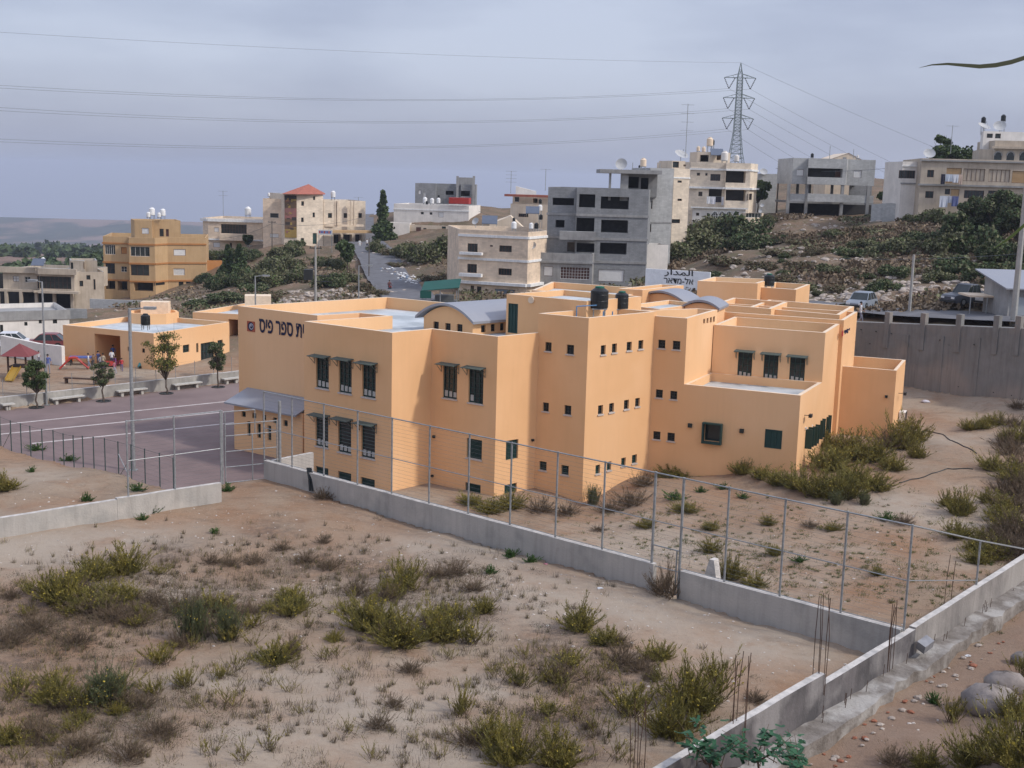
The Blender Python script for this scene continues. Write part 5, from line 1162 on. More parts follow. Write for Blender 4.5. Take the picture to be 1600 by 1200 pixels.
for xc in (467, 512, 556, 600):
    x0, y0, x1, y1 = zm(*ZD, xc - 17, 1000, xc + 17, 1058); r_ = pxrect(F3[0].a, F3[0].b, x0, y0, x1, y1); pt = F3[0].pt; mb = MB(); uc, hw = (r_[0] + r_[1]) / 2, (r_[1] - r_[0]) / 2
    arcp = [pt(uc + hw * math.cos(t), r_[3] - hw + hw * math.sin(t), .012) for t in np.linspace(0, math.pi, 9)]; mb.poly([pt(uc - hw, r_[2], .012), pt(uc + hw, r_[2], .012)] + arcp, 0)
    for t0, t1 in zip(np.linspace(0, math.pi, 9)[:-1], np.linspace(0, math.pi, 9)[1:]):
        mb.tube(pt(uc + hw * math.cos(t0), r_[3] - hw + hw * math.sin(t0), .04), pt(uc + hw * math.cos(t1), r_[3] - hw + hw * math.sin(t1), .04), .09, 4, mi=1)
    for du in (-.33, .33): mb.tube(pt(uc + hw * du, r_[2], .03), pt(uc + hw * du, r_[3] - hw * .1, .03), .04, 4, mi=1)
    mb.tube(pt(uc - hw, (r_[2] + r_[3]) / 2, .03), pt(uc + hw, (r_[2] + r_[3]) / 2, .03), .04, 4, mi=1); T.part('arched_window', mb, [M['glass'], M['paleband']])
vol(T, [(1164.5, 184), (1192, 187)], 333, 5, 'creamr', ZD, [(0, 'cols', 662, 1012, 760, 1040, {'frame': M['shut']})], par=.1)
vol(T, [(1084, 194), (1109, 193.5), (1135, 194.5)], 237, 5, 'creamr', ZD, [(0, 'void', 375, 648, 428, 690), (1, 'void', 480, 640, 520, 680)], par=.3, z0=22)
T = house('small_house', 'small grey flat roofed house between the flats and the dark pole', 1195, 290, 205)
vol(T, [(1180, 206), (1210, 206)], 271, 8, 'blockwork2', None, [], par=.3)
# grey concrete house on open pillars
T = house('concrete_house', 'grey block house on open pillars standing alone on the hilltop', 1297, 320, 190)
Yh = 189
zb1 = float(P(1232, 287, Yh)[2])
vol(T, [(1233, Yh), (1256, Yh), (1257, Yh - 1.1), (1317, Yh - 1.1), (1318, Yh), (1361, Yh)], 246.5, 11, 'blockwork2', ZEE, [(0, 'shutter', 178, 458, 222, 500), (4, 'shutter', 535, 465, 585, 512), (2, 'void', 238, 452, 466, 508, {'dep': 1.5})], par=.6, z0=zb1)
extra(T, 'shuttered_window', 1299, Yh + .3, 1317.5, Yh + .3, 266, 279, .15, .3, 'brown')
for ya, yb, nm in ((287, 293, 'floor_slab'),): pass
def slab_(y0, y1, fwd_, m='blockwork2', nm='floor_slab', back=11, xs=(1232, 1362)):
    a, b = v2(P(xs[0], 350, Yh)), v2(P(xs[1], 350, Yh)); mb = MB(); lbox(mb, frame_pts(a, b), 0, float(np.linalg.norm(np.array(b) - a)), float(P(xs[0], y1, Yh)[2]), float(P(xs[0], y0, Yh)[2]), -back, fwd_); T.part(nm, mb, [M[m]])
slab_(302.5, 314, -.0, nm='parapet', back=.35); slab_(313.6, 317, -.01, m='slab')
slab_(302, 314.5, 1.3, nm='balcony_front', back=-1.0, xs=(1256, 1317))
mb = MB(); a, b = P(1232, 315, Yh + 10.5), P(1362, 315, Yh + 10.5); hz_ = float(P(1232, 288, Yh)[2]); lo = float(P(1232, 316, Yh)[2])
for x0, x1 in ((1232, 1234.5), (1244, 1248), (1262, 1267), (1298, 1302), (1327, 1362)):
    p0, p1 = P(x0, 300, Yh + 10.5), P(x1, 300, Yh + 10.5); mb.hexa([(p0[0], p0[1], lo), (p1[0], p1[1], lo), (p1[0], p1[1] + .3, lo), (p0[0], p0[1] + .3, lo), (p0[0], p0[1], hz_ + .3), (p1[0], p1[1], hz_ + .3), (p1[0], p1[1] + .3, hz_ + .3), (p0[0], p0[1] + .3, hz_ + .3)])
T.part('rear_wall', mb, [M['blockwork']])
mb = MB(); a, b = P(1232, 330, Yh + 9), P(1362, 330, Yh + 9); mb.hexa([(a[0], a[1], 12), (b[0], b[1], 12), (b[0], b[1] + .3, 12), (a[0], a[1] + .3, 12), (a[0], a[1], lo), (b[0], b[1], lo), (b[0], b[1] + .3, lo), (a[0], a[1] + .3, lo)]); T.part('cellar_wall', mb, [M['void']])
for x in (1232.5, 1261, 1316.5, 1357):
    mb = MB(); q = P(x, 300, Yh - .1 if x != 1316.5 else Yh - 1.0); mb.box((q[0], q[1] + .2, H(q[0], q[1]) - .5), (.45, .4, (hz_ if x != 1316.5 else float(P(1317, 247, Yh)[2])) - H(q[0], q[1]) + .6)); T.part('pillar', mb, [M['slab']])
T = house('small_house', 'beige gabled roof just showing behind the grey pillar house', 1318, 245, 210)
a, b, c_ = P(1292, 250, 206), P(1325, 239, 206), P(1350, 247, 206); mb = MB()
mb.hexa([(a[0], 206, 14), (c_[0], 206, 14), (c_[0], 214, 14), (a[0], 214, 14), (a[0], 206, a[2]), (c_[0], 206, c_[2] - .8), (c_[0], 214, c_[2] - .8), (a[0], 214, a[2])]); T.part('wall', mb, [M['creamr']])
mb = MB(); mb.poly([(a[0], 205.5, a[2]), (b[0], 205.5, b[2]), (b[0], 215, b[2]), (a[0], 215, a[2])]); mb.poly([(b[0], 205.5, b[2]), (c_[0], 205.5, a[2]), (c_[0], 215, a[2]), (b[0], 215, b[2])]); mb.poly([(a[0], 205.6, a[2]), (c_[0], 205.6, a[2]), (b[0], 205.6, b[2])]); T.part('roof', mb, [M['creamr']])
# big grey house at the right edge
T = house('apartment_building', 'long grey house with brown windows, arches and hanging laundry at the right edge', 1500, 310, 165, 'building')
vol(T, [(1403, 168), (1432, 168)], 252, 8, 'whitewash', ZEE, [(0, 'cols', 820, 465, 920, 515, {'bars': (5, 0)})], par=.4, bands=[(435, .2, .1, 'paleband'), (545, .2, .1, 'slab')])
vol(T, [(1432.5, 165), (1472, 164.6), (1620, 163)], 247, 14, 'greyr', ZEE,
    [(0, 'cols', 995, 462, 1037, 508, {'bars': (1, 0)}), (0, 'cols', 983, 595, 1034, 638, {'bars': (1, 0)}), (1, 'shutter', 1086, 450, 1208, 545, {'glass': M['ochre']}), (1, 'cols', 1220, 455, 1355, 532, {'bars': (4, 0), 'glass': M['greyr']}), (1, 'cols', 1378, 460, 1512, 538, {'bars': (4, 0), 'glass': M['greyr']}), (1, 'shutter', 1525, 470, 1660, 545, {'glass': M['ochre']}),
     (1, 'plain', 1084, 580, 1138, 615), (1, 'shutter', 1142, 582, 1195, 640, {'glass': M['ochre']}), (1, 'cols', 1225, 590, 1350, 640), (1, 'cols', 1375, 592, 1510, 640)],
    par=.5, bands=[(400, .2, .25, 'slab'), (552, .25, .3, 'slab')])
F4, z4_, _ = vol(T, [(1520, 168), (1542, 167), (1620, 166)], 233, 8, 'greyr', ZEE, [], par=.2, z0=22.0)
mb = MB()
F5, z5_, _ = vol(T, [(1543, 166.5), (1620, 166)], 219, 8, 'greyr', ZEE, [], par=.3, z0=22, bands=[(320, .3, .5, 'greyr')])
for xc in (1437, 1515, 1596):
    x0, y0, x1, y1 = zm(*ZEE, xc - 24, 348, xc + 24, 405); r_ = pxrect(F5[0].a, F5[0].b, x0, y0, x1, y1); pt = F5[0].pt; mb = MB(); uc, hw = (r_[0] + r_[1]) / 2, (r_[1] - r_[0]) / 2
    mb.poly([pt(uc - hw, r_[2], .012), pt(uc + hw, r_[2], .012)] + [pt(uc + hw * math.cos(t), r_[3] - hw + hw * math.sin(t), .012) for t in np.linspace(0, math.pi, 12)], 0)
    tt = np.linspace(0, math.pi, 9)
    for t0, t1 in zip(tt[:-1], tt[1:]): mb.tube(pt(uc + hw * math.cos(t0), r_[3] - hw + hw * math.sin(t0), .04), pt(uc + hw * math.cos(t1), r_[3] - hw + hw * math.sin(t1), .04), .1, 4, mi=1)
    T.part('arched_window', mb, [M['glass'], M['slab']])
vol(T, [(1520, 172), (1524, 169), (1588, 169)], 206, 7, 'whitewash', ZEE, [(1, 'plain', 1368, 235, 1405, 262), (1, 'plain', 1420, 235, 1455, 265)], par=.3, z0=24)
pxwall('low rough block wall with posts left of the long grey house', [(1362, 319, 172), (1392, 317, 170), (1430, 324, 168)], m='blockwork2')
# corrugated hut and canopy by the road at the right edge
T = house('hut', 'grey corrugated hut with tilted roof at the right edge by the road', 1590, 460, 93)
q = at(1575, 92); m_ = MB()
xs_ = np.arange(q[0] + .6, q[0] + 6, .16); zt_ = float(P(1590, 452, 92)[2])
for i, x in enumerate(xs_[:-1]): m_.poly([(x, 92 + (.05 if i % 2 else 0), q[2] - .5), (xs_[i + 1], 92 + (0 if i % 2 else .05), q[2] - .5), (xs_[i + 1], 92 + (0 if i % 2 else .05), zt_), (x, 92 + (.05 if i % 2 else 0), zt_)])
m_.poly([(xs_[0], 92, q[2] - .5), (xs_[0], 92, zt_), (xs_[0], 97, zt_ + .8), (xs_[0], 97, q[2] - .5)]); T.part('corrugated_wall', m_, [M['slab']])
m_ = MB(); m_.hexa([(xs_[0] - .5, 91.4, zt_), (xs_[-1], 91.4, zt_), (xs_[-1], 98, zt_ + 1.0), (xs_[0] - .5, 98, zt_ + 1.0), (xs_[0] - .5, 91.4, zt_ + .1), (xs_[-1], 91.4, zt_ + .1), (xs_[-1], 98, zt_ + 1.1), (xs_[0] - .5, 98, zt_ + 1.1)]); T.part('roof', m_, [M['vault']])
m_ = MB(); lbox(m_, frame_pts((xs_[0] + .4, 91.97), (xs_[0] + 2.0, 91.97)), 0, 1.5, q[2] - .3, zt_ - .6, 0, .04); T.part('door', m_, [mat('hut_door', (.33, .36, .38), .7)])
T = house('canopy', 'flat pale canopy on posts beside the corrugated hut', 1545, 465, 94)
a, b = P(1515, 464, 95), P(1571, 464, 95); m_ = MB(); m_.box(((a[0] + b[0]) / 2, 96.2, float(a[2])), (b[0] - a[0], 2.6, .14)); T.part('roof', m_, [M['cap']])
for x in (a[0] + .1, (a[0] + b[0]) / 2, b[0] - .1): m_ = MB(); m_.tube((x, 95, H(x, 95) - .2), (x, 95, float(a[2])), .05, 6); T.part('post', m_, [M['galv']])
# green canopy next to the cream flats
T = house('canopy', 'green fabric canopy on a frame beside the cream flats', 690, 455, 142)
a, b = P(660, 446, 142), P(719, 441, 142); m_ = MB()
m_.hexa([(a[0], 140, a[2] - .5), (b[0], 140, b[2] - .5), (b[0], 145, b[2] + .1), (a[0], 145, a[2] + .1), (a[0], 140, a[2] - .42), (b[0], 140, b[2] - .42), (b[0], 145, b[2] + .2), (a[0], 145, a[2] + .2)]); m_.hexa([(a[0] - .1, 140, a[2] - 1.3), (a[0] + 1.2, 140, a[2] - 1.3), (a[0] + 1.2, 140.06, a[2] - 1.3), (a[0] - .1, 140.06, a[2] - 1.3), (a[0] - .1, 140, a[2] - .45), (a[0] + 1.2, 140, a[2] - .45), (a[0] + 1.2, 140.06, a[2] - .45), (a[0] - .1, 140.06, a[2] - .45)])
T.part('fabric', m_, [mat('green_fabric', (.015, .09, .07), .8)])
for x, y in ((a[0] + .2, 140.3), (b[0] - .3, 140.3), (a[0] + .2, 144.7), (b[0] - .3, 144.7), ((a[0] + b[0]) / 2, 140.3)): m_ = MB(); m_.tube((x, y, H(x, y) - .2), (x, y, float(a[2]) - .35), .06, 6); T.part('post', m_, [M['galv']])
m_ = MB(); m_.box((a[0] + 2.6, 142.5, H(a[0] + 2, 142)), (3.0, 1.6, .9)); m_.box((a[0] + 2.6, 142.5, H(a[0] + 2, 142) + .9), (2.2, 1.4, .6)); single('parked_car', m_, [mat('dull_car_paint', (.14, .15, .15), .4)], 'dull grey car parked under the green canopy', 'car', loc=(a[0] + 2.6, 142.5, H(a[0] + 2, 142)))
# billboard behind the school
T = house('billboard', 'white roof level billboard with black Arabic and Hebrew lettering behind the school', 1060, 440, 122, 'sign')
a, b = P(1008, 440, 124), P(1109, 440, 121); pt = frame_pts(v2(a), v2(b)); Lb = float(np.linalg.norm((b - a)[:2])); z1_ = float(P(1008, 419.5, 124)[2]); z0_ = z1_ - 2.7
m_ = MB(); lbox(m_, pt, 0, Lb, z0_, z1_, -.2, 0); T.part('panel', m_, [mat('board_white', (.92, .93, .92), .6, scale=2)])
for x in (1063, 1166, 1135):  pass
for u in (.4, Lb / 2, Lb - .4): m_ = MB(); m_.tube(pt(u, H(*pt(u, 0)[:2]) - .3, -.3), pt(u, z1_, -.3), .1, 6); T.part('post', m_, [M['galv']])
UT = lambda x: float(np.linalg.norm(onpl(x, 430, a, b)[:2] - a[:2]))
for body, x0, x1, yb, nm in (('\uFEAD\uFE8D\uFEAA\uFEE4\uFEDF\uFE8D', 1038, 1083, 428.5, 'arabic_lettering'), ('ראדמ-לא', 1037, 1083.5, 441.5, 'hebrew_lettering')):
    me = textmesh(body, M['black'], .82, a, b, x0, yb, nm, T, off=.012, out=.03, width=UT(x1) - UT(x0))
    for v in me.vertices: v.co -= Vector(T.loc)
    link(nm, me, T.o)
# near wall of the canopy lane: white water pipe fence and street wall at the left edge
pxwall('sloping pale wall of the lane at the far left', [(0, 524, 106), (60, 537, 103), (96, 541, 101)], m='whitewash')
# ------------------------------------------------------------------ plants
def leafmat(name, c1, c2, scale=1.5, rough=.75):
    m = mat(name, c1, rough, c2, scale=scale, detail=3, spec=.2); b = m.node_tree.nodes['Principled BSDF']
    return m
M['olive'] = leafmat('olive_leaves', (.165, .165, .085), (.10, .10, .052), .9)
M['dkgreen'] = leafmat('dark_green_leaves', (.085, .115, .045), (.045, .07, .028), .8)
M['midgreen'] = leafmat('mid_green_leaves', (.085, .115, .032), (.05, .075, .022), .8)
M['yelgreen'] = leafmat('yellow_green_leaves', (.17, .155, .035), (.105, .105, .028), 2.5)
M['broom'] = leafmat('broom_leaves', (.235, .195, .045), (.125, .115, .034), 1.6)
M['flower'] = mat('yellow_flowers', (.45, .34, .04), .7, (.30, .23, .03), scale=8)
M['rushm'] = leafmat('rush_green', (.125, .14, .06), (.08, .095, .045), 2)
M['drystem'] = mat('dry_stem', (.135, .095, .06), .9, (.09, .062, .042), scale=5)
M['dryleaf'] = mat('dry_leaf', (.17, .12, .075), .9, (.11, .08, .05), scale=2)
M['drygrass'] = mat('dry_grass', (.26, .20, .13), .9, (.15, .11, .075), scale=2)
M['fresh'] = leafmat('fresh_green', (.07, .13, .03), (.045, .09, .022), 3)
M['greystem'] = mat('grey_stem', (.16, .14, .12), .9, (.10, .09, .075), scale=4)
class PB:
    """plant buffers, filled with numpy"""
    def __init__(s): s.v = []; s.f = []; s.m = []; s.n = 0
    def quads(s, c, a, b, mi):
        """centres, half axes"""
        k = len(c)
        if not k: return
        v = np.stack([c - a - b, c + a - b, c + a + b, c - a + b], 1).reshape(-1, 3); s.v.append(v); s.f.append(np.arange(k * 4).reshape(-1, 4) + s.n); s.m.append(np.full(k, mi)); s.n += len(v)
    def leaves(s, c, size, mi, rs, flat=0.0, asp=.5):
        k = len(c); d = rs.normal(size=(k, 3)); d[:, 2] *= (1 - flat); d /= np.linalg.norm(d, axis=1)[:, None] + 1e-9
        e = rs.normal(size=(k, 3)); e -= (e * d).sum(1)[:, None] * d; e /= np.linalg.norm(e, axis=1)[:, None] + 1e-9
        sz = (size * rs.uniform(.6, 1.3, k))[:, None]; s.quads(c, d * sz, e * sz * asp, mi)
    def stick(s, p, q, r0, r1, mi):
        """flat three sided sticks between arrays of points"""
        k = len(p); d = q - p; d /= np.linalg.norm(d, axis=1)[:, None] + 1e-9; u = np.cross(d, np.tile([[.3, .9, .2]], (k, 1))); u /= np.linalg.norm(u, axis=1)[:, None] + 1e-9; w = np.cross(d, u)
        ring = []
        for (c, r) in ((p, r0), (q, r1)):
            for t in range(3): ring.append(c + (u * math.cos(t * 2.094) + w * math.sin(t * 2.094)) * (r if np.ndim(r) == 0 else r[:, None]))
        v = np.stack(ring, 1).reshape(-1, 3); i = np.arange(k)[:, None] * 6 + s.n
        for t in range(3): s.f.append(i + np.array([[t, (t + 1) % 3, 3 + (t + 1) % 3, 3 + t]])); s.m.append(np.full(k, mi))
        s.v.append(v); s.n += len(v)
    def mesh(s, name, mats):
        v = np.concatenate(s.v); f = np.concatenate(s.f); m = np.concatenate(s.m); me = bpy.data.meshes.new(name)
        me.vertices.add(len(v)); me.vertices.foreach_set('co', v.astype(np.float32).ravel()); me.loops.add(f.size); me.loops.foreach_set('vertex_index', f.astype(np.int32).ravel()); me.polygons.add(len(f))
        me.polygons.foreach_set('loop_start', np.arange(0, f.size, 4, dtype=np.int32)); me.polygons.foreach_set('loop_total', np.full(len(f), 4, dtype=np.int32)); me.polygons.foreach_set('material_index', m.astype(np.int32))
        for x in mats: me.materials.append(x)
        me.update(); return me
def broom(seed, n=45, h=1.0, spread=.8, leaf=10, fl=3, lsz=.028, mats=('drystem', 'broom', 'flower'), twigs=3, upright=0.0, bare=.25, r=.008):
    """a broom-like shrub: wiry stems fanning from the base, many fine upright shoots, tiny leaves and flowers"""
    rs = np.random.RandomState(seed); B = PB(); ang = rs.uniform(0, 2 * np.pi, n); tilt = rs.uniform(0, 1, n) ** .7 * spread * (1 - upright * .7)
    lobe = 1 + .28 * np.sin(ang * 2 + seed) + .18 * np.sin(ang * 5 + seed * 2); L = h * rs.uniform(.45, 1.1, n) * (1 - .25 * tilt) * np.where(tilt > .4, lobe, 1)
    base = np.stack([rs.normal(0, .12 * h, n), rs.normal(0, .12 * h, n), np.full(n, -.04)], 1); d = np.stack([np.sin(tilt) * np.cos(ang), np.sin(tilt) * np.sin(ang), np.cos(tilt)], 1); p = base
    segs = 3; tips = []; curve = rs.normal(0, .12, (n, 3)); curve[:, 2] = np.abs(curve[:, 2])
    for k in range(segs):
        q = p + d * (L / segs)[:, None]; B.stick(p, q, r * (1 - k / segs * .6), r * (1 - (k + 1) / segs * .75), 0); tips.append((p, q)); p = q; d = d + curve * .6 + np.array([0, 0, .08]); d /= np.linalg.norm(d, axis=1)[:, None]
    lo = max(0, int(round(bare * segs - .01))); m = int(n * leaf * .6); i = rs.randint(n, size=m); sg = rs.randint(lo, segs, m); T0 = np.stack([a for a, _ in tips]); T1 = np.stack([b for _, b in tips]); a, b = T0[sg, i], T1[sg, i]; t = rs.rand(m)[:, None]; o = a + (b - a) * t
    dd = (b - a) / (np.linalg.norm(b - a, axis=1)[:, None] + 1e-9) + rs.normal(0, .38, (m, 3)) + np.array([0, 0, .5]); dd /= np.linalg.norm(dd, axis=1)[:, None]; ln = (h * rs.uniform(.06, .22, m))[:, None]; e = o + dd * ln; B.stick(o, e, r * .55, r * .3, 1)
    m2 = n * twigs * 2; i = rs.randint(m, size=m2); t = rs.rand(m2)[:, None]; c = o[i] + (e[i] - o[i]) * t; ax = dd[i] + rs.normal(0, .4, (m2, 3)); ax /= np.linalg.norm(ax, axis=1)[:, None]; sd = np.cross(ax, rs.normal(size=(m2, 3))); sd /= np.linalg.norm(sd, axis=1)[:, None] + 1e-9; sz = (lsz * rs.uniform(.6, 1.2, m2))[:, None]; B.quads(c, ax * sz, sd * sz * .28, 1)
    m3_ = n * fl
    if m3_:
        i = rs.randint(m, size=m3_); t = rs.uniform(.6, 1, m3_)[:, None]; c = o[i] + (e[i] - o[i]) * t; c = c[(c[:, 2] > h * .3) & (np.sin(c[:, 0] * 7 / h + seed) > -.3)]; B.leaves(c, lsz * .5, 2, rs, asp=.8)
    return B.mesh('shrub', [M[x] for x in mats])
def bush(seed, n=900, size=.22, mats=('dkgreen',), lobes=9, flat=.8, r=1.0, hole=.25, mix=None, stems=True, stemm='greystem'):
    """a dense bush of leaf clumps around many uneven lobes, unit radius, base at 0"""
    rs = np.random.RandomState(seed); B = PB(); mi0 = 0
    cs = []
    for k in range(lobes):
        a = rs.uniform(0, 2 * np.pi); q = rs.uniform(0, .72) ** .7; cs.append((math.cos(a) * q, math.sin(a) * q, rs.uniform(.25, .85) * flat * (1.15 - q * .7), rs.uniform(.22, .42)))
    for k, (x, y, z, rr) in enumerate(cs):
        m = int(n / lobes * (rr / .32) ** 2); d = rs.normal(size=(m, 3)); d /= np.linalg.norm(d, axis=1)[:, None]; rad = rr * rs.uniform(.45, 1.12, m)[:, None]; c = np.array([x, y, z]) + d * rad * np.array([1, 1, .8]); c = c[c[:, 2] > 0.0]
        keep = rs.rand(len(c)) > hole * (np.sin(c[:, 0] * 9 + k) * np.sin(c[:, 2] * 11 + k * 2) > .3); c = c[keep]
        sel = rs.rand(len(c)) < (mix if mix else 0); B.leaves(c[~sel], size, 1, rs, asp=.6)
        if mix: B.leaves(c[sel], size, 2, rs, asp=.6)
    if stems:
        k = lobes * 2; q = np.array([[cs[i % lobes][0] + rs.normal(0, .1), cs[i % lobes][1] + rs.normal(0, .1), cs[i % lobes][2]] for i in range(k)]); p = np.stack([rs.normal(0, .08, k), rs.normal(0, .08, k), np.full(k, -.15)], 1); B.stick(p, q, .022, .008, 0)
    ms = [M[stemm]] + [M[x] for x in mats]
    return B.mesh('bush', ms)
def tree_meshes(seed, H_=4.0, cr=1.6, ch=2.4, n=1400, size=.13, leafm=('dkgreen',), lobes=12, tr=.09, trunkf=.38, sparse=False, conical=False, mix=0.0):
    rs = np.random.RandomState(seed); T = PB(); tz = H_ * trunkf; pts = [np.array([0, 0, -.2])]
    for k in range(4): pts.append(np.array([rs.normal(0, .05), rs.normal(0, .05), tz * (k + 1) / 4]))
    for k in range(4): T.stick(np.array([pts[k]]), np.array([pts[k + 1]]), tr * (1 - k * .1), tr * (.9 - k * .1), 0)
    top = pts[-1]; Lb = PB(); cs = []
    for k in range(lobes):
        if conical: z = rs.uniform(0, 1); a = rs.uniform(0, 6.28); q = (1 - z) * cr * rs.uniform(.2, .9); c = np.array([math.cos(a) * q, math.sin(a) * q, tz * .6 + z * (H_ - tz * .6)]); rr = cr * (.45 * (1 - z) + .12)
        else: a = rs.uniform(0, 6.28); q = cr * rs.uniform(.1, .78); z = rs.uniform(-.5, .5); c = np.array([math.cos(a) * q, math.sin(a) * q, H_ - ch / 2 + z * ch * (1 - .5 * q / cr)]); rr = cr * rs.uniform(.26, .42) * (12 / max(12, lobes)) ** .4
        cs.append((c, rr)); mid = top + (c - top) * .55 + rs.normal(0, .08, 3); start = top if not conical else np.array([0, 0, min(c[2], H_ * .9)])
        T.stick(np.array([start, mid]), np.array([mid, c]), np.array([tr * .5, tr * .3]), np.array([tr * .3, tr * .12]), 0)
        m = int(n / lobes); d = rs.normal(size=(m, 3)); d /= np.linalg.norm(d, axis=1)[:, None]; L_ = c + d * (rr * rs.uniform(.3 if sparse else .55, 1.15, m))[:, None] * np.array([1, 1, .75])
        if sparse:
            e = c + rs.normal(size=(6, 3)) * rr * np.array([.7, .7, .9]); T.stick(np.tile(c, (6, 1)), e, tr * .14, tr * .05, 0)
        sel = rs.rand(m) < mix; Lb.leaves(L_[~sel], size, 0, rs, asp=.6); Lb.leaves(L_[sel], size, 1, rs, asp=.6)
    if conical: T.stick(np.array([top]), np.array([[0, 0, H_ * .97]]), tr * .7, tr * .15, 0)
    return T.mesh('trunk', [M['trunk']]), Lb.mesh('crown', [M[x] for x in leafm])
def put_tree(meshes, pos, label, name='tree', sc=1.0, rz=0.0, group=None, cat='tree'):
    o = link(name, None, None, tuple(pos), rz); tagit(o, label, cat, group); o.scale = (sc, sc, sc); link('trunk', meshes[0], o); link('crown', meshes[1], o); return o
def put(me, name, pos, label, cat, sc, rz, group=None):
    o = link(name, me, None, tuple(pos), rz); o.scale = sc if isinstance(sc, tuple) else (sc, sc, sc); tagit(o, label, cat, group); return o
RN = random.Random(11)
# labels from what a thing stands beside
LMK = [(95,925,'the largest left broom'),(195,885,'the flowering back left broom'),(300,960,'the tall green rush'),(430,1020,'the olive cushion left of centre'),(452,930,'the small bright bush'),(250,1020,'the fan shaped broom'),(620,980,'the central thicket'),(720,1095,'the lone V shaped broom'),(905,965,'the dark broom right of centre'),(1080,1060,'the big rounded broom by the wall'),(165,1075,'the dark rush clump'),(800,1150,'the bottom edge broom'),(996,1170,'the nearest rebars'),(632,890,'the long shooted broom'),(755,945,'the round yellow bush'),(1156,1080,'the left rebars'),(40,1180,'the bottom left corner'),(330,1170,'the bottom edge left of centre'),(560,1180,'the bottom edge at the centre'),(20,1000,'the left edge'),(640,1040,'the feathery dry cushion'),(430,850,'the bare far part of the lot')]
LMH = [(1297,325,'the grey pillar house'),(1410,330,'the low block wall'),(1500,320,'the long grey house'),(1590,330,'the top right corner'),(1432,440,'the slim concrete pole'),(1575,465,'the corrugated hut'),(1130,355,'the arched windows'),(1085,400,'the dark grey flats'),(1201,435,'the rearmost school tank'),(1300,480,'the school roof'),(1356,360,'the red cloth'),(1597,400,'the right edge pole'),(1240,380,'the bare rocky slope'),(1500,400,'the dense thicket'),(1380,470,'the retaining wall road'),(1120,440,'the billboard')]
LML = [(240,440,'the ochre house'),(365,400,'the twin dark conical trees'),(493,430,'the transformer pole'),(543,400,'the round clipped tree'),(598,350,'the cypress'),(577,420,'the thin roadside pole'),(690,450,'the green canopy'),(490,380,'the red roofed building'),(640,370,'the white house'),(730,420,'the cream flats'),(400,460,'the lamp post behind the school'),(620,425,'the rubbish heap'),(330,470,'the kindergarten wing'),(561,440,'the pale lamp post'),(600,440,'the road bend')]
USED = {}
def near_label(desc, px, py, lm):
    best = sorted(lm, key=lambda q: (q[0] - px) ** 2 + ((q[1] - py) * 1.6) ** 2)
    for q in best[:5]:
        dx, dy = px - q[0], (py - q[1]) * 1.6; d = math.hypot(dx, dy); w = ('left of' if dx < 0 else 'right of') if abs(dx) > abs(dy) * 1.3 else ('behind' if dy < 0 else 'in front of') if abs(dy) > abs(dx) * 1.3 else (('behind and ' if dy < 0 else 'in front and ') + ('left of' if dx < 0 else 'right of'))
        for pre in (('close ',) if d < 45 else ('a little ',) if d < 100 else ('well ',)):
            l = '%s %s%s %s' % (desc, pre, w, q[2]); n = len(l.split())
            if n <= 16 and l not in USED: USED[l] = 1; return l
    return l
# --- shrub kinds of the foreground
dense = [broom(20 + i, n=120, h=1, spread=1.3, leaf=46, fl=5, lsz=.03, twigs=12, bare=.0) for i in range(4)]
fan = [broom(30 + i, n=46, h=1, spread=1.0, leaf=34, fl=4, lsz=.03, twigs=8, bare=.34) for i in range(3)]
rush = [broom(40 + i, n=170, h=1, spread=.6, leaf=30, fl=1, lsz=.035, twigs=1, bare=.0, mats=('drystem', 'rushm', 'flower')) for i in range(2)]
spars = [broom(50 + i, n=18, h=1, spread=.9, leaf=16, fl=1, lsz=.026, twigs=4, bare=.34) for i in range(4)]
dry = [broom(60 + i, n=90, h=1, spread=1.35, leaf=30, fl=0, lsz=.022, twigs=5, mats=('drystem', 'dryleaf', 'dryleaf'), r=.006) for i in range(3)]
green = [broom(70 + i, n=50, h=1, spread=1.2, leaf=30, fl=0, lsz=.06, twigs=10, bare=.0, mats=('fresh', 'fresh', 'fresh')) for i in range(2)]
def shrub(kind, px, py, hpx, label=None, group=None, wide=1.0, name='shrub', z_up=0.0, cat='shrub', lm=None):
    if lm: label = near_label(label, px, py - hpx * .4, lm)
    wide = wide * 1.25
    q = hit(px, py); sc = hpx / F_PX * q[1] * .93; me = kind[RN.randrange(len(kind))]; ww = sc * wide
    return put(me, name, (q[0], q[1], q[2] + z_up), label, cat, (ww, ww, sc), RN.uniform(0, 6.28), group)
shrub(dense, 95, 940, 74, 'largest dense yellow green broom bush at the left of the foreground', wide=.95)
shrub(dense, 145, 905, 52, 'dark olive bush between two flowering bushes at the upper left of the lot', wide=1.0)
shrub(dense, 195, 897, 56, 'flowering broom bush at the back of the left foreground group', wide=1.0)
shrub(fan, 250, 1042, 50, 'fan shaped broom bush with bare lower stems on pale sand', wide=1.0)
shrub(rush, 300, 1000, 76, 'tall upright green rush bush in the left middle of the lot', wide=.75)
shrub(rush, 355, 1000, 66, 'paler upright rush bush right of the tall green one', wide=.7)
shrub(dense, 430, 1035, 48, 'low olive broom cushion with dense leaves left of centre', wide=1.15)
shrub(dense, 452, 946, 40, 'small bright yellow green bush near the middle of the lot')
shrub(dense, 575, 985, 72, 'broad flowering broom in the centre of the lot, left half of the thicket', wide=.9)
shrub(dense, 625, 1008, 74, 'frontmost flowering broom of the central thicket', wide=1.0)
shrub(dense, 690, 1000, 66, 'dark centred broom at the middle of the central thicket', wide=1.0)
shrub(fan, 735, 1010, 50, 'right hand fan shaped broom of the central thicket')
shrub(dense, 755, 958, 34, 'small round yellow bush right of the central thicket')
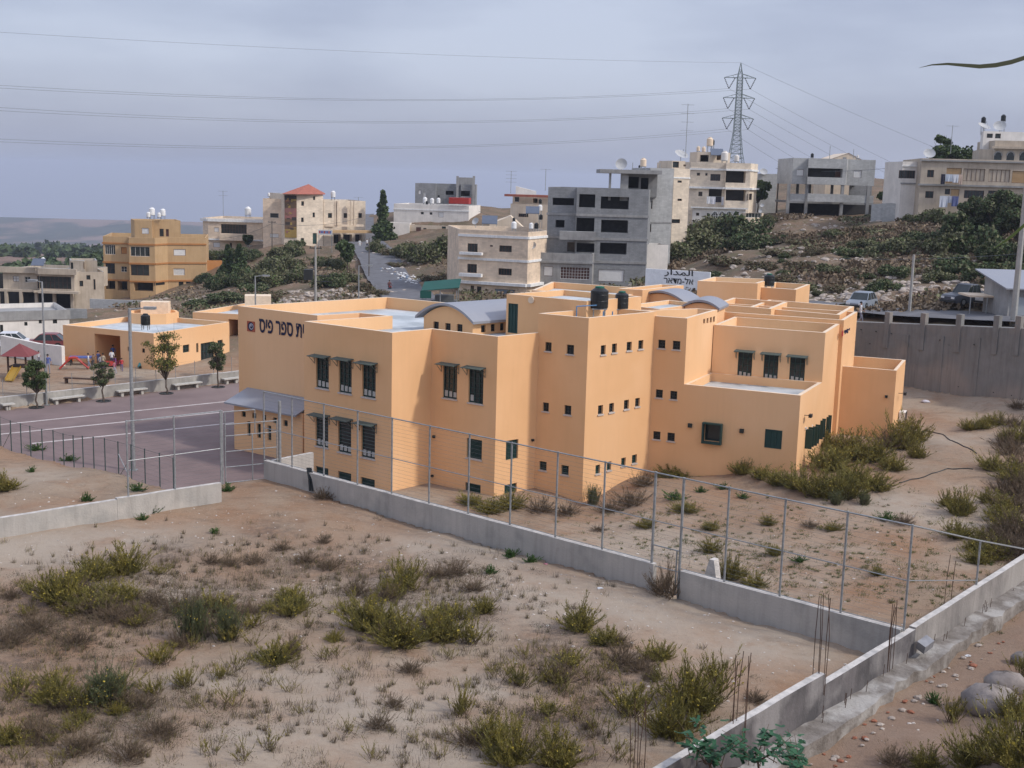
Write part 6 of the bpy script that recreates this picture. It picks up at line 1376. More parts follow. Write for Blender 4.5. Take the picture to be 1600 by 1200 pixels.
shrub(fan, 632, 915, 58, 'broom with long bare shoots behind the central thicket', wide=.9)
shrub(dense, 905, 985, 52, 'low dark broom with wide spread right of centre', wide=1.0)
shrub(dense, 945, 1008, 34, 'flat olive broom patch trailing right of the dark broom', wide=1.4)
shrub(fan, 720, 1118, 62, 'small V shaped broom standing alone on pale sand', wide=.7)
shrub(rush, 165, 1098, 66, 'dark upright rush clump at the lower left', wide=1.2)
shrub(dense, 85, 1100, 58, 'broad low broom left of the dark rush clump', wide=1.0)
shrub(fan, 120, 1112, 52, 'thin flowering broom beside the dark rush clump')
shrub(dense, 1080, 1110, 104, 'big rounded yellow green broom near the corner of the near wall', wide=.8)
shrub(dense, 1045, 1150, 90, 'second big broom in front of the rounded one near the wall', wide=.8)
shrub(fan, 1120, 1075, 70, 'broom with long pale shoots behind the rounded one', wide=.8)
shrub(dense, 800, 1190, 90, 'big olive broom at the bottom edge left of the rebars', wide=.8)
shrub(dense, 870, 1198, 84, 'dark broom at the bottom edge beside the rebars', wide=.8)
shrub(dense, 765, 1160, 60, 'brownish broom left of the big bottom edge broom', wide=.9)
shrub(fan, 985, 1120, 76, 'leggy broom with dark bare stems in front of the rebars')
shrub(dense, 1035, 1030, 34, 'small grey green bush on the bare strip', wide=.9)
shrub(dry, 1040, 932, 66, 'dark dry thorny bush filling the gap under the small gate', wide=.8)
shrub(dry, 640, 1050, 28, 'pale feathery dry cushion on the sand near the centre', wide=1.3)
shrub(dry, 615, 1105, 26, 'second pale feathery dry cushion nearer the camera', wide=1.3)
shrub(green, 766, 897, 18, 'small fresh green weed on the bare track'); shrub(green, 797, 872, 18, 'small green weed close under the low wall, left of a twin', wide=1.2); shrub(green, 829, 880, 16, 'small green weed under the low wall beside pink litter', wide=1.2)
shrub(green, 135, 783, 18, 'single green weed on the sandy plot by the left wall'); shrub(green, 50, 738, 12, 'small green weed on the sandy slope at the left'); shrub(green, 58, 705, 16, 'green weed at the foot of the green wire fence, left', wide=1.3); shrub(green, 107, 722, 14, 'green weed at the foot of the green wire fence, middle', wide=1.4); shrub(green, 216, 768, 18, 'green weed where the wire fence meets the wall', wide=1.2)
shrub(green, 240, 803, 16, 'green tuft at the foot of the left wall', wide=1.1); shrub(green, 222, 815, 14, 'small green tuft in front of the left wall', wide=1.1); shrub(green, 336, 834, 12, 'little green tuft on the open ground in front of the gate', wide=1.3); shrub(green, 355, 768, 18, 'green weed growing at the big gate post'); shrub(dense, 5, 765, 34, 'dark bush cut by the left edge of the view', wide=1.2)
shrub(dry, 505, 780, 24, 'dry brown twigs leaning on the low wall near the gate', wide=1.2); shrub(green, 172, 806, 10, 'tiny green tuft at the foot of the left wall joint')
shrub(green, 1460, 1100, 24, 'green tuft beside the footing of the near wall')
# group of look-alike small wiry shrubs
k_ = 0
for (px, py, hp, kd) in [(505,1035,42,0),(525,1028,40,0),(450,1085,30,0),(425,1075,30,0),(345,1065,30,1),(370,1050,48,0),(395,1010,36,0),(300,1015,34,0),(700,1032,36,0),(810,1075,44,1),(770,1055,34,0),(790,1070,50,0),(850,1060,56,0),(870,1085,56,0),(820,1035,40,0),(925,1070,44,0),(950,1050,40,0),(600,1000,50,0),(560,930,28,2),(515,890,24,2),(480,880,22,2),(680,905,26,2),(710,900,30,2),(740,925,26,2),(20,1010,38,2),(55,985,40,2),(30,1085,44,1),(10,1100,46,0),(190,1100,44,0),(215,1108,36,2),(240,1090,36,1),(290,1075,40,1),(310,1105,34,0),(355,1110,60,0),(330,1180,50,0),(60,1160,44,2),(120,1175,46,2),(200,1190,40,2),(250,1150,40,2),(30,1190,50,0),(90,1198,44,0),(420,1170,50,0),(380,1190,46,0),(470,1120,34,0),(540,1150,40,0),(590,1140,30,2),(580,1190,40,0),(650,1165,30,0),(685,1190,40,0),(460,1045,26,0),(140,960,40,2),(170,970,36,2),(215,975,36,2),(240,945,30,2),(120,1010,34,2),(400,880,22,2),(360,885,20,2),(440,860,18,2),(330,880,20,2),(505,850,16,2),(970,1035,36,2),(1000,1050,34,2),(1140,1170,60,0),(900,1130,60,0),(940,1150,66,0),(960,1190,60,0),(730,1165,40,2),(700,1150,26,0),(1110,1180,70,0),(1180,1100,24,2),(760,1010,30,0),(480,985,30,0),(390,960,26,2),(545,1055,24,0),(660,1080,26,0),(765,1115,30,0),(280,960,40,2),(340,955,30,2)]:
    kind = (spars, fan, dry)[kd]; grp = ('thin wiry shrubs scattered over the sandy lot', 'low fan shaped brooms of the sandy lot', 'dry brown brushwood on the sandy lot')[kd]; lab = ('thin wiry shrub', 'low fan shaped broom', 'dry brown tuft')[kd]
    shrub(kind, px, py, hp, lab, grp, wide=1.05 if kd < 2 else 1.5, lm=LMK)
rq = random.Random(41)
for (cx0, cy0, rx, ry, n) in ((150, 950, 120, 45, 16), (330, 975, 90, 35, 12), (660, 960, 110, 45, 15), (130, 1120, 120, 45, 12), (940, 1070, 90, 50, 10), (440, 960, 60, 50, 5)):
    for _ in range(n):
        px, py = cx0 + rq.gauss(0, .55) * rx, cy0 + rq.gauss(0, .55) * ry; kd = rq.choice([0, 0, 1, 2, 2]); shrub((fan, dense, dry)[kd], max(4, px), py, rq.uniform(18, 40), ('low leggy broom', 'low olive broom', 'low dry brown bush')[kd], 'low scrub filling the thickets of the sandy lot', wide=rq.uniform(1.0, 1.6), lm=LMK)
# yard behind the fence
for (px, py, hp, wd, kd, lab) in [(765,800,34,1.6,0,'low broom hedge at the foot of the green louvred windows'),(795,795,40,1.2,0,'yellow green bush right of the louvred windows'),(735,790,22,1.8,0,'ground hugging bush left of the louvred windows'),(845,800,34,1.7,2,'dry bush at the foot of the inner corner'),(885,805,30,1.6,2,'dry brown bush left of the tower corner'),(925,790,44,.7,1,'green grassy bush at the tower corner'),(950,800,30,1.5,2,'dry bush at the base of the tower side'),(985,790,46,1.2,2,'tall reddish dry bush right of the tower corner'),(1005,760,36,1.2,2,'dry bush at the far tower corner'),(935,830,12,2.2,2,'flat dry plant on bare ground before the tower'),
    (1025,735,26,1.4,3,'bright green bush right behind the tower'),(1045,745,24,2.2,3,'low green ground bush behind the tower'),(1065,745,20,2.2,0,'yellow flowering ground bush'),(1085,712,34,1.2,0,'yellow green bush below the small dark wall lamp'),(1110,725,38,1.1,0,'broom below the open window of the right block'),(1130,732,34,1.4,3,'green bush below the right block'),(1160,742,34,1.3,0,'dark broom below the right block wall'),(1190,748,30,1.5,3,'dark green low bush at the right block'),(1215,758,34,1.4,0,'broom left of the right block corner'),
    (1250,765,50,1.2,0,'large broom in front of the right block corner'),(1280,775,62,1.1,0,'big rounded broom of the hedge by the end wall'),(1315,778,66,1.1,0,'frontmost big broom of the hedge'),(1300,735,64,1.2,0,'broom filling the middle of the hedge'),(1335,760,56,1.2,0,'broom at the right front of the hedge'),(1370,765,40,1.3,0,'low broom at the right end of the hedge'),(1330,715,60,1.2,3,'grey green bush under the green shutters'),(1290,700,40,1.2,0,'broom touching the end wall'),(1365,720,52,1.2,0,'olive broom behind the hedge front'),(1385,700,46,1.2,2,'reddish brown bush below the annex'),(1405,700,62,1.0,0,'upright broom at the annex corner'),(1425,690,56,.9,0,'yellow green broom right of the annex'),(1432,715,34,1.1,3,'green bush beside the track bend'),(1395,735,36,1.3,0,'small broom in front of the annex'),(1350,790,30,1.0,1,'thin bush sticking out before the hedge'),(1305,790,26,1.0,1,'thin leggy bush at the hedge front'),
    (1500,805,56,.9,0,'upright broom beside the track at the right'),(1480,790,36,.8,0,'smaller broom left of the upright one by the track'),(1495,840,40,1.2,0,'sprawling broom lower beside the track'),(1520,860,30,1.2,3,'low green plant near the right end of the fence'),(1550,735,40,1.1,0,'round broom at the right side of the track'),(1535,670,20,1.6,0,'flat broom near the retaining wall'),(1515,672,20,1.6,0,'flat olive bush at the far side of the track'),(1560,665,24,1.2,0,'small broom at the right near the retaining wall'),(1575,690,30,1.2,3,'dark green bush near the right edge'),(1545,785,30,1.4,0,'dense broom right of the track'),(1570,800,36,1.2,0,'dense broom at the right edge of the yard'),(1385,815,18,1.6,3,'fresh green bush in the middle of the yard'),(1410,822,22,1.4,2,'brownish bush beside the fresh green one'),
    (1200,820,18,1.3,0,'small bush behind the fence, left of two'),(1300,830,16,1.8,0,'low bush in the middle of the yard'),(1265,825,14,2.2,2,'flat dry bush in the yard'),(1055,780,16,2.0,3,'green patch plant near the fence gap'),(1070,800,20,2.2,0,'wide low bush near the fence gap'),(1095,770,12,1.4,3,'small green plant upper middle of the yard'),(1160,780,14,1.2,3,'small green plant below the hedge'),(1130,765,14,1.4,3,'small green plant below the right block'),(1010,825,18,1.8,0,'yellowish bush behind the fence rail'),(1110,828,18,1.6,0,'pale yellowish bush behind the fence'),(1110,865,26,1.2,0,'grey green bush behind the low wall'),(1140,905,60,.8,0,'tall yellow green broom rising behind the low wall'),(1180,918,34,1.4,0,'bright yellow low bush behind the low wall'),(1210,870,24,1.0,3,'small green bush by the fifth fence post'),(1250,880,14,1.6,3,'small green bush among the fence posts'),(1370,900,18,1.2,0,'small bush near the last fence panels')]:
    kind = (dense, rush, dry, green)[kd]; w_ = wd; hp = hp if hp < 30 else hp * .84; w_ = w_ * (1 if hp < 30 else 1.1)
    if kd == 3 and hp > 20: kind = dense
    shrub(kind, px, py, hp, lab, 'bushes of the school yard', wide=w_ * .9)
for i, (px, py, hp, kd) in enumerate([(1585,668,26,2),(1596,690,34,0),(1580,712,36,2),(1597,735,44,2),(1583,752,40,0),(1599,778,50,2),(1588,800,46,2),(1575,828,44,0),(1597,838,56,2),(1556,842,34,2),(1580,862,50,2),(1598,872,60,2),(1536,848,30,0),(1553,872,36,0),(1528,882,30,3),(1572,700,30,2),(1568,772,34,2),(1562,812,34,0),(1590,640,20,2),(1545,660,14,3)]):
    shrub((dense, rush, dry, dense)[kd], px, py, hp, ('yellow olive broom', '', 'dry brown bush', 'yellow olive broom')[kd], 'weed band along the right edge of the yard', wide=1.3, lm=[(1597, 640, 'the far right foot of the retaining wall'), (1585, 730, 'the round broom beside the track'), (1590, 790, 'the dense broom at the right edge'), (1560, 850, 'the right end of the fence rail'), (1598, 870, 'the right end of the near wall'), (1535, 870, 'the last fence post')])
# bottom right
for (px, py, hp, wd, kd, lab) in [(1592,1196,118,.9,0,'big broom with yellow flowers at the bottom right corner'),(1520,1198,66,1.1,0,'dense broom left of the corner broom'),(1450,1200,44,1.1,0,'low broom at the bottom right, nearest the path'),(1488,1130,60,.6,1,'upright flowering shoots before the boulders'),(1585,1125,60,.8,0,'broom between boulders and the right edge'),(1600,1058,50,.8,1,'green shoots at the right edge above the boulders'),(1400,1200,40,1.4,2,'dry brush along the path at the bottom right')]:
    shrub((dense, fan, dry)[kd], px, py, hp, lab, None, wide=wd)
# broad-leaved plant on the near wall
def broadleaf(seed, n=70, leafm='bleaf'):
    rs = np.random.RandomState(seed); B = PB(); k = 16; tip = np.stack([rs.uniform(-1, 1, k), rs.uniform(-.5, .5, k), rs.uniform(.25, .85, k)], 1); base = np.stack([rs.normal(0, .2, k), rs.normal(0, .1, k), np.zeros(k)], 1); B.stick(base, tip, .014, .006, 0)
    i = rs.randint(k, size=n); t = rs.uniform(.4, 1.05, n)[:, None]; c = base[i] + (tip[i] - base[i]) * t + rs.normal(0, .07, (n, 3))
    for lob in range(3):
        ang = rs.uniform(0, 6.28, n); d = np.stack([np.cos(ang), np.sin(ang), rs.normal(0, .3, n)], 1); d /= np.linalg.norm(d, axis=1)[:, None]; e = np.cross(d, np.array([0, 0, 1.0])) + rs.normal(0, .15, (n, 3)); s_ = rs.uniform(.06, .1, n)[:, None]; B.quads(c + d * s_, d * s_, e * s_ * .45, 1)
    return B.mesh('plant', [M['drystem'], M['bleafm']])
M['bleafm'] = leafmat('broad_green_leaves', (.035, .105, .045), (.02, .065, .03), 3, .5)
for (px, py, lab, s_, Yp) in ((1110, 1175, 'broad leaved green plant overhanging the near wall, left clump', 1.15, 29.6), (1185, 1170, 'broad leaved green plant hanging over the near wall, middle clump', 1.1, 30.6), (1250, 1195, 'broad leaved green plant below the near wall, right clump', 1.1, 28.6)):
    q = P(px, py, Yp - 1.2); put(broadleaf(px), 'broadleaf_plant', (q[0], q[1], q[2] - .35), lab, 'plant', s_, RN.uniform(0, 6))
    mb = MB(); g_ = H(q[0], q[1]); mb.path([(q[0], q[1], g_ - .1), (q[0] + .1, q[1] - .05, (g_ + q[2]) / 2), (q[0], q[1], q[2] - .3)], .03, 6)
    o = link('stem', mb.mesh('stem', [M['drystem']]), None); o.parent = S.objects[-1] if False else [x for x in S.objects if x.get('label') == lab][0]; o.matrix_parent_inverse = Matrix.LocRotScale(o.parent.location, o.parent.rotation_euler, o.parent.scale).inverted()
# dry cover: countless sticks and blades
def cover(name, n, areas, hmin, hmax, mats, seed, thick=.006, lean=.35):
    rs = np.random.RandomState(seed); B = PB(); P0 = []
    for (px, py, rx, ry, wgt) in areas:
        m = int(n * wgt); q = hit(px, py); 
        nc = max(8, m // 26); cx_ = q[0] + rs.normal(0, rx, nc); cy_ = q[1] + rs.normal(0, ry, nc); i = rs.randint(nc, size=m); sp = (.03 + .22 * rs.rand(nc) ** 2)[i]
        xx = cx_[i] + rs.normal(0, 1, m) * sp; yy = cy_[i] + rs.normal(0, 1, m) * sp; P0.append(np.stack([xx, yy], 1))
    xy_ = np.concatenate(P0); s_, t_ = st(xy_[:, 0], xy_[:, 1]); rd = (xy_[:, 0] - RW0[0]) * rwn[0] + (xy_[:, 1] - RW0[1]) * rwn[1]
    ok = (t_ < -.3) & (rd < -.5); ok = ok | (t_ > .6) & (s_ > 6) | (rd > 1.2); xy_ = xy_[ok]; z = Hf(xy_[:, 0], xy_[:, 1]); p = np.stack([xy_[:, 0], xy_[:, 1], z - .02], 1); h = rs.uniform(hmin, hmax, len(p))[:, None]; d = rs.normal(0, lean, (len(p), 3)); d[:, 2] = 1; d /= np.linalg.norm(d, axis=1)[:, None]
    q = p + d * h; sel = rs.randint(len(mats), size=len(p))
    for k in range(len(mats)):
        w = sel == k; B.stick(p[w], q[w], thick, thick * .4, k)
    me = B.mesh(name, [M[x] for x in mats]); tagit(link(name, me), kind='stuff')
ar = [(150,930,3,2.5,.10),(60,1000,2.5,2,.08),(300,950,3,2.5,.10),(330,880,4,2.5,.08),(480,870,3,2,.07),(600,930,3,2,.08),(720,920,2.5,2,.06),(120,1080,2,1.5,.05),(220,1130,2.2,1.4,.06),(400,1080,3,2,.05),(600,1080,3,2,.05),(860,1040,2.5,1.8,.07),(960,1090,2,1.5,.05),(830,1150,2,1.3,.05),(560,1170,3,1.2,.04),(60,1170,2,1.2,.05)]
cover('dry_weeds', 42000, ar, .04, .30, ('drystem', 'drystem', 'greystem', 'broom', 'drygrass'), 1)
def thatch(name, n, areas, mats, seed):
    rs = np.random.RandomState(seed); B = PB(); 
    for (px, py, rx, ry, w) in areas:
        m = int(n * w); q = hit(px, py); nc = max(6, m // 60); cx_ = q[0] + rs.normal(0, rx, nc); cy_ = q[1] + rs.normal(0, ry, nc); i = rs.randint(nc, size=m); x = cx_[i] + rs.normal(0, .16, m); y = cy_[i] + rs.normal(0, .16, m); s_, t_ = st(x, y); rd = (x - RW0[0]) * rwn[0] + (y - RW0[1]) * rwn[1]; k = (t_ < -.4) & (rd < -.5); x, y = x[k], y[k]; hgt = (.03 + .16 * rs.rand(nc))[i][k]
        c = np.stack([x, y, Hf(x, y) + hgt * rs.rand(len(x))], 1); mi = rs.choice(len(mats), len(x), p=[.5, .3, .2])
        for j in range(len(mats)): B.leaves(c[mi == j], .022, j, rs, asp=.25)
    tagit(link(name, B.mesh(name, [M[x] for x in mats])), kind='stuff')
thatch('dry_litter', 60000, [(120,950,2.6,2.2,.2),(40,1040,2,2,.12),(330,930,3,1.8,.14),(230,1140,2.2,1.3,.1),(90,1120,1.8,1.3,.08),(640,960,3,1.6,.12),(520,900,2.4,1.4,.06),(960,1080,2.2,1.6,.08),(850,1120,1.8,1.3,.06),(740,900,1.6,1.2,.04)], ('drystem', 'dryleaf', 'rushm'), 12)
cover('yard_weeds', 20000, [(1150,860,3,3,.3),(1300,900,3,2.5,.25),(1250,830,5,4,.15),(1450,850,3,5,.15),(1480,920,1.5,2,.1),(1020,820,3,3,.1)], .04, .16, ('broom', 'drygrass', 'fresh'), 2, thick=.009, lean=.8)
# --- trees of the court
def court_tree(px, py, top, seed, label, crx, leafm, **k):
    q = Pz(px, py, ZC); h = float(P(px, top, q[1])[2] - ZC); put_tree(tree_meshes(seed, H_=h, cr=crx, ch=h * .62, leafm=leafm, **k), q, label, sc=1.0)
    mb = MB(); mb.lathe([(.55, 0), (.55, .05), (.4, .05), (.4, .01)], tuple(q), n=14); single('tree_pit', mb, [M['dark']], 'dark round grate ' + {57: 'under the leftmost court tree', 162: 'under the small dark court tree', 260: 'under the sparse yellowish tree', 341: 'under the tree nearest the school'}[px], 'tree grate', loc=tuple(q))
court_tree(57, 637, 563, 1, 'dense dark green young tree, leftmost by the bench wall', 1.15, ('dkgreen', 'midgreen'), n=5200, size=.055, mix=.35, lobes=34, sparse=True, trunkf=.3)
court_tree(162, 627, 566, 2, 'small drooping dark green tree in front of the porch', 1.0, ('dkgreen', 'olive'), n=3200, size=.05, mix=.5, sparse=True, lobes=30)
court_tree(260, 615, 519, 3, 'sparse yellowish young tree in front of the kindergarten', 1.95, ('yelgreen', 'midgreen'), n=3000, size=.055, mix=.25, sparse=True, lobes=30, trunkf=.22)
court_tree(341, 605, 534, 4, 'drooping dark tree near the kindergarten door', 1.0, ('dkgreen', 'olive'), n=3600, size=.05, mix=.35, sparse=True, lobes=30)
# --- hillside bushes and olive trees
olv = [bush(100 + i, n=3200, size=.05, mats=('olive', 'midgreen'), lobes=16, mix=.2) for i in range(4)]
drk = [bush(110 + i, n=3200, size=.05, mats=('dkgreen', 'olive'), lobes=16, mix=.4) for i in range(4)]
brn = [bush(120 + i, n=3000, size=.045, mats=('dryleaf', 'olive'), lobes=13, mix=.4, flat=.7, hole=.6) for i in range(3)]
def hbush(kind, px, py, wpx, asp=.62, label='', group=None, name='bush', cat='bush', lm=None):
    if lm: label = near_label(label, px, py, lm)
    q = hit(px, py, 85); r_ = wpx / 2 / F_PX * q[1]; return put(kind[RN.randrange(len(kind))], name, (q[0], q[1], q[2] - .1), label, cat, (r_, r_, r_ * asp * 2 * .6), RN.uniform(0, 6.28), group)
left = [(345,452,50,1.1,1),(378,447,46,1.3,1),(362,430,40,1.0,0),(415,448,70,.8,0),(445,425,60,.9,0),(470,440,60,.8,0),(500,450,56,.8,0),(525,448,50,.8,1),(455,400,50,.9,0),(435,405,50,.8,0),(418,425,50,.9,0),(395,455,60,.6,1),(540,440,50,.6,0),(520,420,50,.7,0),(500,415,40,.8,0),(465,385,30,.9,1),(350,470,60,.5,1),(430,466,60,.5,2),(585,395,36,.9,0),(610,400,40,.7,2),(635,402,60,.8,0),(660,408,70,.8,0),(690,402,70,.9,0),(705,392,60,.8,0),(640,392,50,.7,2),(588,388,24,1.2,0),(566,455,50,.7,2),(590,462,40,.6,2),(700,440,50,.7,2),(675,440,50,.5,2),(410,470,60,.4,0),(310,480,60,.4,1),(620,416,40,.4,2),(320,395,40,.7,1),(330,405,30,1.,0),(745,440,30,.6,2),(395,405,40,.7,1),(375,400,40,.9,1),(345,405,36,1.0,1)]
for i, (px, py, w_, a_, k) in enumerate(left):
    lab, grp = (('grey green bush', 'olive bushes on the rocky slope'), ('dark green bush', 'dark bushes on the rocky slope'), ('brown scrub bush', 'brown scrub by the road'))[k]; hbush((olv, drk, brn)[k], px, py, w_, a_, ('big ' if w_ > 52 else 'small ' if w_ < 38 else '') + lab, grp, lm=LML)
rs = np.random.RandomState(77); hillb = []
big = [(1085,395,100,.8,0),(1150,375,100,.8,1),(1110,370,80,.8,0),(1070,405,80,.7,0),(1170,390,80,.7,1),(1130,415,70,.5,2),(1500,370,90,.8,1),(1550,360,100,1.0,1),(1590,350,80,1.1,1),(1480,400,90,.8,0),(1530,400,100,.9,1),(1575,410,90,1.0,1),(1460,350,60,.8,0),(1440,380,70,.7,1),(1410,395,70,.7,0),(1500,430,90,.7,1),(1550,440,80,.7,1),(1375,400,60,.7,0),(1400,430,70,.6,1),(1350,390,60,.6,0),(1320,400,60,.6,1),(1465,440,60,.6,0),(1590,430,60,.9,1),(1340,430,60,.5,2),(1290,430,60,.6,0),(1250,420,60,.5,2),(1225,440,60,.5,2),(1380,455,60,.6,1),(1310,455,50,.5,2),(1260,455,50,.6,0),(1420,350,40,.7,0),(1385,345,40,.8,1),(1600,320,60,.8,1),(1520,335,60,.6,0),(1560,325,50,.6,1),(1215,400,60,.4,2),(1190,420,60,.5,2),(1300,370,50,.5,0),(1280,395,46,.5,2),(1350,362,40,.5,2),(1200,350,30,1.0,0)]
for _ in range(70): big.append((rs.uniform(1110, 1600), rs.uniform(365, 475), rs.uniform(14, 40), rs.uniform(.4, .7), rs.choice([0, 1, 2, 2])))
for i, (px, py, w_, a_, k) in enumerate(big):
    lab, grp = (('grey green bush', 'grey green hillside bushes'), ('dark green bush', 'dark green hillside bushes'), ('dry brown bush', 'dry hillside bushes'))[k]; hbush((olv, drk, brn)[k], px, py, w_, a_, ('big ' if w_ > 75 else 'small ' if w_ < 40 else 'tiny ' if w_ < 22 else '') + lab, grp, lm=LMH)
# trees of the town
def ttree(px, pyb, pyt, Y, seed, label, crf=.3, leafm=('dkgreen', 'midgreen'), **k):
    q = at(px, Y); zt = float(P(px, pyt, Y)[2]); h = max(2.0, zt - q[2]); put_tree(tree_meshes(seed, H_=h, cr=h * crf, ch=h * .7, leafm=leafm, tr=.03 * h, **k), q, label)
ttree(598, 370, 300, 228, 11, 'tall dark conical cypress beside the white house', crf=.22, conical=True, lobes=60, n=5200, size=.26, trunkf=.1, mix=.1)
ttree(543, 425, 378, 186, 12, 'round clipped tree on a bare trunk beside the road', crf=.42, n=2400, size=.2, trunkf=.55, lobes=10, mix=.3)
ttree(355, 420, 384, 205, 13, 'dark conical tree right of the ochre house', crf=.28, conical=True, lobes=36, n=2600, size=.24, trunkf=.1, mix=.2)
ttree(374, 420, 383, 204, 14, 'dark conical tree, second right of the ochre house', crf=.3, conical=True, lobes=36, n=2600, size=.24, trunkf=.1, mix=.2)
ttree(1183, 330, 284, 198, 15, 'bright green tree between the flats and the small grey house', crf=.4, leafm=('midgreen', 'dkgreen'), n=2200, size=.24, mix=.4)
ttree(1462, 250, 211, 180, 16, 'dark tree rising behind the roof of the long grey house', crf=.24, n=2400, size=.24, mix=.3, lobes=16, sparse=True)
ttree(1490, 250, 232, 181, 17, 'lower dark tree behind the roof, right of the tall one', crf=.5, n=2200, size=.24, mix=.3)
ttree(1388, 320, 285, 182, 18, 'dark bushy tree at the left end of the long grey house', crf=.4, n=2200, size=.24, mix=.3)
ttree(1408, 330, 300, 170, 19, 'bare pale tree in front of the block wall', crf=.35, leafm=('drygrass', 'olive'), n=260, size=.12, sparse=True, mix=.3)
ttree(387, 398, 385, 232, 20, 'small round tree in front of the pale flat house', crf=.5, n=1200, size=.25)
ttree(1250, 330, 300, 176, 21, 'low dark tree left of the pillar house', crf=.5, n=600, size=.2) if False else None
for i, (px, pyb, pyt, Y, lab) in enumerate([(1492, 400, 333, 138, 'broad tree on the hillside below the laundry, leftmost of the right hand trees'), (1528, 400, 312, 142, 'tall hillside tree before the long grey house, second of the right hand trees'), (1563, 410, 300, 140, 'tallest full crowned tree on the hillside near the right edge'), (1594, 420, 308, 136, 'tree at the very right edge above the corrugated hut'), (1545, 440, 385, 122, 'lower dark tree just above the corrugated hut canopy')]):
    ttree(px, pyb, pyt, Y, 40 + i, lab, crf=.58, leafm=('dkgreen', 'olive'), n=7000, size=.15, mix=.4, lobes=34, trunkf=.12)
# distant tree belts
rs = np.random.RandomState(9); B = PB()
for (Y0, x0, x1, n, sz, hh, wz) in ((330, -170, -52, 9000, .8, 5, 12), (420, -230, -60, 7000, .9, 5, 10), (700, -420, -120, 5000, 1.6, 7, 25), (1150, -700, -120, 6000, 2.6, 12, 40), (1500, -900, -200, 5000, 3.2, 13, 60)):
    lob = rs.uniform(0, 1, (max(60, n // 60), 2)); cx = x0 + (x1 - x0) * lob[:, 0]; cy = Y0 + wz * (lob[:, 1] - .5) * 2; i = rs.randint(len(cx), size=n); rr = hh * (.4 + .5 * ((i * 37) % 17) / 17); d = rs.normal(size=(n, 3)); d /= np.linalg.norm(d, axis=1)[:, None]
    x = cx[i] + d[:, 0] * rr; y = cy[i] + d[:, 1] * rr; z = Hf(cx[i], cy[i]) + rr * .6 + d[:, 2] * rr * .7; B.leaves(np.stack([x, y, z], 1), sz, 0, rs, asp=.7)
tagit(link('distant_trees', B.mesh('distant_trees', [M['dkgreen']])), kind='stuff')
# low scrub that nobody could count, over the whole hillside
rs = np.random.RandomState(31); B = PB(); n = 42000; x = rs.uniform(14, 95, n); y = rs.uniform(98, 188, n); ok = (fbm(x * .09 + 5, y * .09) > -.06 + .07 * np.exp(-((x - 36) / 14) ** 2)) & ((x - 14) > (98 - y) * 1.2); x, y = x[ok], y[ok]
x2 = rs.uniform(-60, 12, 9000); y2 = rs.uniform(124, 205, 9000); ok = fbm(x2 * .1 + 1, y2 * .1) > .02; road_d = np.abs(x2 - np.interp(y2, [120, 142, 163, 188, 215, 240], [-6, -12, -16, -19, -24, -31])); ok &= road_d > 6; x = np.r_[x, x2[ok]]; y = np.r_[y, y2[ok]]
z = Hf(x, y); k = len(x)
for rep_ in range(3):
    c = np.stack([x + rs.normal(0, .35, k), y + rs.normal(0, .35, k), z + rs.uniform(.05, .55, k)], 1); kind_ = (fbm(x * .2 + 9, y * .2) + rs.normal(0, .08, k)); mi = np.where(kind_ > .03 + .16 * np.exp(-((x - 36) / 16) ** 2), 0, np.where(kind_ > -.10, 1, 2))
    for q_ in range(3): B.leaves(c[mi == q_], .17, q_, rs, asp=.6)
tagit(link('hillside_scrub', B.mesh('hillside_scrub', [M['olive'], M['dryleaf'], M['drygrass']])), kind='stuff')
# rocks: broken limestone on the slopes and grit in the lot
def rocks(name, n, areas, smin, smax, m, seed, sub=.3):
    rs = np.random.RandomState(seed); mb = MB(); 
    for (px, py, rx, ry, wgt) in areas:
        q = hit(px, py, 26 if py > 500 else 86)
        for _ in range(int(n * wgt)):
            x, y = q[0] + rs.normal(0, rx), q[1] + rs.normal(0, ry); s_ = smin + (smax - smin) * rs.rand() ** 3
            s2, t2 = st(x, y); rd = (x - RW0[0]) * rwn[0] + (y - RW0[1]) * rwn[1]
            if py > 500 and not ((t2 < -.3 and rd < -.4) or (t2 > .5 and s2 > 6 and rd < -.5) or rd > 1.3): continue
            mb.blob((x, y, H(x, y) + s_ * .1), (s_, s_ * rs.uniform(.6, 1), s_ * rs.uniform(.4, .7)), seed=rs.randint(1e6), n=5, rough=.3)
    single(name, mb, [m], kind='stuff')
M['rock'] = mat('limestone', (.44, .38, .32), .9, (.30, .25, .21), scale=1.2, bump=.4)
M['grit'] = mat('pale_grit', (.58, .53, .47), .9, (.42, .36, .31), scale=5)
rocks('hillside_rocks', 2600, [(560,460,4,5,.06),(540,458,4,3,.08),(500,465,6,4,.06),(450,470,8,4,.05),(320,470,8,5,.04),(630,405,4,10,.05),(1240,400,8,10,.08),(1200,370,5,10,.05),(1300,350,10,8,.08),(1350,450,8,6,.10),(1280,465,8,4,.08),(1450,460,6,4,.08),(1230,465,6,4,.06),(1400,420,6,8,.05),(1230,430,6,8,.05),(1320,420,10,8,.06)], .07, .5, M['rock'], 3)
rocks('lot_stones', 1500, [(500,900,9,5,.2),(800,900,6,4,.15),(900,960,4,3,.1),(1150,980,3,3,.1),(300,860,8,4,.1),(1350,1100,3,3,.1),(1100,850,6,4,.08),(1300,880,4,4,.08),(450,800,4,2,.05),(100,770,3,3,.04)], .015, .07, M['grit'], 4)
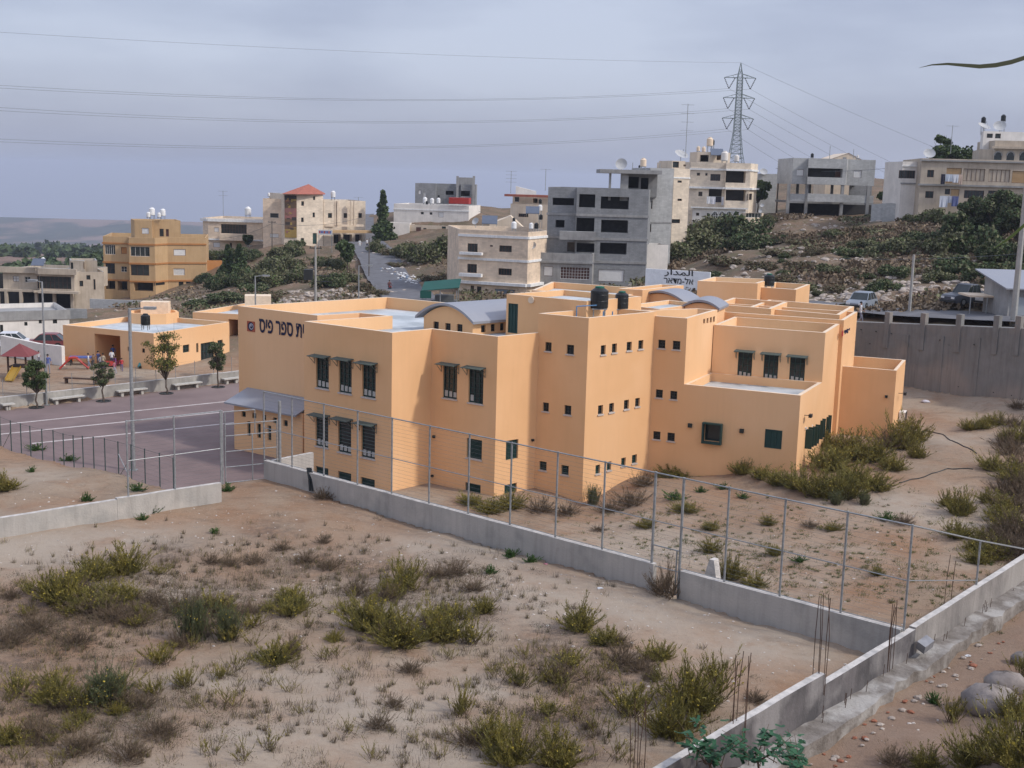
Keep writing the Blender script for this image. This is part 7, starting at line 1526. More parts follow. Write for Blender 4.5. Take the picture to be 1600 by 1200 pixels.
# rubbish tip beside the road, boulders, bricks
rs = np.random.RandomState(2); mb = MB()
for _ in range(170):
    t = rs.rand(); q = hit(600 + 52 * t, 418 + 24 * t + rs.normal(0, 2.0), 86); s_ = rs.uniform(.08, .3); mb.blob((q[0] + rs.normal(0, .6), q[1] + rs.normal(0, 1.2), q[2] + .1), (s_, s_ * .8, s_ * .5), seed=rs.randint(1e6), n=5, mi=rs.choice([0, 0, 0, 1, 2, 3]))
single('rubbish', mb, [M['white'], mat('rubbish_blue', (.2, .26, .36), .8), M['rust'], M['rock']], kind='stuff')
for (px, py, s_, lab) in ((1545, 1090, .95, 'biggest grey boulder at the bottom right among brooms'), (1570, 1058, .75, 'second grey boulder behind the biggest at the bottom right'), (1597, 1015, .45, 'small boulder at the right edge')):
    q = hit(px, py + 25, 22); mb = MB(); mb.blob((0, 0, .35 * s_), (s_, s_ * .7, s_ * .6), seed=px, n=14, rough=.08); o = single('boulder', mb, [mat('boulder_stone', (.30, .26, .23), .95, (.19, .165, .15), scale=1.5, bump=.7, bscale=5)], lab, 'boulder', smooth=True); o.location = tuple(q)
mb = MB(); rs = np.random.RandomState(5)
for _ in range(60):
    t = rs.uniform(0, 1) ; c = A0 + rwd * (9 + t * 20) + rwn * rs.uniform(.9, 1.6); s_ = rs.uniform(.04, .15); mb.blob((*c, H(*c) + .03), (s_, s_ * .8, s_ * .5), seed=rs.randint(1e6), n=5, mi=rs.choice([0, 0, 1]))
single('footing_rubble', mb, [M['rock'], mat('brick_red', (.30, .12, .07), .9)], kind='stuff')
# ------------------------------------------------------------------ rooftop things, people, vehicles, lines
def tank(px, pyb, pyt, Y, label, col='black', lid='black', r=None, stand=0.0, name='water_tank', z=None, group=None):
    """upright tank on a small stand; pyb..pyt are the tank's own bottom and top"""
    b = P(px, pyb, Y); t = P(px, pyt, Y); h = float(t[2] - b[2]); r = r or h * .38; T = Thing(name, label, 'water tank', (b[0], b[1], b[2] - stand), group=group)
    m_ = MB(); m_.lathe([(r * .96, stand), (r, stand + h * .06), (r, stand + h * .34), (r * .97, stand + h * .36), (r, stand + h * .38), (r, stand + h * .62), (r * .97, stand + h * .64), (r, stand + h * .66), (r * .98, stand + h * .80), (r * .55, stand + h * .93)], n=18); T.part('body', m_, [M[col]], smooth=False)
    m_ = MB(); m_.lathe([(r * .52, stand + h * .925), (r * .52, stand + h), (r * .2, stand + h * 1.02)], n=14); T.part('lid', m_, [M[lid]])
    if stand > 0:
        m_ = MB()
        for a in range(4): c, s_ = math.cos(a * 1.571 + .78) * r * .9, math.sin(a * 1.571 + .78) * r * .9; m_.tube((c, s_, 0), (c, s_, stand), .035, 5)
        m_.box((0, 0, stand - .06), (r * 1.7, r * 1.7, .05)); T.part('stand', m_, [M['galv']])
    return T
TY = float(TN[1]) + 3.0
tank(936, 481, 447.5, TY + .6, 'bigger black water tank with green lid on the school tower roof', lid='greenlid', r=.52, stand=.55)
tank(971, 482, 455, TY + 2.6, 'smaller black water tank with green lid, right on the school tower roof', lid='greenlid', r=.40, stand=.4)
tank(1201.5, 446, 427.5, 96, 'black water tank on the rearmost ochre block of the school', lid='greenlid', r=.42, stand=.5)
tank(227.5, 507, 490, 99, 'black water tank on the kindergarten roof', r=.38, stand=.45)
pp = MB(); c = np.array([*(np.array(TN) * .55 + np.array(TBk) * .45), ZK - .55])
for a, b in (((-1.6, .2, .25), (.3, -.4, .25)), ((-1.4, .6, .15), (.8, .1, .15)), ((-1.2, 0, .0), (-1.2, 0, .9)), ((.3, -.4, .25), (.3, -.4, .7)), ((-1.2, 0, .9), (.1, .5, .95)), ((.9, .6, .1), (.9, .6, .6))): pp.tube(c + np.array(a), c + np.array(b), .035, 6, mi=0 if a[2] != .15 else 1)
single('roof_pipes', pp, [M['pipe'], M['rust']], 'blue water pipes beside the black tanks on the tower roof', 'pipes', loc=tuple(c))
for (px, yb, yt, Y, lab, col, st_h) in [
    (232, 339, 331, 209, 'short white tank, far left on the ochre house roof', 'white', .3), (237.5, 336, 324, 210, 'tall white tank, second on the ochre house roof', 'white', .8), (248.5, 339, 332, 209, 'short white tank, third on the ochre house roof', 'white', .3), (254.5, 337, 326, 210, 'tall white tank, rightmost on the ochre house roof', 'white', .7),
    (67.5, 410, 402, 191, 'white tank above the solar panel on the villa roof', 'white', .6), (387.5, 336, 323, 236, 'slender white tank on the pale flat house', 'white', .5), (520.5, 308, 298, 228, 'large white tank behind the red hipped roof', 'white', .8),
    (803, 357, 346, 156, 'white tank on the cream flats roof, left', 'white', .3), (830, 357, 348, 157, 'white tank on the cream flats roof, right', 'white', .3), (803, 346, 340, 158, 'squat black tank behind the left white tank of the cream flats', 'black', .5), (838, 357, 348, 158, 'squat black tank on the cream flats roof', 'black', .4), (844, 329, 320, 196, 'white tank standing below a black one on the stepped house', 'white', 1.5), (844, 318, 311, 198, 'black tank topping the stack at the stepped house', 'black', 3), (845, 343, 335, 176, 'black tank at the right end of the stepped house', 'black', 1.2),
    (1005, 260, 247, 163, 'pale tall tank on the roof slab of the dark grey flats', 'cap', .6), (999, 262, 258, 160, 'low black tank beside the pale tall tank', 'black', .3), (1091, 236, 228.5, 195, 'beige tank on the left penthouse below the pylon', 'cap', .2), (1099.5, 237, 229, 195, 'second beige tank on the left penthouse below the pylon', 'cap', .2), (1109, 228, 214.5, 196, 'tallest slender beige tank below the pylon', 'cap', 1.8), (1113.5, 226, 218, 197, 'black tank behind the tallest beige tank', 'black', 1.6), (1132, 251, 236, 192, 'white tank on the flats roof left of the pylon foot', 'whitewash', .5), (1151, 252, 242, 192, 'white tank on the flats roof right of the pylon foot', 'whitewash', .5),
    (1269, 246, 239.5, 192, 'small black tank on the grey pillar house', 'black', .3), (1004, 257, 249, 166, 'tank on the narrow pale flats', 'whitewash', .3) if False else (1340, 247, 242, 194, 'low pale tank at the right end of the pillar house roof', 'whitewash', .2), (1536.5, 192, 182.5, 171, 'left black tank raised above the dishes of the long grey house', 'black', 1.6), (1567.5, 189, 179, 171, 'right black tank raised above the dishes of the long grey house', 'black', 1.8),
    (420, 306, 301, 228, 'low white tank on the left wing of the red roofed building', 'white', .2), (664, 317, 308, 243, 'white tank in front of the unfinished block, left', 'white', .3), (675, 318, 309.5, 243, 'white tank in front of the unfinished block, middle', 'white', .3), (685, 317, 309, 243, 'white tank in front of the unfinished block, right', 'white', .3), (667, 319, 314, 242, 'black tank beside the white house tanks', 'black', .2)]:
    tank(px, yb, yt, Y, lab, col, lid=col, stand=st_h)
def dish(px, py, Y, dpx, label, az=200, el=35, mast=1.0):
    q = P(px, py, Y); r = dpx / 2 / F_PX * Y; T = Thing('satellite_dish', label, 'satellite dish', (q[0], q[1], q[2] - mast)); m_ = MB(); n = 18
    d = Vector((math.sin(R_(az)) * math.cos(R_(el)), math.cos(R_(az)) * math.cos(R_(el)), math.sin(R_(el)))); u = d.orthogonal().normalized(); w = d.cross(u); prev = None; c0 = Vector((0, 0, mast))
    rings = [(0, 0)] + [(r * k / 4, r * .28 * (k / 4) ** 2) for k in range(1, 5)]
    for (ra, da), (rb, db) in zip(rings[:-1], rings[1:]):
        for k in range(n):
            t0, t1 = 2 * math.pi * k / n, 2 * math.pi * (k + 1) / n; f = lambda rr, t, dd: tuple(c0 + u * math.cos(t) * rr + w * math.sin(t) * rr + d * dd)
            if ra == 0: m_.poly([f(0, 0, 0), f(rb, t0, db), f(rb, t1, db)])
            else: m_.poly([f(ra, t0, da), f(rb, t0, db), f(rb, t1, db), f(ra, t1, da)])
    T.part('reflector', m_, [M['dishm']]); m_ = MB(); m_.tube((0, 0, 0), tuple(c0 - d * .05), .04, 6); T.part('mast', m_, [M['galv']])
    m_ = MB(); m_.tube(tuple(c0 - w * r * .8 + d * r * .2), tuple(c0 + d * r * .9), .02, 4); m_.tube(tuple(c0 + d * r * .85), tuple(c0 + d * r * 1.0), .06, 6); T.part('feed_arm', m_, [M['galv']])
M['dishm'] = mat('dish_paint', (.46, .46, .45), .6, scale=3)
for a in [(743.5, 346, 155, 12, 'yellowish satellite dish at the left end of the cream flats roof', 215, 30, .8), (832.5, 384, 152, 12, 'pale satellite dish high on the side of the cream flats', 200, 25, .6), (971, 257, 158, 18, 'grey satellite dish on the roof slab of the dark grey flats', 190, 20, 1.2), (1064, 243, 172, 22, 'large pale satellite dish left of the pylon', 150, 55, 1.0), (1193, 269, 206, 12, 'small dark dish on the small grey house', 180, 40, .6), (1537, 199, 170, 20, 'left large dish on the white roof box of the long grey house', 150, 60, 1.2), (1562, 198, 170, 19, 'right large dish on the white roof box of the long grey house', 200, 40, 1.2), (1452, 241, 170, 18, 'pale dish on the left end of the long grey house roof', 190, 40, .8), (1190.5, 321, 185, 6, 'small white dish beside the arched windows, upper', 190, 30, .8), (1188, 330, 184, 6, 'small white dish beside the arched windows, lower', 190, 30, .8)]: dish(*a)
def antenna(px, pyt, pyb, Y, label, n=4):
    b = P(px, pyb, Y); h = float(P(px, pyt, Y)[2] - b[2]); T = Thing('antenna', label, 'antenna', tuple(b)); m_ = MB(); m_.tube((0, 0, 0), (0, 0, h), .045, 5); T.part('mast', m_, [M['galv']])
    m_ = MB(); rnd = random.Random(px)
    for k in range(n):
        z = h * (.98 - .16 * k); m_.tube((-.9, 0, z), (.9, 0, z), .025, 4)
        for j in range(5): x = -.8 + j * .4; m_.tube((x, -.35, z), (x, .35, z), .015, 3)
    T.part('elements', m_, [M['galv']])
for a in [(349, 298, 340, 237, 'thin television mast on the pale flat house', 2), (798, 267, 302, 205, 'television antenna with many bars above the stepped house', 4), (852, 264, 298, 200, 'thin television antenna left of the dark grey flats', 1), (1071, 162, 246, 172, 'very tall television antenna left of the pylon', 4), (1485, 196, 240, 176, 'cross shaped antenna behind the long grey house', 1), (560, 308, 330, 232, 'short mast on the red roofed building', 1), (988, 254, 272, 160, 'short rod antenna on the dark grey flats', 0), (1296, 228, 248, 190, 'thin rod antenna on the pillar house', 0), (1333, 233, 248, 190, 'thin rod at the right of the pillar house roof', 0), (1031, 255, 266, 166, 'rod antenna on the narrow pale flats', 0)]: antenna(*a)
# solar panels
for (px, py, Y, lab) in [(60, 415, 189, 'tilted solar heater panel on the villa roof'), (832, 334, 180, 'large tilted solar panel on the stepped house'), (765, 350, 158, 'tilted solar panel on the cream flats roof'), (1120, 243, 193, 'tilted solar panel on the flats below the pylon')]:
    q = P(px, py, Y); T = Thing('solar_panel', lab, 'solar panel', tuple(q)); m_ = MB(); m_.hexa([(-1, -.6, 0), (1, -.6, 0), (1, .6, 1.0), (-1, .6, 1.0), (-1, -.6, .08), (1, -.6, .08), (1, .6, 1.08), (-1, .6, 1.08)]); T.part('panel', m_, [M['solar'] if 'solar' in M else M.setdefault('solar', mat('solar_glass', (.10, .12, .16), .2, spec=.6))]); m_ = MB()
    for x in (-.9, .9): m_.tube((x, .6, -.3), (x, .6, 1.0), .03, 4); m_.tube((x, -.6, -.3), (x, -.6, 0), .03, 4)
    T.part('frame', m_, [M['galv']])
# pylon ---------------------------------------------------------
PYY = 320.0; pb = P(1148.5, 262, PYY); pt_ = P(1155, 98, PYY); g_ = H(pb[0], pb[1]); ph = float(pt_[2] - g_); T = Thing('pylon', 'tall grey lattice power pylon with three pairs of arms on the skyline', 'pylon', (pb[0], pb[1], g_))
M['lattice'] = mat('lattice_steel', (.16, .20, .19), .6, metal=.2)
zpx = lambda py: float(P(1152, py, PYY)[2] - g_)
wid = [(0, 3.0), (zpx(240), 1.5), (zpx(205), .85), (zpx(120), .62), (zpx(98), .03)]
wf = lambda z: float(np.interp(z, [a for a, _ in wid], [b for _, b in wid])); m_ = MB(); lv = [0, zpx(255), zpx(247), zpx(240), zpx(233), zpx(226), zpx(219), zpx(212), zpx(205)] + [zpx(205 - 5.3 * k) for k in range(1, 17)] + [zpx(109), zpx(98)]
cr4 = lambda z: [(-wf(z), -wf(z), z), (wf(z), -wf(z), z), (wf(z), wf(z), z), (-wf(z), wf(z), z)]
for a, b in zip(lv[:-1], lv[1:]):
    p0, p1 = cr4(a), cr4(b)
    for k in range(4): m_.tube(p0[k], p1[k], .085, 4, caps=False); m_.tube(p0[k], p1[(k + 1) % 4], .04, 3, caps=False); m_.tube(p0[(k + 1) % 4], p1[k], .04, 3, caps=False); m_.tube(p1[k], p1[(k + 1) % 4], .05, 3, caps=False)
T.part('tower_frame', m_, [M['lattice']]); ends = []
for py in (121.5, 153, 185):
    z = zpx(py)
    for sg in (-1, 1):
        m_ = MB(); tip = (sg * 4.05, 0, z); w_ = wf(z)
        for yy in (-w_, w_): m_.tube((sg * w_, yy, z), tip, .08, 4); m_.tube((sg * w_, yy, z + .95), tip, .07, 4)
        for f in (.33, .66): m_.tube((sg * (w_ + (4.05 - w_) * f), -w_ * (1 - f), z), (sg * (w_ + (4.05 - w_) * f), w_ * (1 - f), z + .95 * (1 - f)), .045, 3)
        T.part('arm', m_, [M['lattice']]); m_ = MB(); bx_ = (sg * 2.75, 0, z - 2.75)
        for st0 in (tip, (sg * 1.25, 0, z)):
            for k in range(7):
                f0, f1 = k / 7 + .03, (k + 1) / 7 - .03; L0 = np.array(st0) + (np.array(bx_) - np.array(st0)) * f0; L1 = np.array(st0) + (np.array(bx_) - np.array(st0)) * f1; m_.tube(L0, L1, .15, 5)
            m_.tube(st0, bx_, .03, 3)
        T.part('insulator', m_, [M['dark']]); ends.append((pb[0] + bx_[0], pb[1], g_ + bx_[2], sg, py))
def wire(a, b, sag, r, label, n=36, m='cable', group=None):
    a = np.array(a, float); b = np.array(b, float); pts = [a + (b - a) * t - np.array([0, 0, sag * 4 * t * (1 - t)]) for t in np.linspace(0, 1, n)]; mb = MB(); mb.path([tuple(p) for p in pts], r, 3); single('power_line', mb, [M[m]], label, 'cable', group, loc=tuple(a))
M['cable'] = mat('cable_metal', (.12, .13, .14), .6)
top = (pb[0] + .0, pb[1], float(pt_[2]))
wire(top, P(-420, 22, 210), 1.5, .032, 'highest thin earth wire running left from the pylon top')
for (ex, ey, sg, py, Ye, sag, lab) in [(-500, 95, -1, 121.5, 195, 4.2, 'left hand conductor of the uppermost pair'), (-500, 102, 1, 121.5, 205, 4.2, 'right hand conductor of the uppermost pair'), (-500, 128, -1, 153, 195, 4.6, 'left hand conductor of the middle pair'), (-500, 136, 1, 153, 205, 4.6, 'right hand conductor of the middle pair'), (-500, 185, -1, 185, 195, 4.6, 'left hand conductor of the lowest pair'), (-500, 192, 1, 185, 205, 4.6, 'right hand conductor of the lowest pair')]:
    e = [q for q in ends if q[3] == sg and q[4] == py][0]; wire(e[:3], P(ex, ey, Ye), sag, .036, lab + ' going left from the pylon')
wire(top, P(1900, 385, 420), 3, .03, 'thin earth wire falling right from the pylon top')
for (ex, ey, sg, py, lab) in [(1900, 432, 1, 121.5, 'outer conductor of the uppermost pair'), (1850, 440, -1, 121.5, 'inner conductor of the uppermost pair'), (1800, 430, 1, 153, 'outer conductor of the middle pair'), (1740, 430, -1, 153, 'inner conductor of the middle pair'), (1700, 430, 1, 185, 'outer conductor of the lowest pair'), (1650, 430, -1, 185, 'inner conductor of the lowest pair')]:
    e = [q for q in ends if q[3] == sg and q[4] == py][0]; wire(e[:3], P(ex, ey, 430), 6, .03, lab + ' falling right from the pylon')
wire(P(1212, 263, 200), P(1395, 262, 175), .5, .03, 'street cable from the dark pole to the long grey house'); wire(P(425, 349, 214), P(565, 340, 226), .8, .028, 'street cable from the wooden pole to the red roofed building'); wire(P(425, 349, 214), P(330, 372, 232), .8, .028, 'street cable from the wooden pole to the pale flat house')
wire(P(1290, 402, 120), P(1600, 396, 88), .3, .018, 'low cable crossing the bushy hillside to the right pole'); wire(P(748, 330, 170), P(798, 338, 185), .4, .03, 'short cable between the white and stepped houses')
# people --------------------------------------------------------
def person(pos, h, label, shirt, legs, hair=(.02, .015, .012), rz=0.0, pose='stand'):
    k = h / 1.75
    sk = {'pel': (0, 0, .95, .13, .10), 'spi': (0, 0, 1.15, .13, .09), 'che': (0, .01, 1.36, .16, .10), 'nec': (0, 0, 1.50, .055, .055), 'hd0': (0, .01, 1.60, .085, .09), 'hd1': (0, .01, 1.70, .07, .08), 'hd2': (0, 0, 1.75, .03, .03), 'nos': (0, -.085, 1.62, .02, .02),
          'shL': (.18, 0, 1.42, .06, .06), 'elL': (.25, .03, 1.15, .045, .045), 'wrL': (.27, -.05, .92, .032, .032), 'haL': (.27, -.08, .83, .03, .04), 'shR': (-.18, 0, 1.42, .06, .06), 'elR': (-.25, .03, 1.15, .045, .045), 'wrR': (-.27, -.05, .92, .032, .032), 'haR': (-.27, -.08, .83, .03, .04),
          'hiL': (.09, 0, .88, .09, .09), 'knL': (.11, -.02, .50, .06, .065), 'anL': (.12, .02, .09, .045, .05), 'toL': (.13, -.14, .035, .04, .03), 'hiR': (-.09, 0, .88, .09, .09), 'knR': (-.11, -.02, .50, .06, .065), 'anR': (-.12, .02, .09, .045, .05), 'toR': (-.13, -.14, .035, .04, .03)}
    if pose == 'walk': sk['knL'] = (.1, -.16, .52, .06, .065); sk['anL'] = (.1, -.22, .1, .045, .05); sk['toL'] = (.1, -.38, .05, .04, .03); sk['anR'] = (-.1, .24, .12, .045, .05); sk['toR'] = (-.1, .1, .04, .04, .03); sk['wrR'] = (-.24, -.25, 1.0, .032, .032); sk['haR'] = (-.24, -.32, 1.0, .03, .04); sk['wrL'] = (.27, .16, .95, .032, .032); sk['haL'] = (.27, .2, .88, .03, .04)
    if pose == 'arm': sk['elR'] = (-.32, -.12, 1.3, .045, .045); sk['wrR'] = (-.32, -.36, 1.35, .032, .032); sk['haR'] = (-.32, -.44, 1.36, .03, .04)
    if pose in ('sit', 'ride'):
        for s_ in ('L', 'R'):
            g = 1 if s_ == 'L' else -1; sk['kn' + s_] = (.14 * g, -.42, .86, .06, .065); sk['an' + s_] = (.14 * g, -.38, .45, .045, .05); sk['to' + s_] = (.14 * g, -.52, .4, .04, .03); sk['el' + s_] = (.27 * g, -.15, 1.2, .045, .045); sk['wr' + s_] = (.24 * g, -.42, 1.15, .032, .032); sk['ha' + s_] = (.24 * g, -.5, 1.15, .03, .04)
    nm = list(sk); E_ = [('pel', 'spi'), ('spi', 'che'), ('che', 'nec'), ('nec', 'hd0'), ('hd0', 'hd1'), ('hd1', 'hd2'), ('hd0', 'nos')]
    for s_ in ('L', 'R'): E_ += [('che', 'sh' + s_), ('sh' + s_, 'el' + s_), ('el' + s_, 'wr' + s_), ('wr' + s_, 'ha' + s_), ('pel', 'hi' + s_), ('hi' + s_, 'kn' + s_), ('kn' + s_, 'an' + s_), ('an' + s_, 'to' + s_)]
    me = bpy.data.meshes.new('person'); me.from_pydata([tuple(c * k for c in sk[n][:3]) for n in nm], [(nm.index(a), nm.index(b)) for a, b in E_], []); o = bpy.data.objects.new('tmp', me); S.collection.objects.link(o)
    md = o.modifiers.new('s', 'SKIN'); 
    if not me.skin_vertices: me.attributes
    for i, n in enumerate(nm): v = me.skin_vertices[0].data[i]; v.radius = (sk[n][3] * k, sk[n][4] * k); v.use_root = (n == 'pel')
    sb = o.modifiers.new('u', 'SUBSURF'); sb.levels = 1; sb.render_levels = 1; bpy.context.view_layer.update(); dm = bpy.data.meshes.new_from_object(o.evaluated_get(bpy.context.evaluated_depsgraph_get())); bpy.data.objects.remove(o)
    dm.materials.clear()
    for c in ((.36, .21, .14), shirt, legs, (.03, .03, .03)): dm.materials.append(mat('cloth_%02d%02d%02d' % tuple(int(v * 99) for v in c), c, .9))
    for p in dm.polygons:
        c = p.center / k; arm = abs(c.x) > .205 and c.z > .7
        p.material_index = 0 if c.z > 1.49 or (arm and c.z < 1.12) else (1 if c.z > .93 or (arm and c.z > 1.1) else (3 if c.z < .08 and pose != 'ride' else 2))
        p.use_smooth = True
    ob = link('person', dm, None, tuple(pos), rz); tagit(ob, label, 'person')
    hb_ = MB(); hb_.lathe([(.098 * k, 0), (.102 * k, .05 * k), (.085 * k, .11 * k), (.04 * k, .145 * k)], (0, .018 * k, 1.635 * k), n=10); link('hair', hb_.mesh('hair', [mat('hair_dark', hair, .8)]), ob)
    return ob
def kp(px, py): q = Pz(px, py, KZ); return (q[0], q[1], H(q[0], q[1]))
for (px, py, h, lab, sh, lg, rz, ps) in [
    (75.5, 584, 1.6, 'person in a blue top and light trousers standing beside the leftmost lamp post', (.10, .13, .32), (.30, .30, .35), .5, 'stand'), (61, 568, 1.1, 'small child in white near the playground house', (.6, .6, .6), (.2, .2, .25), 1, 'stand'), (138.5, 577, 1.35, 'child in a white shirt and grey trousers beside the blue table', (.62, .62, .62), (.2, .22, .28), 2, 'walk'), (146, 572, 1.0, 'small child in brown behind the white shirted child', (.25, .16, .1), (.1, .1, .12), 0, 'stand'),
    (154, 575, 1.45, 'child in dark blue at the left of the porch group', (.05, .06, .16), (.08, .08, .10), 1.2, 'arm'), (157, 577, 1.2, 'child in black trousers beside the dark blue one', (.30, .30, .34), (.03, .03, .04), 4, 'stand'), (161.5, 577, 1.35, 'child in a cream shirt in the middle of the porch group', (.5, .42, .3), (.08, .08, .12), 3, 'stand'), (175, 572, 1.4, 'child in a clean white top in front of the porch opening', (.7, .7, .7), (.07, .08, .12), 3.3, 'stand'), (177, 566, 1.5, 'woman in blue standing inside the porch opening', (.06, .12, .36), (.05, .08, .25), 0, 'stand'),
    (181, 577, 1.1, 'child in purple bending by the red toys', (.2, .08, .25), (.1, .05, .15), 5, 'arm'), (190.5, 580, 1.1, 'child in a red top, rightmost of the porch group', (.5, .05, .06), (.12, .1, .2), .3, 'walk'), (179, 584, 1.05, 'child in pink in front of the red toys', (.45, .16, .2), (.35, .35, .4), 1.1, 'walk')]:
    person(kp(px, py), h, lab, sh, lg, rz=rz, pose=ps)
q = at(562, 205); person(tuple(P(562, 381, 214)) if False else (P(562, 378, 216)[0], 216, H(P(562, 378, 216)[0], 216)), 1.75, 'man in a long white robe standing before the shop awning', (.65, .65, .62), (.65, .65, .62), rz=.3)
q = P(573.5, 378, 217); person((q[0], q[1], H(q[0], q[1])), 1.7, 'person in white shirt and dark trousers at the right of the shop awning', (.6, .6, .6), (.03, .03, .05), rz=1)
q = P(1344, 500, 95.5); person((q[0], q[1], H(q[0], q[1]) + .05), 1.75, 'person in white walking on the road behind the retaining wall', (.7, .7, .7), (.2, .2, .25), rz=1.5, pose='walk')
# motorbike and rider
q = P(609, 452, 158); gz = H(q[0], q[1]) + .08; T = Thing('motorcycle', 'dark motorcycle coming down the road', 'motorcycle', (q[0], q[1], gz), .35)
for y in (-.7, .7):
    m_ = MB()
    for k in range(14): t0, t1 = k * .4488, (k + 1) * .4488; m_.tube((0, y + .28 * math.cos(t0), .32 + .28 * math.sin(t0)), (0, y + .28 * math.cos(t1), .32 + .28 * math.sin(t1)), .055, 6)
    for k in range(3): t0 = k * 1.047; m_.tube((0, y - .27 * math.cos(t0), .32 - .27 * math.sin(t0)), (0, y + .27 * math.cos(t0), .32 + .27 * math.sin(t0)), .015, 4)
    T.part('wheel', m_, [M['black']])
m_ = MB(); m_.path([(0, -.7, .32), (0, -.5, .95), (0, .1, .75), (0, .7, .32), (0, 0, .3), (0, -.5, .95)], .05, 6); m_.box((0, 0, .3), (.28, .5, .35)); T.part('frame', m_, [M['dark']]); m_ = MB(); m_.box((0, -.2, .75), (.26, .45, .2)); T.part('fuel_tank', m_, [M['red']]); m_ = MB(); m_.box((0, .3, .76), (.24, .6, .1)); T.part('seat', m_, [M['black']]); m_ = MB(); m_.tube((-.35, -.42, 1.05), (.35, -.42, 1.05), .02, 5); T.part('handlebar', m_, [M['dark']])
person((q[0] - .07, q[1] + .2, gz - .05), 1.7, 'rider in dark clothes sitting on the motorcycle', (.12, .05, .05), (.04, .04, .06), rz=.35, pose='ride')
# vehicles
def vehicle(pos, rz, label, col, kind='car', cat='car'):
    L, Wd, hb, hr = {'car': (4.2, 1.68, .82, 1.42), 'wagon': (4.5, 1.75, 1.05, 1.85), 'pickup': (4.9, 1.7, 1.0, 1.72)}[kind]; T = Thing('parked_car' if kind != 'pickup' else 'pickup_truck', label, cat, tuple(pos), rz)
    pa = mat('car_paint_%02d%02d%02d' % tuple(int(c * 99) for c in col), col, .35, spec=.5); w = Wd / 2; l = L / 2
    def loft(secs, mi=0):
        mb = MB()
        for a, b in zip(secs[:-1], secs[1:]):
            (x0, w0, z0, y0), (x1, w1, z1, y1) = a, b; P0 = [(x0, -w0, y0), (x0, w0, y0), (x0, w0 * .93, z0), (x0, -w0 * .93, z0)]; P1 = [(x1, -w1, y1), (x1, w1, y1), (x1, w1 * .93, z1), (x1, -w1 * .93, z1)]
            for k in range(4): mb.poly([P0[k], P0[(k + 1) % 4], P1[(k + 1) % 4], P1[k]], mi)
        for s_, rv in ((secs[0], 0), (secs[-1], 1)):
            q = [(s_[0], -s_[1], s_[3]), (s_[0], s_[1], s_[3]), (s_[0], s_[1] * .93, s_[2]), (s_[0], -s_[1] * .93, s_[2])]; mb.poly(q if rv else q[::-1], mi)
        return mb
    T.part('body', loft([(-l, w * .86, hb * .72, .38), (-l + .15, w * .96, hb * .86, .25), (-l * .45, w, hb, .22), (l * .5, w, hb, .22), (l - .12, w * .97, hb * .94, .25), (l, w * .9, hb * .75, .4)]), [pa])
    c0, c1, r0, r1 = {'car': (-.95, 1.75, -.35, 1.1), 'wagon': (-1.0, 2.15, -.55, 2.0), 'pickup': (-1.1, .5, -.65, .35)}[kind]
    gh = MB(); q8 = [(c0, -w * .9, hb), (c1, -w * .9, hb), (c1, w * .9, hb), (c0, w * .9, hb), (r0, -w * .76, hr - .05), (r1, -w * .76, hr - .05), (r1, w * .76, hr - .05), (r0, w * .76, hr - .05)]; gh.hexa(q8); T.part('windows', gh, [M['glass']])
    rf = MB(); rf.hexa([(r0 - .02, -w * .77, hr - .05), (r1 + .02, -w * .77, hr - .05), (r1 + .02, w * .77, hr - .05), (r0 - .02, w * .77, hr - .05), (r0 + .1, -w * .68, hr + .02), (r1 - .1, -w * .68, hr + .02), (r1 - .1, w * .68, hr + .02), (r0 + .1, w * .68, hr + .02)])
    for f in (0, .36, .68, 1):
        for sg in (-1, 1): rf.tube((c0 + (c1 - c0) * f, sg * w * .905, hb), (r0 + (r1 - r0) * f, sg * w * .77, hr - .04), .04, 4)
    T.part('roof', rf, [pa])
    for x in (-l * .62, l * .62):
        for sg in (-1, 1):
            m_ = MB(); m_.tube((x, sg * w * .78, .32), (x, sg * w * 1.0, .32), .32, 16); wo = T.part('wheel', m_, [M['black']]); m_ = MB(); m_.tube((x, sg * w * 1.0, .32), (x, sg * w * 1.012, .32), .19, 12); T.part('rim', m_, [M['galv']], parent=wo)
    for sg in (-1, 1):
        m_ = MB(); m_.box((-l - .01, sg * w * .62, hb * .58), (.06, .32, .15)); T.part('headlight', m_, [M['white']]); m_ = MB(); m_.box((l + .0, sg * w * .68, hb * .6), (.06, .26, .16)); T.part('tail_light', m_, [M['red']])
    m_ = MB(); m_.box((-l - .02, 0, .3), (.1, Wd * .92, .16)); m_.box((l + .02, 0, .3), (.1, Wd * .92, .16)); T.part('bumper', m_, [M['dark']])
    if kind == 'pickup': m_ = MB(); m_.box((1.5, 0, hb - .01), (1.7, Wd * .8, .03)); T.part('load_bed', m_, [M['dark']])
    return T
def ground(px, py, Y, up=.08): q = P(px, py, Y); return (q[0], q[1], H(q[0], q[1]) + up)
vehicle(ground(1560, 505, 99), 0.55, 'white high roofed estate car parked behind the retaining wall', (.62, .62, .60), 'wagon'); vehicle(ground(1510, 505, 100), .5, 'dark pickup truck parked in front of the white estate car', (.06, .065, .08), 'pickup', 'pickup'); vehicle(ground(1344, 505, 103), 1.0, 'white car on the road just above the annex roof', (.24, .27, .31), 'car')
vehicle(ground(8, 532, 112), .2, 'white car at the left edge in front of the workshop', (.65, .66, .68), 'car'); vehicle(ground(72, 544, 113), .1, 'white and red car partly hidden beyond the sloping lane wall', (.20, .05, .05), 'car')
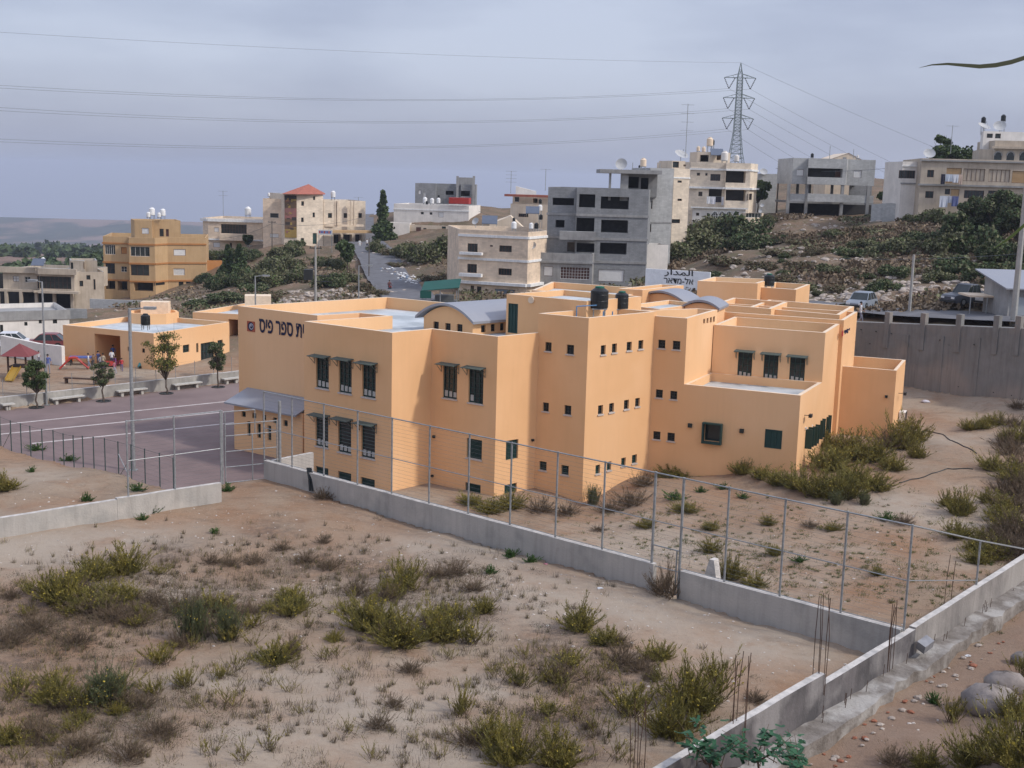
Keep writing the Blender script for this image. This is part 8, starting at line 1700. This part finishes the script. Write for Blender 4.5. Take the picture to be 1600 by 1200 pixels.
# playground
q = kp(33, 590); T = Thing('play_house', 'small playhouse with red tent roof and yellow slide at the left of the playground', 'playhouse', q); z0 = 0
for x in (-.7, .7):
    for y in (-.7, .7): m_ = MB(); m_.box((x, y, 0), (.12, .12, 1.9)); T.part('post', m_, [M['rust']])
m_ = MB(); m_.box((0, 0, .9), (1.5, 1.5, .1)); T.part('deck', m_, [M['rust']]); m_ = MB(); e = 1.15
for a, b in (((-e, -e), (e, -e)), ((e, -e), (e, e)), ((e, e), (-e, e)), ((-e, e), (-e, -e))): m_.poly([(*a, 1.85), (*b, 1.85), (0, 0, 2.75)])
m_.poly([(-e, e, 1.84), (e, e, 1.84), (e, -e, 1.84), (-e, -e, 1.84)]); T.part('roof', m_, [mat('faded_red_roof', (.20, .055, .055), .8)])
m_ = MB(); ysl = mat('yellow_slide', (.36, .22, .04), .6); m_.hexa([(-.3, -.75, .88), (.3, -.75, .88), (.3, -2.3, .1), (-.3, -2.3, .1), (-.3, -.75, .95), (.3, -.75, .95), (.3, -2.3, .17), (-.3, -2.3, .17)]); m_.hexa([(-.34, -.75, .88), (-.3, -.75, .88), (-.3, -2.3, .1), (-.34, -2.3, .1), (-.34, -.75, 1.1), (-.3, -.75, 1.1), (-.3, -2.3, .3), (-.34, -2.3, .3)]); m_.hexa([(.3, -.75, .88), (.34, -.75, .88), (.34, -2.3, .1), (.3, -2.3, .1), (.3, -.75, 1.1), (.34, -.75, 1.1), (.34, -2.3, .3), (.3, -2.3, .3)]); T.part('slide', m_, [ysl])
q = kp(115, 578); T = Thing('climbing_frame', 'small red seesaw like climbing frame on the playground', 'play equipment', q, .3); m_ = MB(); m_.path([(-1.1, 0, .1), (-.2, 0, 1.0), (.2, 0, 1.0), (1.2, 0, .1)], .07, 6); m_.path([(-1.1, .5, .1), (-.2, .5, 1.0), (.2, .5, 1.0), (1.2, .5, .1)], .07, 6); T.part('frame', m_, [M['red']]); m_ = MB(); m_.box((0, .25, .95), (.7, .6, .08)); m_.hexa([(-1.1, 0, .1), (-.2, 0, 1), (-.2, .5, 1), (-1.1, .5, .1), (-1.1, 0, .16), (-.2, 0, 1.06), (-.2, .5, 1.06), (-1.1, .5, .16)]); T.part('platform', m_, [M['red']])
q = kp(128, 570); T = Thing('table', 'blue covered table beside the porch wall', 'table', q, .2); m_ = MB(); m_.box((0, 0, .62), (2.0, .9, .1)); T.part('table_top', m_, [mat('blue_cloth', (.10, .14, .36), .8)])
for x in (-.85, .85): 
    for y in (-.35, .35): m_ = MB(); m_.box((x, y, 0), (.07, .07, .62)); T.part('leg', m_, [M['dark']])
for (px, py, lab, c) in ((171, 573, 'red toy car between the children at the porch', M['red']), (183, 571, 'dark red toy car right of the porch group', mat('dark_red_toy', (.22, .02, .03), .5)), (104, 566, 'orange toy box left of the climbing frame', mat('orange_toy', (.5, .12, .03), .6)), (225, 575, 'teal tyre toy lying under the sparse tree', mat('teal_toy', (.05, .2, .22), .6))):
    q = kp(px, py); T = Thing('toy', lab, 'toy', q, .4); m_ = MB(); m_.hexa([(-.55, -.3, .12), (.55, -.3, .12), (.55, .3, .12), (-.55, .3, .12), (-.4, -.22, .5), (.5, -.22, .42), (.5, .22, .42), (-.4, .22, .5)]); T.part('body', m_, [c])
    for x in (-.35, .35):
        for y in (-.3, .3): m_ = MB(); m_.tube((x, y - .04, .13), (x, y + .04, .13), .13, 10); T.part('wheel', m_, [M['black']])
q = kp(126, 600); T = Thing('bench', 'low brown wooden bench behind the yard wall', 'bench', q, -.1); m_ = MB(); m_.box((0, 0, .4), (2.6, .4, .08)); T.part('seat', m_, [M['rust']])
for x in (-1.15, 1.15): m_ = MB(); m_.box((x, 0, 0), (.12, .36, .4)); T.part('leg', m_, [M['rust']])
# thin yard fence above the bench wall
YF = Thing('yard_fence', 'thin wire fence on top of the bench wall round the playground', 'fence', (float(BW0[0]), float(BW0[1]), KZ + .1), world=True); pv = None; wm = MB()
for k in range(26):
    c = BW0 - bwd * 12 + bwd * k * 1.75 + bwn * .15; m_ = MB(); m_.tube((*c, KZ), (*c, KZ + 1.35), .022, 5); YF.part('post', m_, [M['galv']])
    if pv is not None:
        for z in (.5, .8, 1.05, 1.32): wm.tube((*pv, KZ + z), (*c, KZ + z), .004, 3, caps=False)
    pv = c
YF.part('wire_mesh', wm, [M['mesh']])
# laundry
def laundry(label, x0, x1, y0, y1, Y, cols, seed=0):
    a, b = P(x0, y0, Y), P(x1, y0, Y); T = Thing('laundry_line', label, 'laundry', tuple(a), world=True); m_ = MB(); m_.tube(a, b, .02, 4); T.part('line', m_, [M['galv']]); rnd = random.Random(seed); L = float(b[0] - a[0]); drop = float(P(x0, y0, Y)[2] - P(x0, y1, Y)[2]); x = .05; k = 0
    while x < L - .3:
        w = rnd.uniform(.45, 1.1); w = min(w, L - x); h = drop * rnd.uniform(.55, 1); mb = MB(); n = 5
        for i in range(n):
            u0, u1 = x + w * i / n, x + w * (i + 1) / n; f0, f1 = .07 * math.sin(i * 2.1 + k), .07 * math.sin((i + 1) * 2.1 + k); mb.hexa([(a[0] + u0, a[1] - .05 + f0, a[2] - h), (a[0] + u1, a[1] - .05 + f1, a[2] - h), (a[0] + u1, a[1] - .03 + f1, a[2] - h), (a[0] + u0, a[1] - .03 + f0, a[2] - h), (a[0] + u0, a[1] - .05, a[2]), (a[0] + u1, a[1] - .05, a[2]), (a[0] + u1, a[1] - .03, a[2]), (a[0] + u0, a[1] - .03, a[2])])
        c = cols[k % len(cols)]; T.part('cloth', mb, [mat('linen_%02d%02d%02d' % tuple(int(v * 99) for v in c), c, .9)]); x += w + .04; k += 1
laundry('row of white and dark washing on the upper balcony of the long grey house', 1470, 1504, 272, 289, 163.6, [(.03, .03, .05), (.5, .55, .62), (.6, .62, .66), (.55, .42, .34), (.5, .52, .56)], 1)
laundry('row of coloured washing on the lower balcony of the long grey house', 1468, 1498, 306, 324, 163.5, [(.55, .58, .64), (.4, .43, .5), (.1, .12, .25), (.35, .1, .1)], 2)
laundry('white and black washing on the balcony of the cream and white flats', 1104, 1131, 307, 321, 187.3, [(.65, .65, .65), (.6, .6, .63), (.02, .02, .03), (.45, .45, .48)], 3)
# hoses, bags, oddments
def hose(pts, label, r=.03, m='black'):
    q = [hit(*p) for p in pts]; mb = MB(); out = []
    for a, b in zip(q[:-1], q[1:]):
        for t in np.linspace(0, 1, 6)[:-1]: c = a + (b - a) * t; out.append((c[0], c[1], H(c[0], c[1]) + r))
    out.append((*q[-1][:2], H(*q[-1][:2]) + r)); mb.path(out, r, 5); single('hose', mb, [M[m]], label, 'hose', loc=out[0])
hose([(1438, 676), (1450, 675), (1474, 680), (1488, 690), (1510, 700), (1526, 710)], 'thin dark hose lying in a curve beyond the annex'); hose([(1405, 755), (1430, 750), (1456, 741), (1480, 735), (1520, 735)], 'thin dark hose crossing the track before the broom hedge')
q = Pz(487, 768, 4.1); T = Thing('pipe_bundle', 'black plastic pipes leaning against the low wall near the gate', 'pipes', tuple(q)); 
for k in range(3): m_ = MB(); m_.path([(-.1 + k * .14, .1, 0), (-.16 + k * .1, .25, .6), (-.3 + k * .08, .5, 1.1)], .06, 7); T.part('pipe', m_, [M['black']])
for (px, py, lab, c, s_) in ((1356, 360, 'red cloth lying on the hillside below the pillar house', (.5, .06, .03), .8), (1415, 341, 'white bag hanging in the bare tree before the long grey house', (.6, .6, .58), .55), (1445, 630, 'crumpled white plastic sheet near the retaining wall', (.6, .57, .6), .35), (937, 923, 'small white bag on the ground left of the small gate', (.65, .65, .65), .12), (853, 882, 'scrap of pink plastic below the low wall', (.5, .2, .25), .1), (1512, 1030, 'white paper scrap on the path at the right', (.65, .65, .65), .12), (1310, 1150, 'white litter beside the wall footing', (.6, .6, .6), .12)):
    q = hit(px, py, 24 if py > 500 else 90); mb = MB(); mb.blob((0, 0, s_ * .2), (s_, s_ * .6, s_ * .3), seed=px, n=9, rough=.5); o = single('litter', mb, [mat('litter_%02d%02d%02d' % tuple(int(v * 99) for v in c), c, .8)], lab, 'litter'); o.location = tuple(q)
# leaf tips close to the camera at the right
def blade(pts, w, label, m):
    q = [np.array(P(*p)) for p in pts]; mb = MB(); n = len(q)
    for i in range(n - 1):
        f = lambda k: w * math.sin(math.pi * min(1, (k + .15) / (n - 1) * .62)) if k < n - 1 else w
        for (a, b, wa, wb) in ((q[i], q[i + 1], f(i) * .5, f(i + 1) * .5),): mb.hexa([(a[0], a[1] - .002, a[2] - wa), (b[0], b[1] - .002, b[2] - wb), (b[0], b[1] + .006, b[2] - wb * .6), (a[0], a[1] + .006, a[2] - wa * .6), (a[0], a[1] - .002, a[2] + wa), (b[0], b[1] - .002, b[2] + wb), (b[0], b[1] + .006, b[2] + wb * .6), (a[0], a[1] + .006, a[2] + wa * .6)])
    return single('leaf', mb, [M[m]], label, 'leaf', loc=tuple(q[0]))
M['bladem'] = mat('strap_leaf', (.07, .075, .04), .6)
blade([(1436, 106, 3.2), (1455, 101.5, 3.2), (1480, 100, 3.2), (1505, 102, 3.2), (1530, 104, 3.2), (1555, 102, 3.2), (1580, 97, 3.2), (1605, 89, 3.2), (1700, 50, 3.2)], .012, 'long thin dark leaf tip reaching in from the upper right edge', 'bladem')
blade([(1553, 388, 4), (1568, 378, 4), (1582, 368, 4), (1600, 352, 4), (1640, 320, 4)], .014, 'short olive leaf tip reaching in from the right edge before the bushes', 'midgreen')
# ------------------------------------------------------------------ hazy air
hm = bpy.data.materials.new('haze'); hm.use_nodes = True; nt = hm.node_tree; nt.nodes.clear(); out = nt.nodes.new('ShaderNodeOutputMaterial'); pv = nt.nodes.new('ShaderNodeVolumePrincipled')
pv.inputs['Color'].default_value = (.80, .86, 1, 1); pv.inputs['Density'].default_value = 0.00016; pv.inputs['Anisotropy'].default_value = 0.2
nt.links.new(pv.outputs[0], out.inputs['Volume'])
hb = MB(); hb.hexa([(-6500, -90, -700), (6500, -90, -700), (6500, 12500, -700), (-6500, 12500, -700), (-6500, -90, 75), (6500, -90, 75), (6500, 12500, 75), (-6500, 12500, 75)])
single('haze', hb, [hm], kind='stuff')
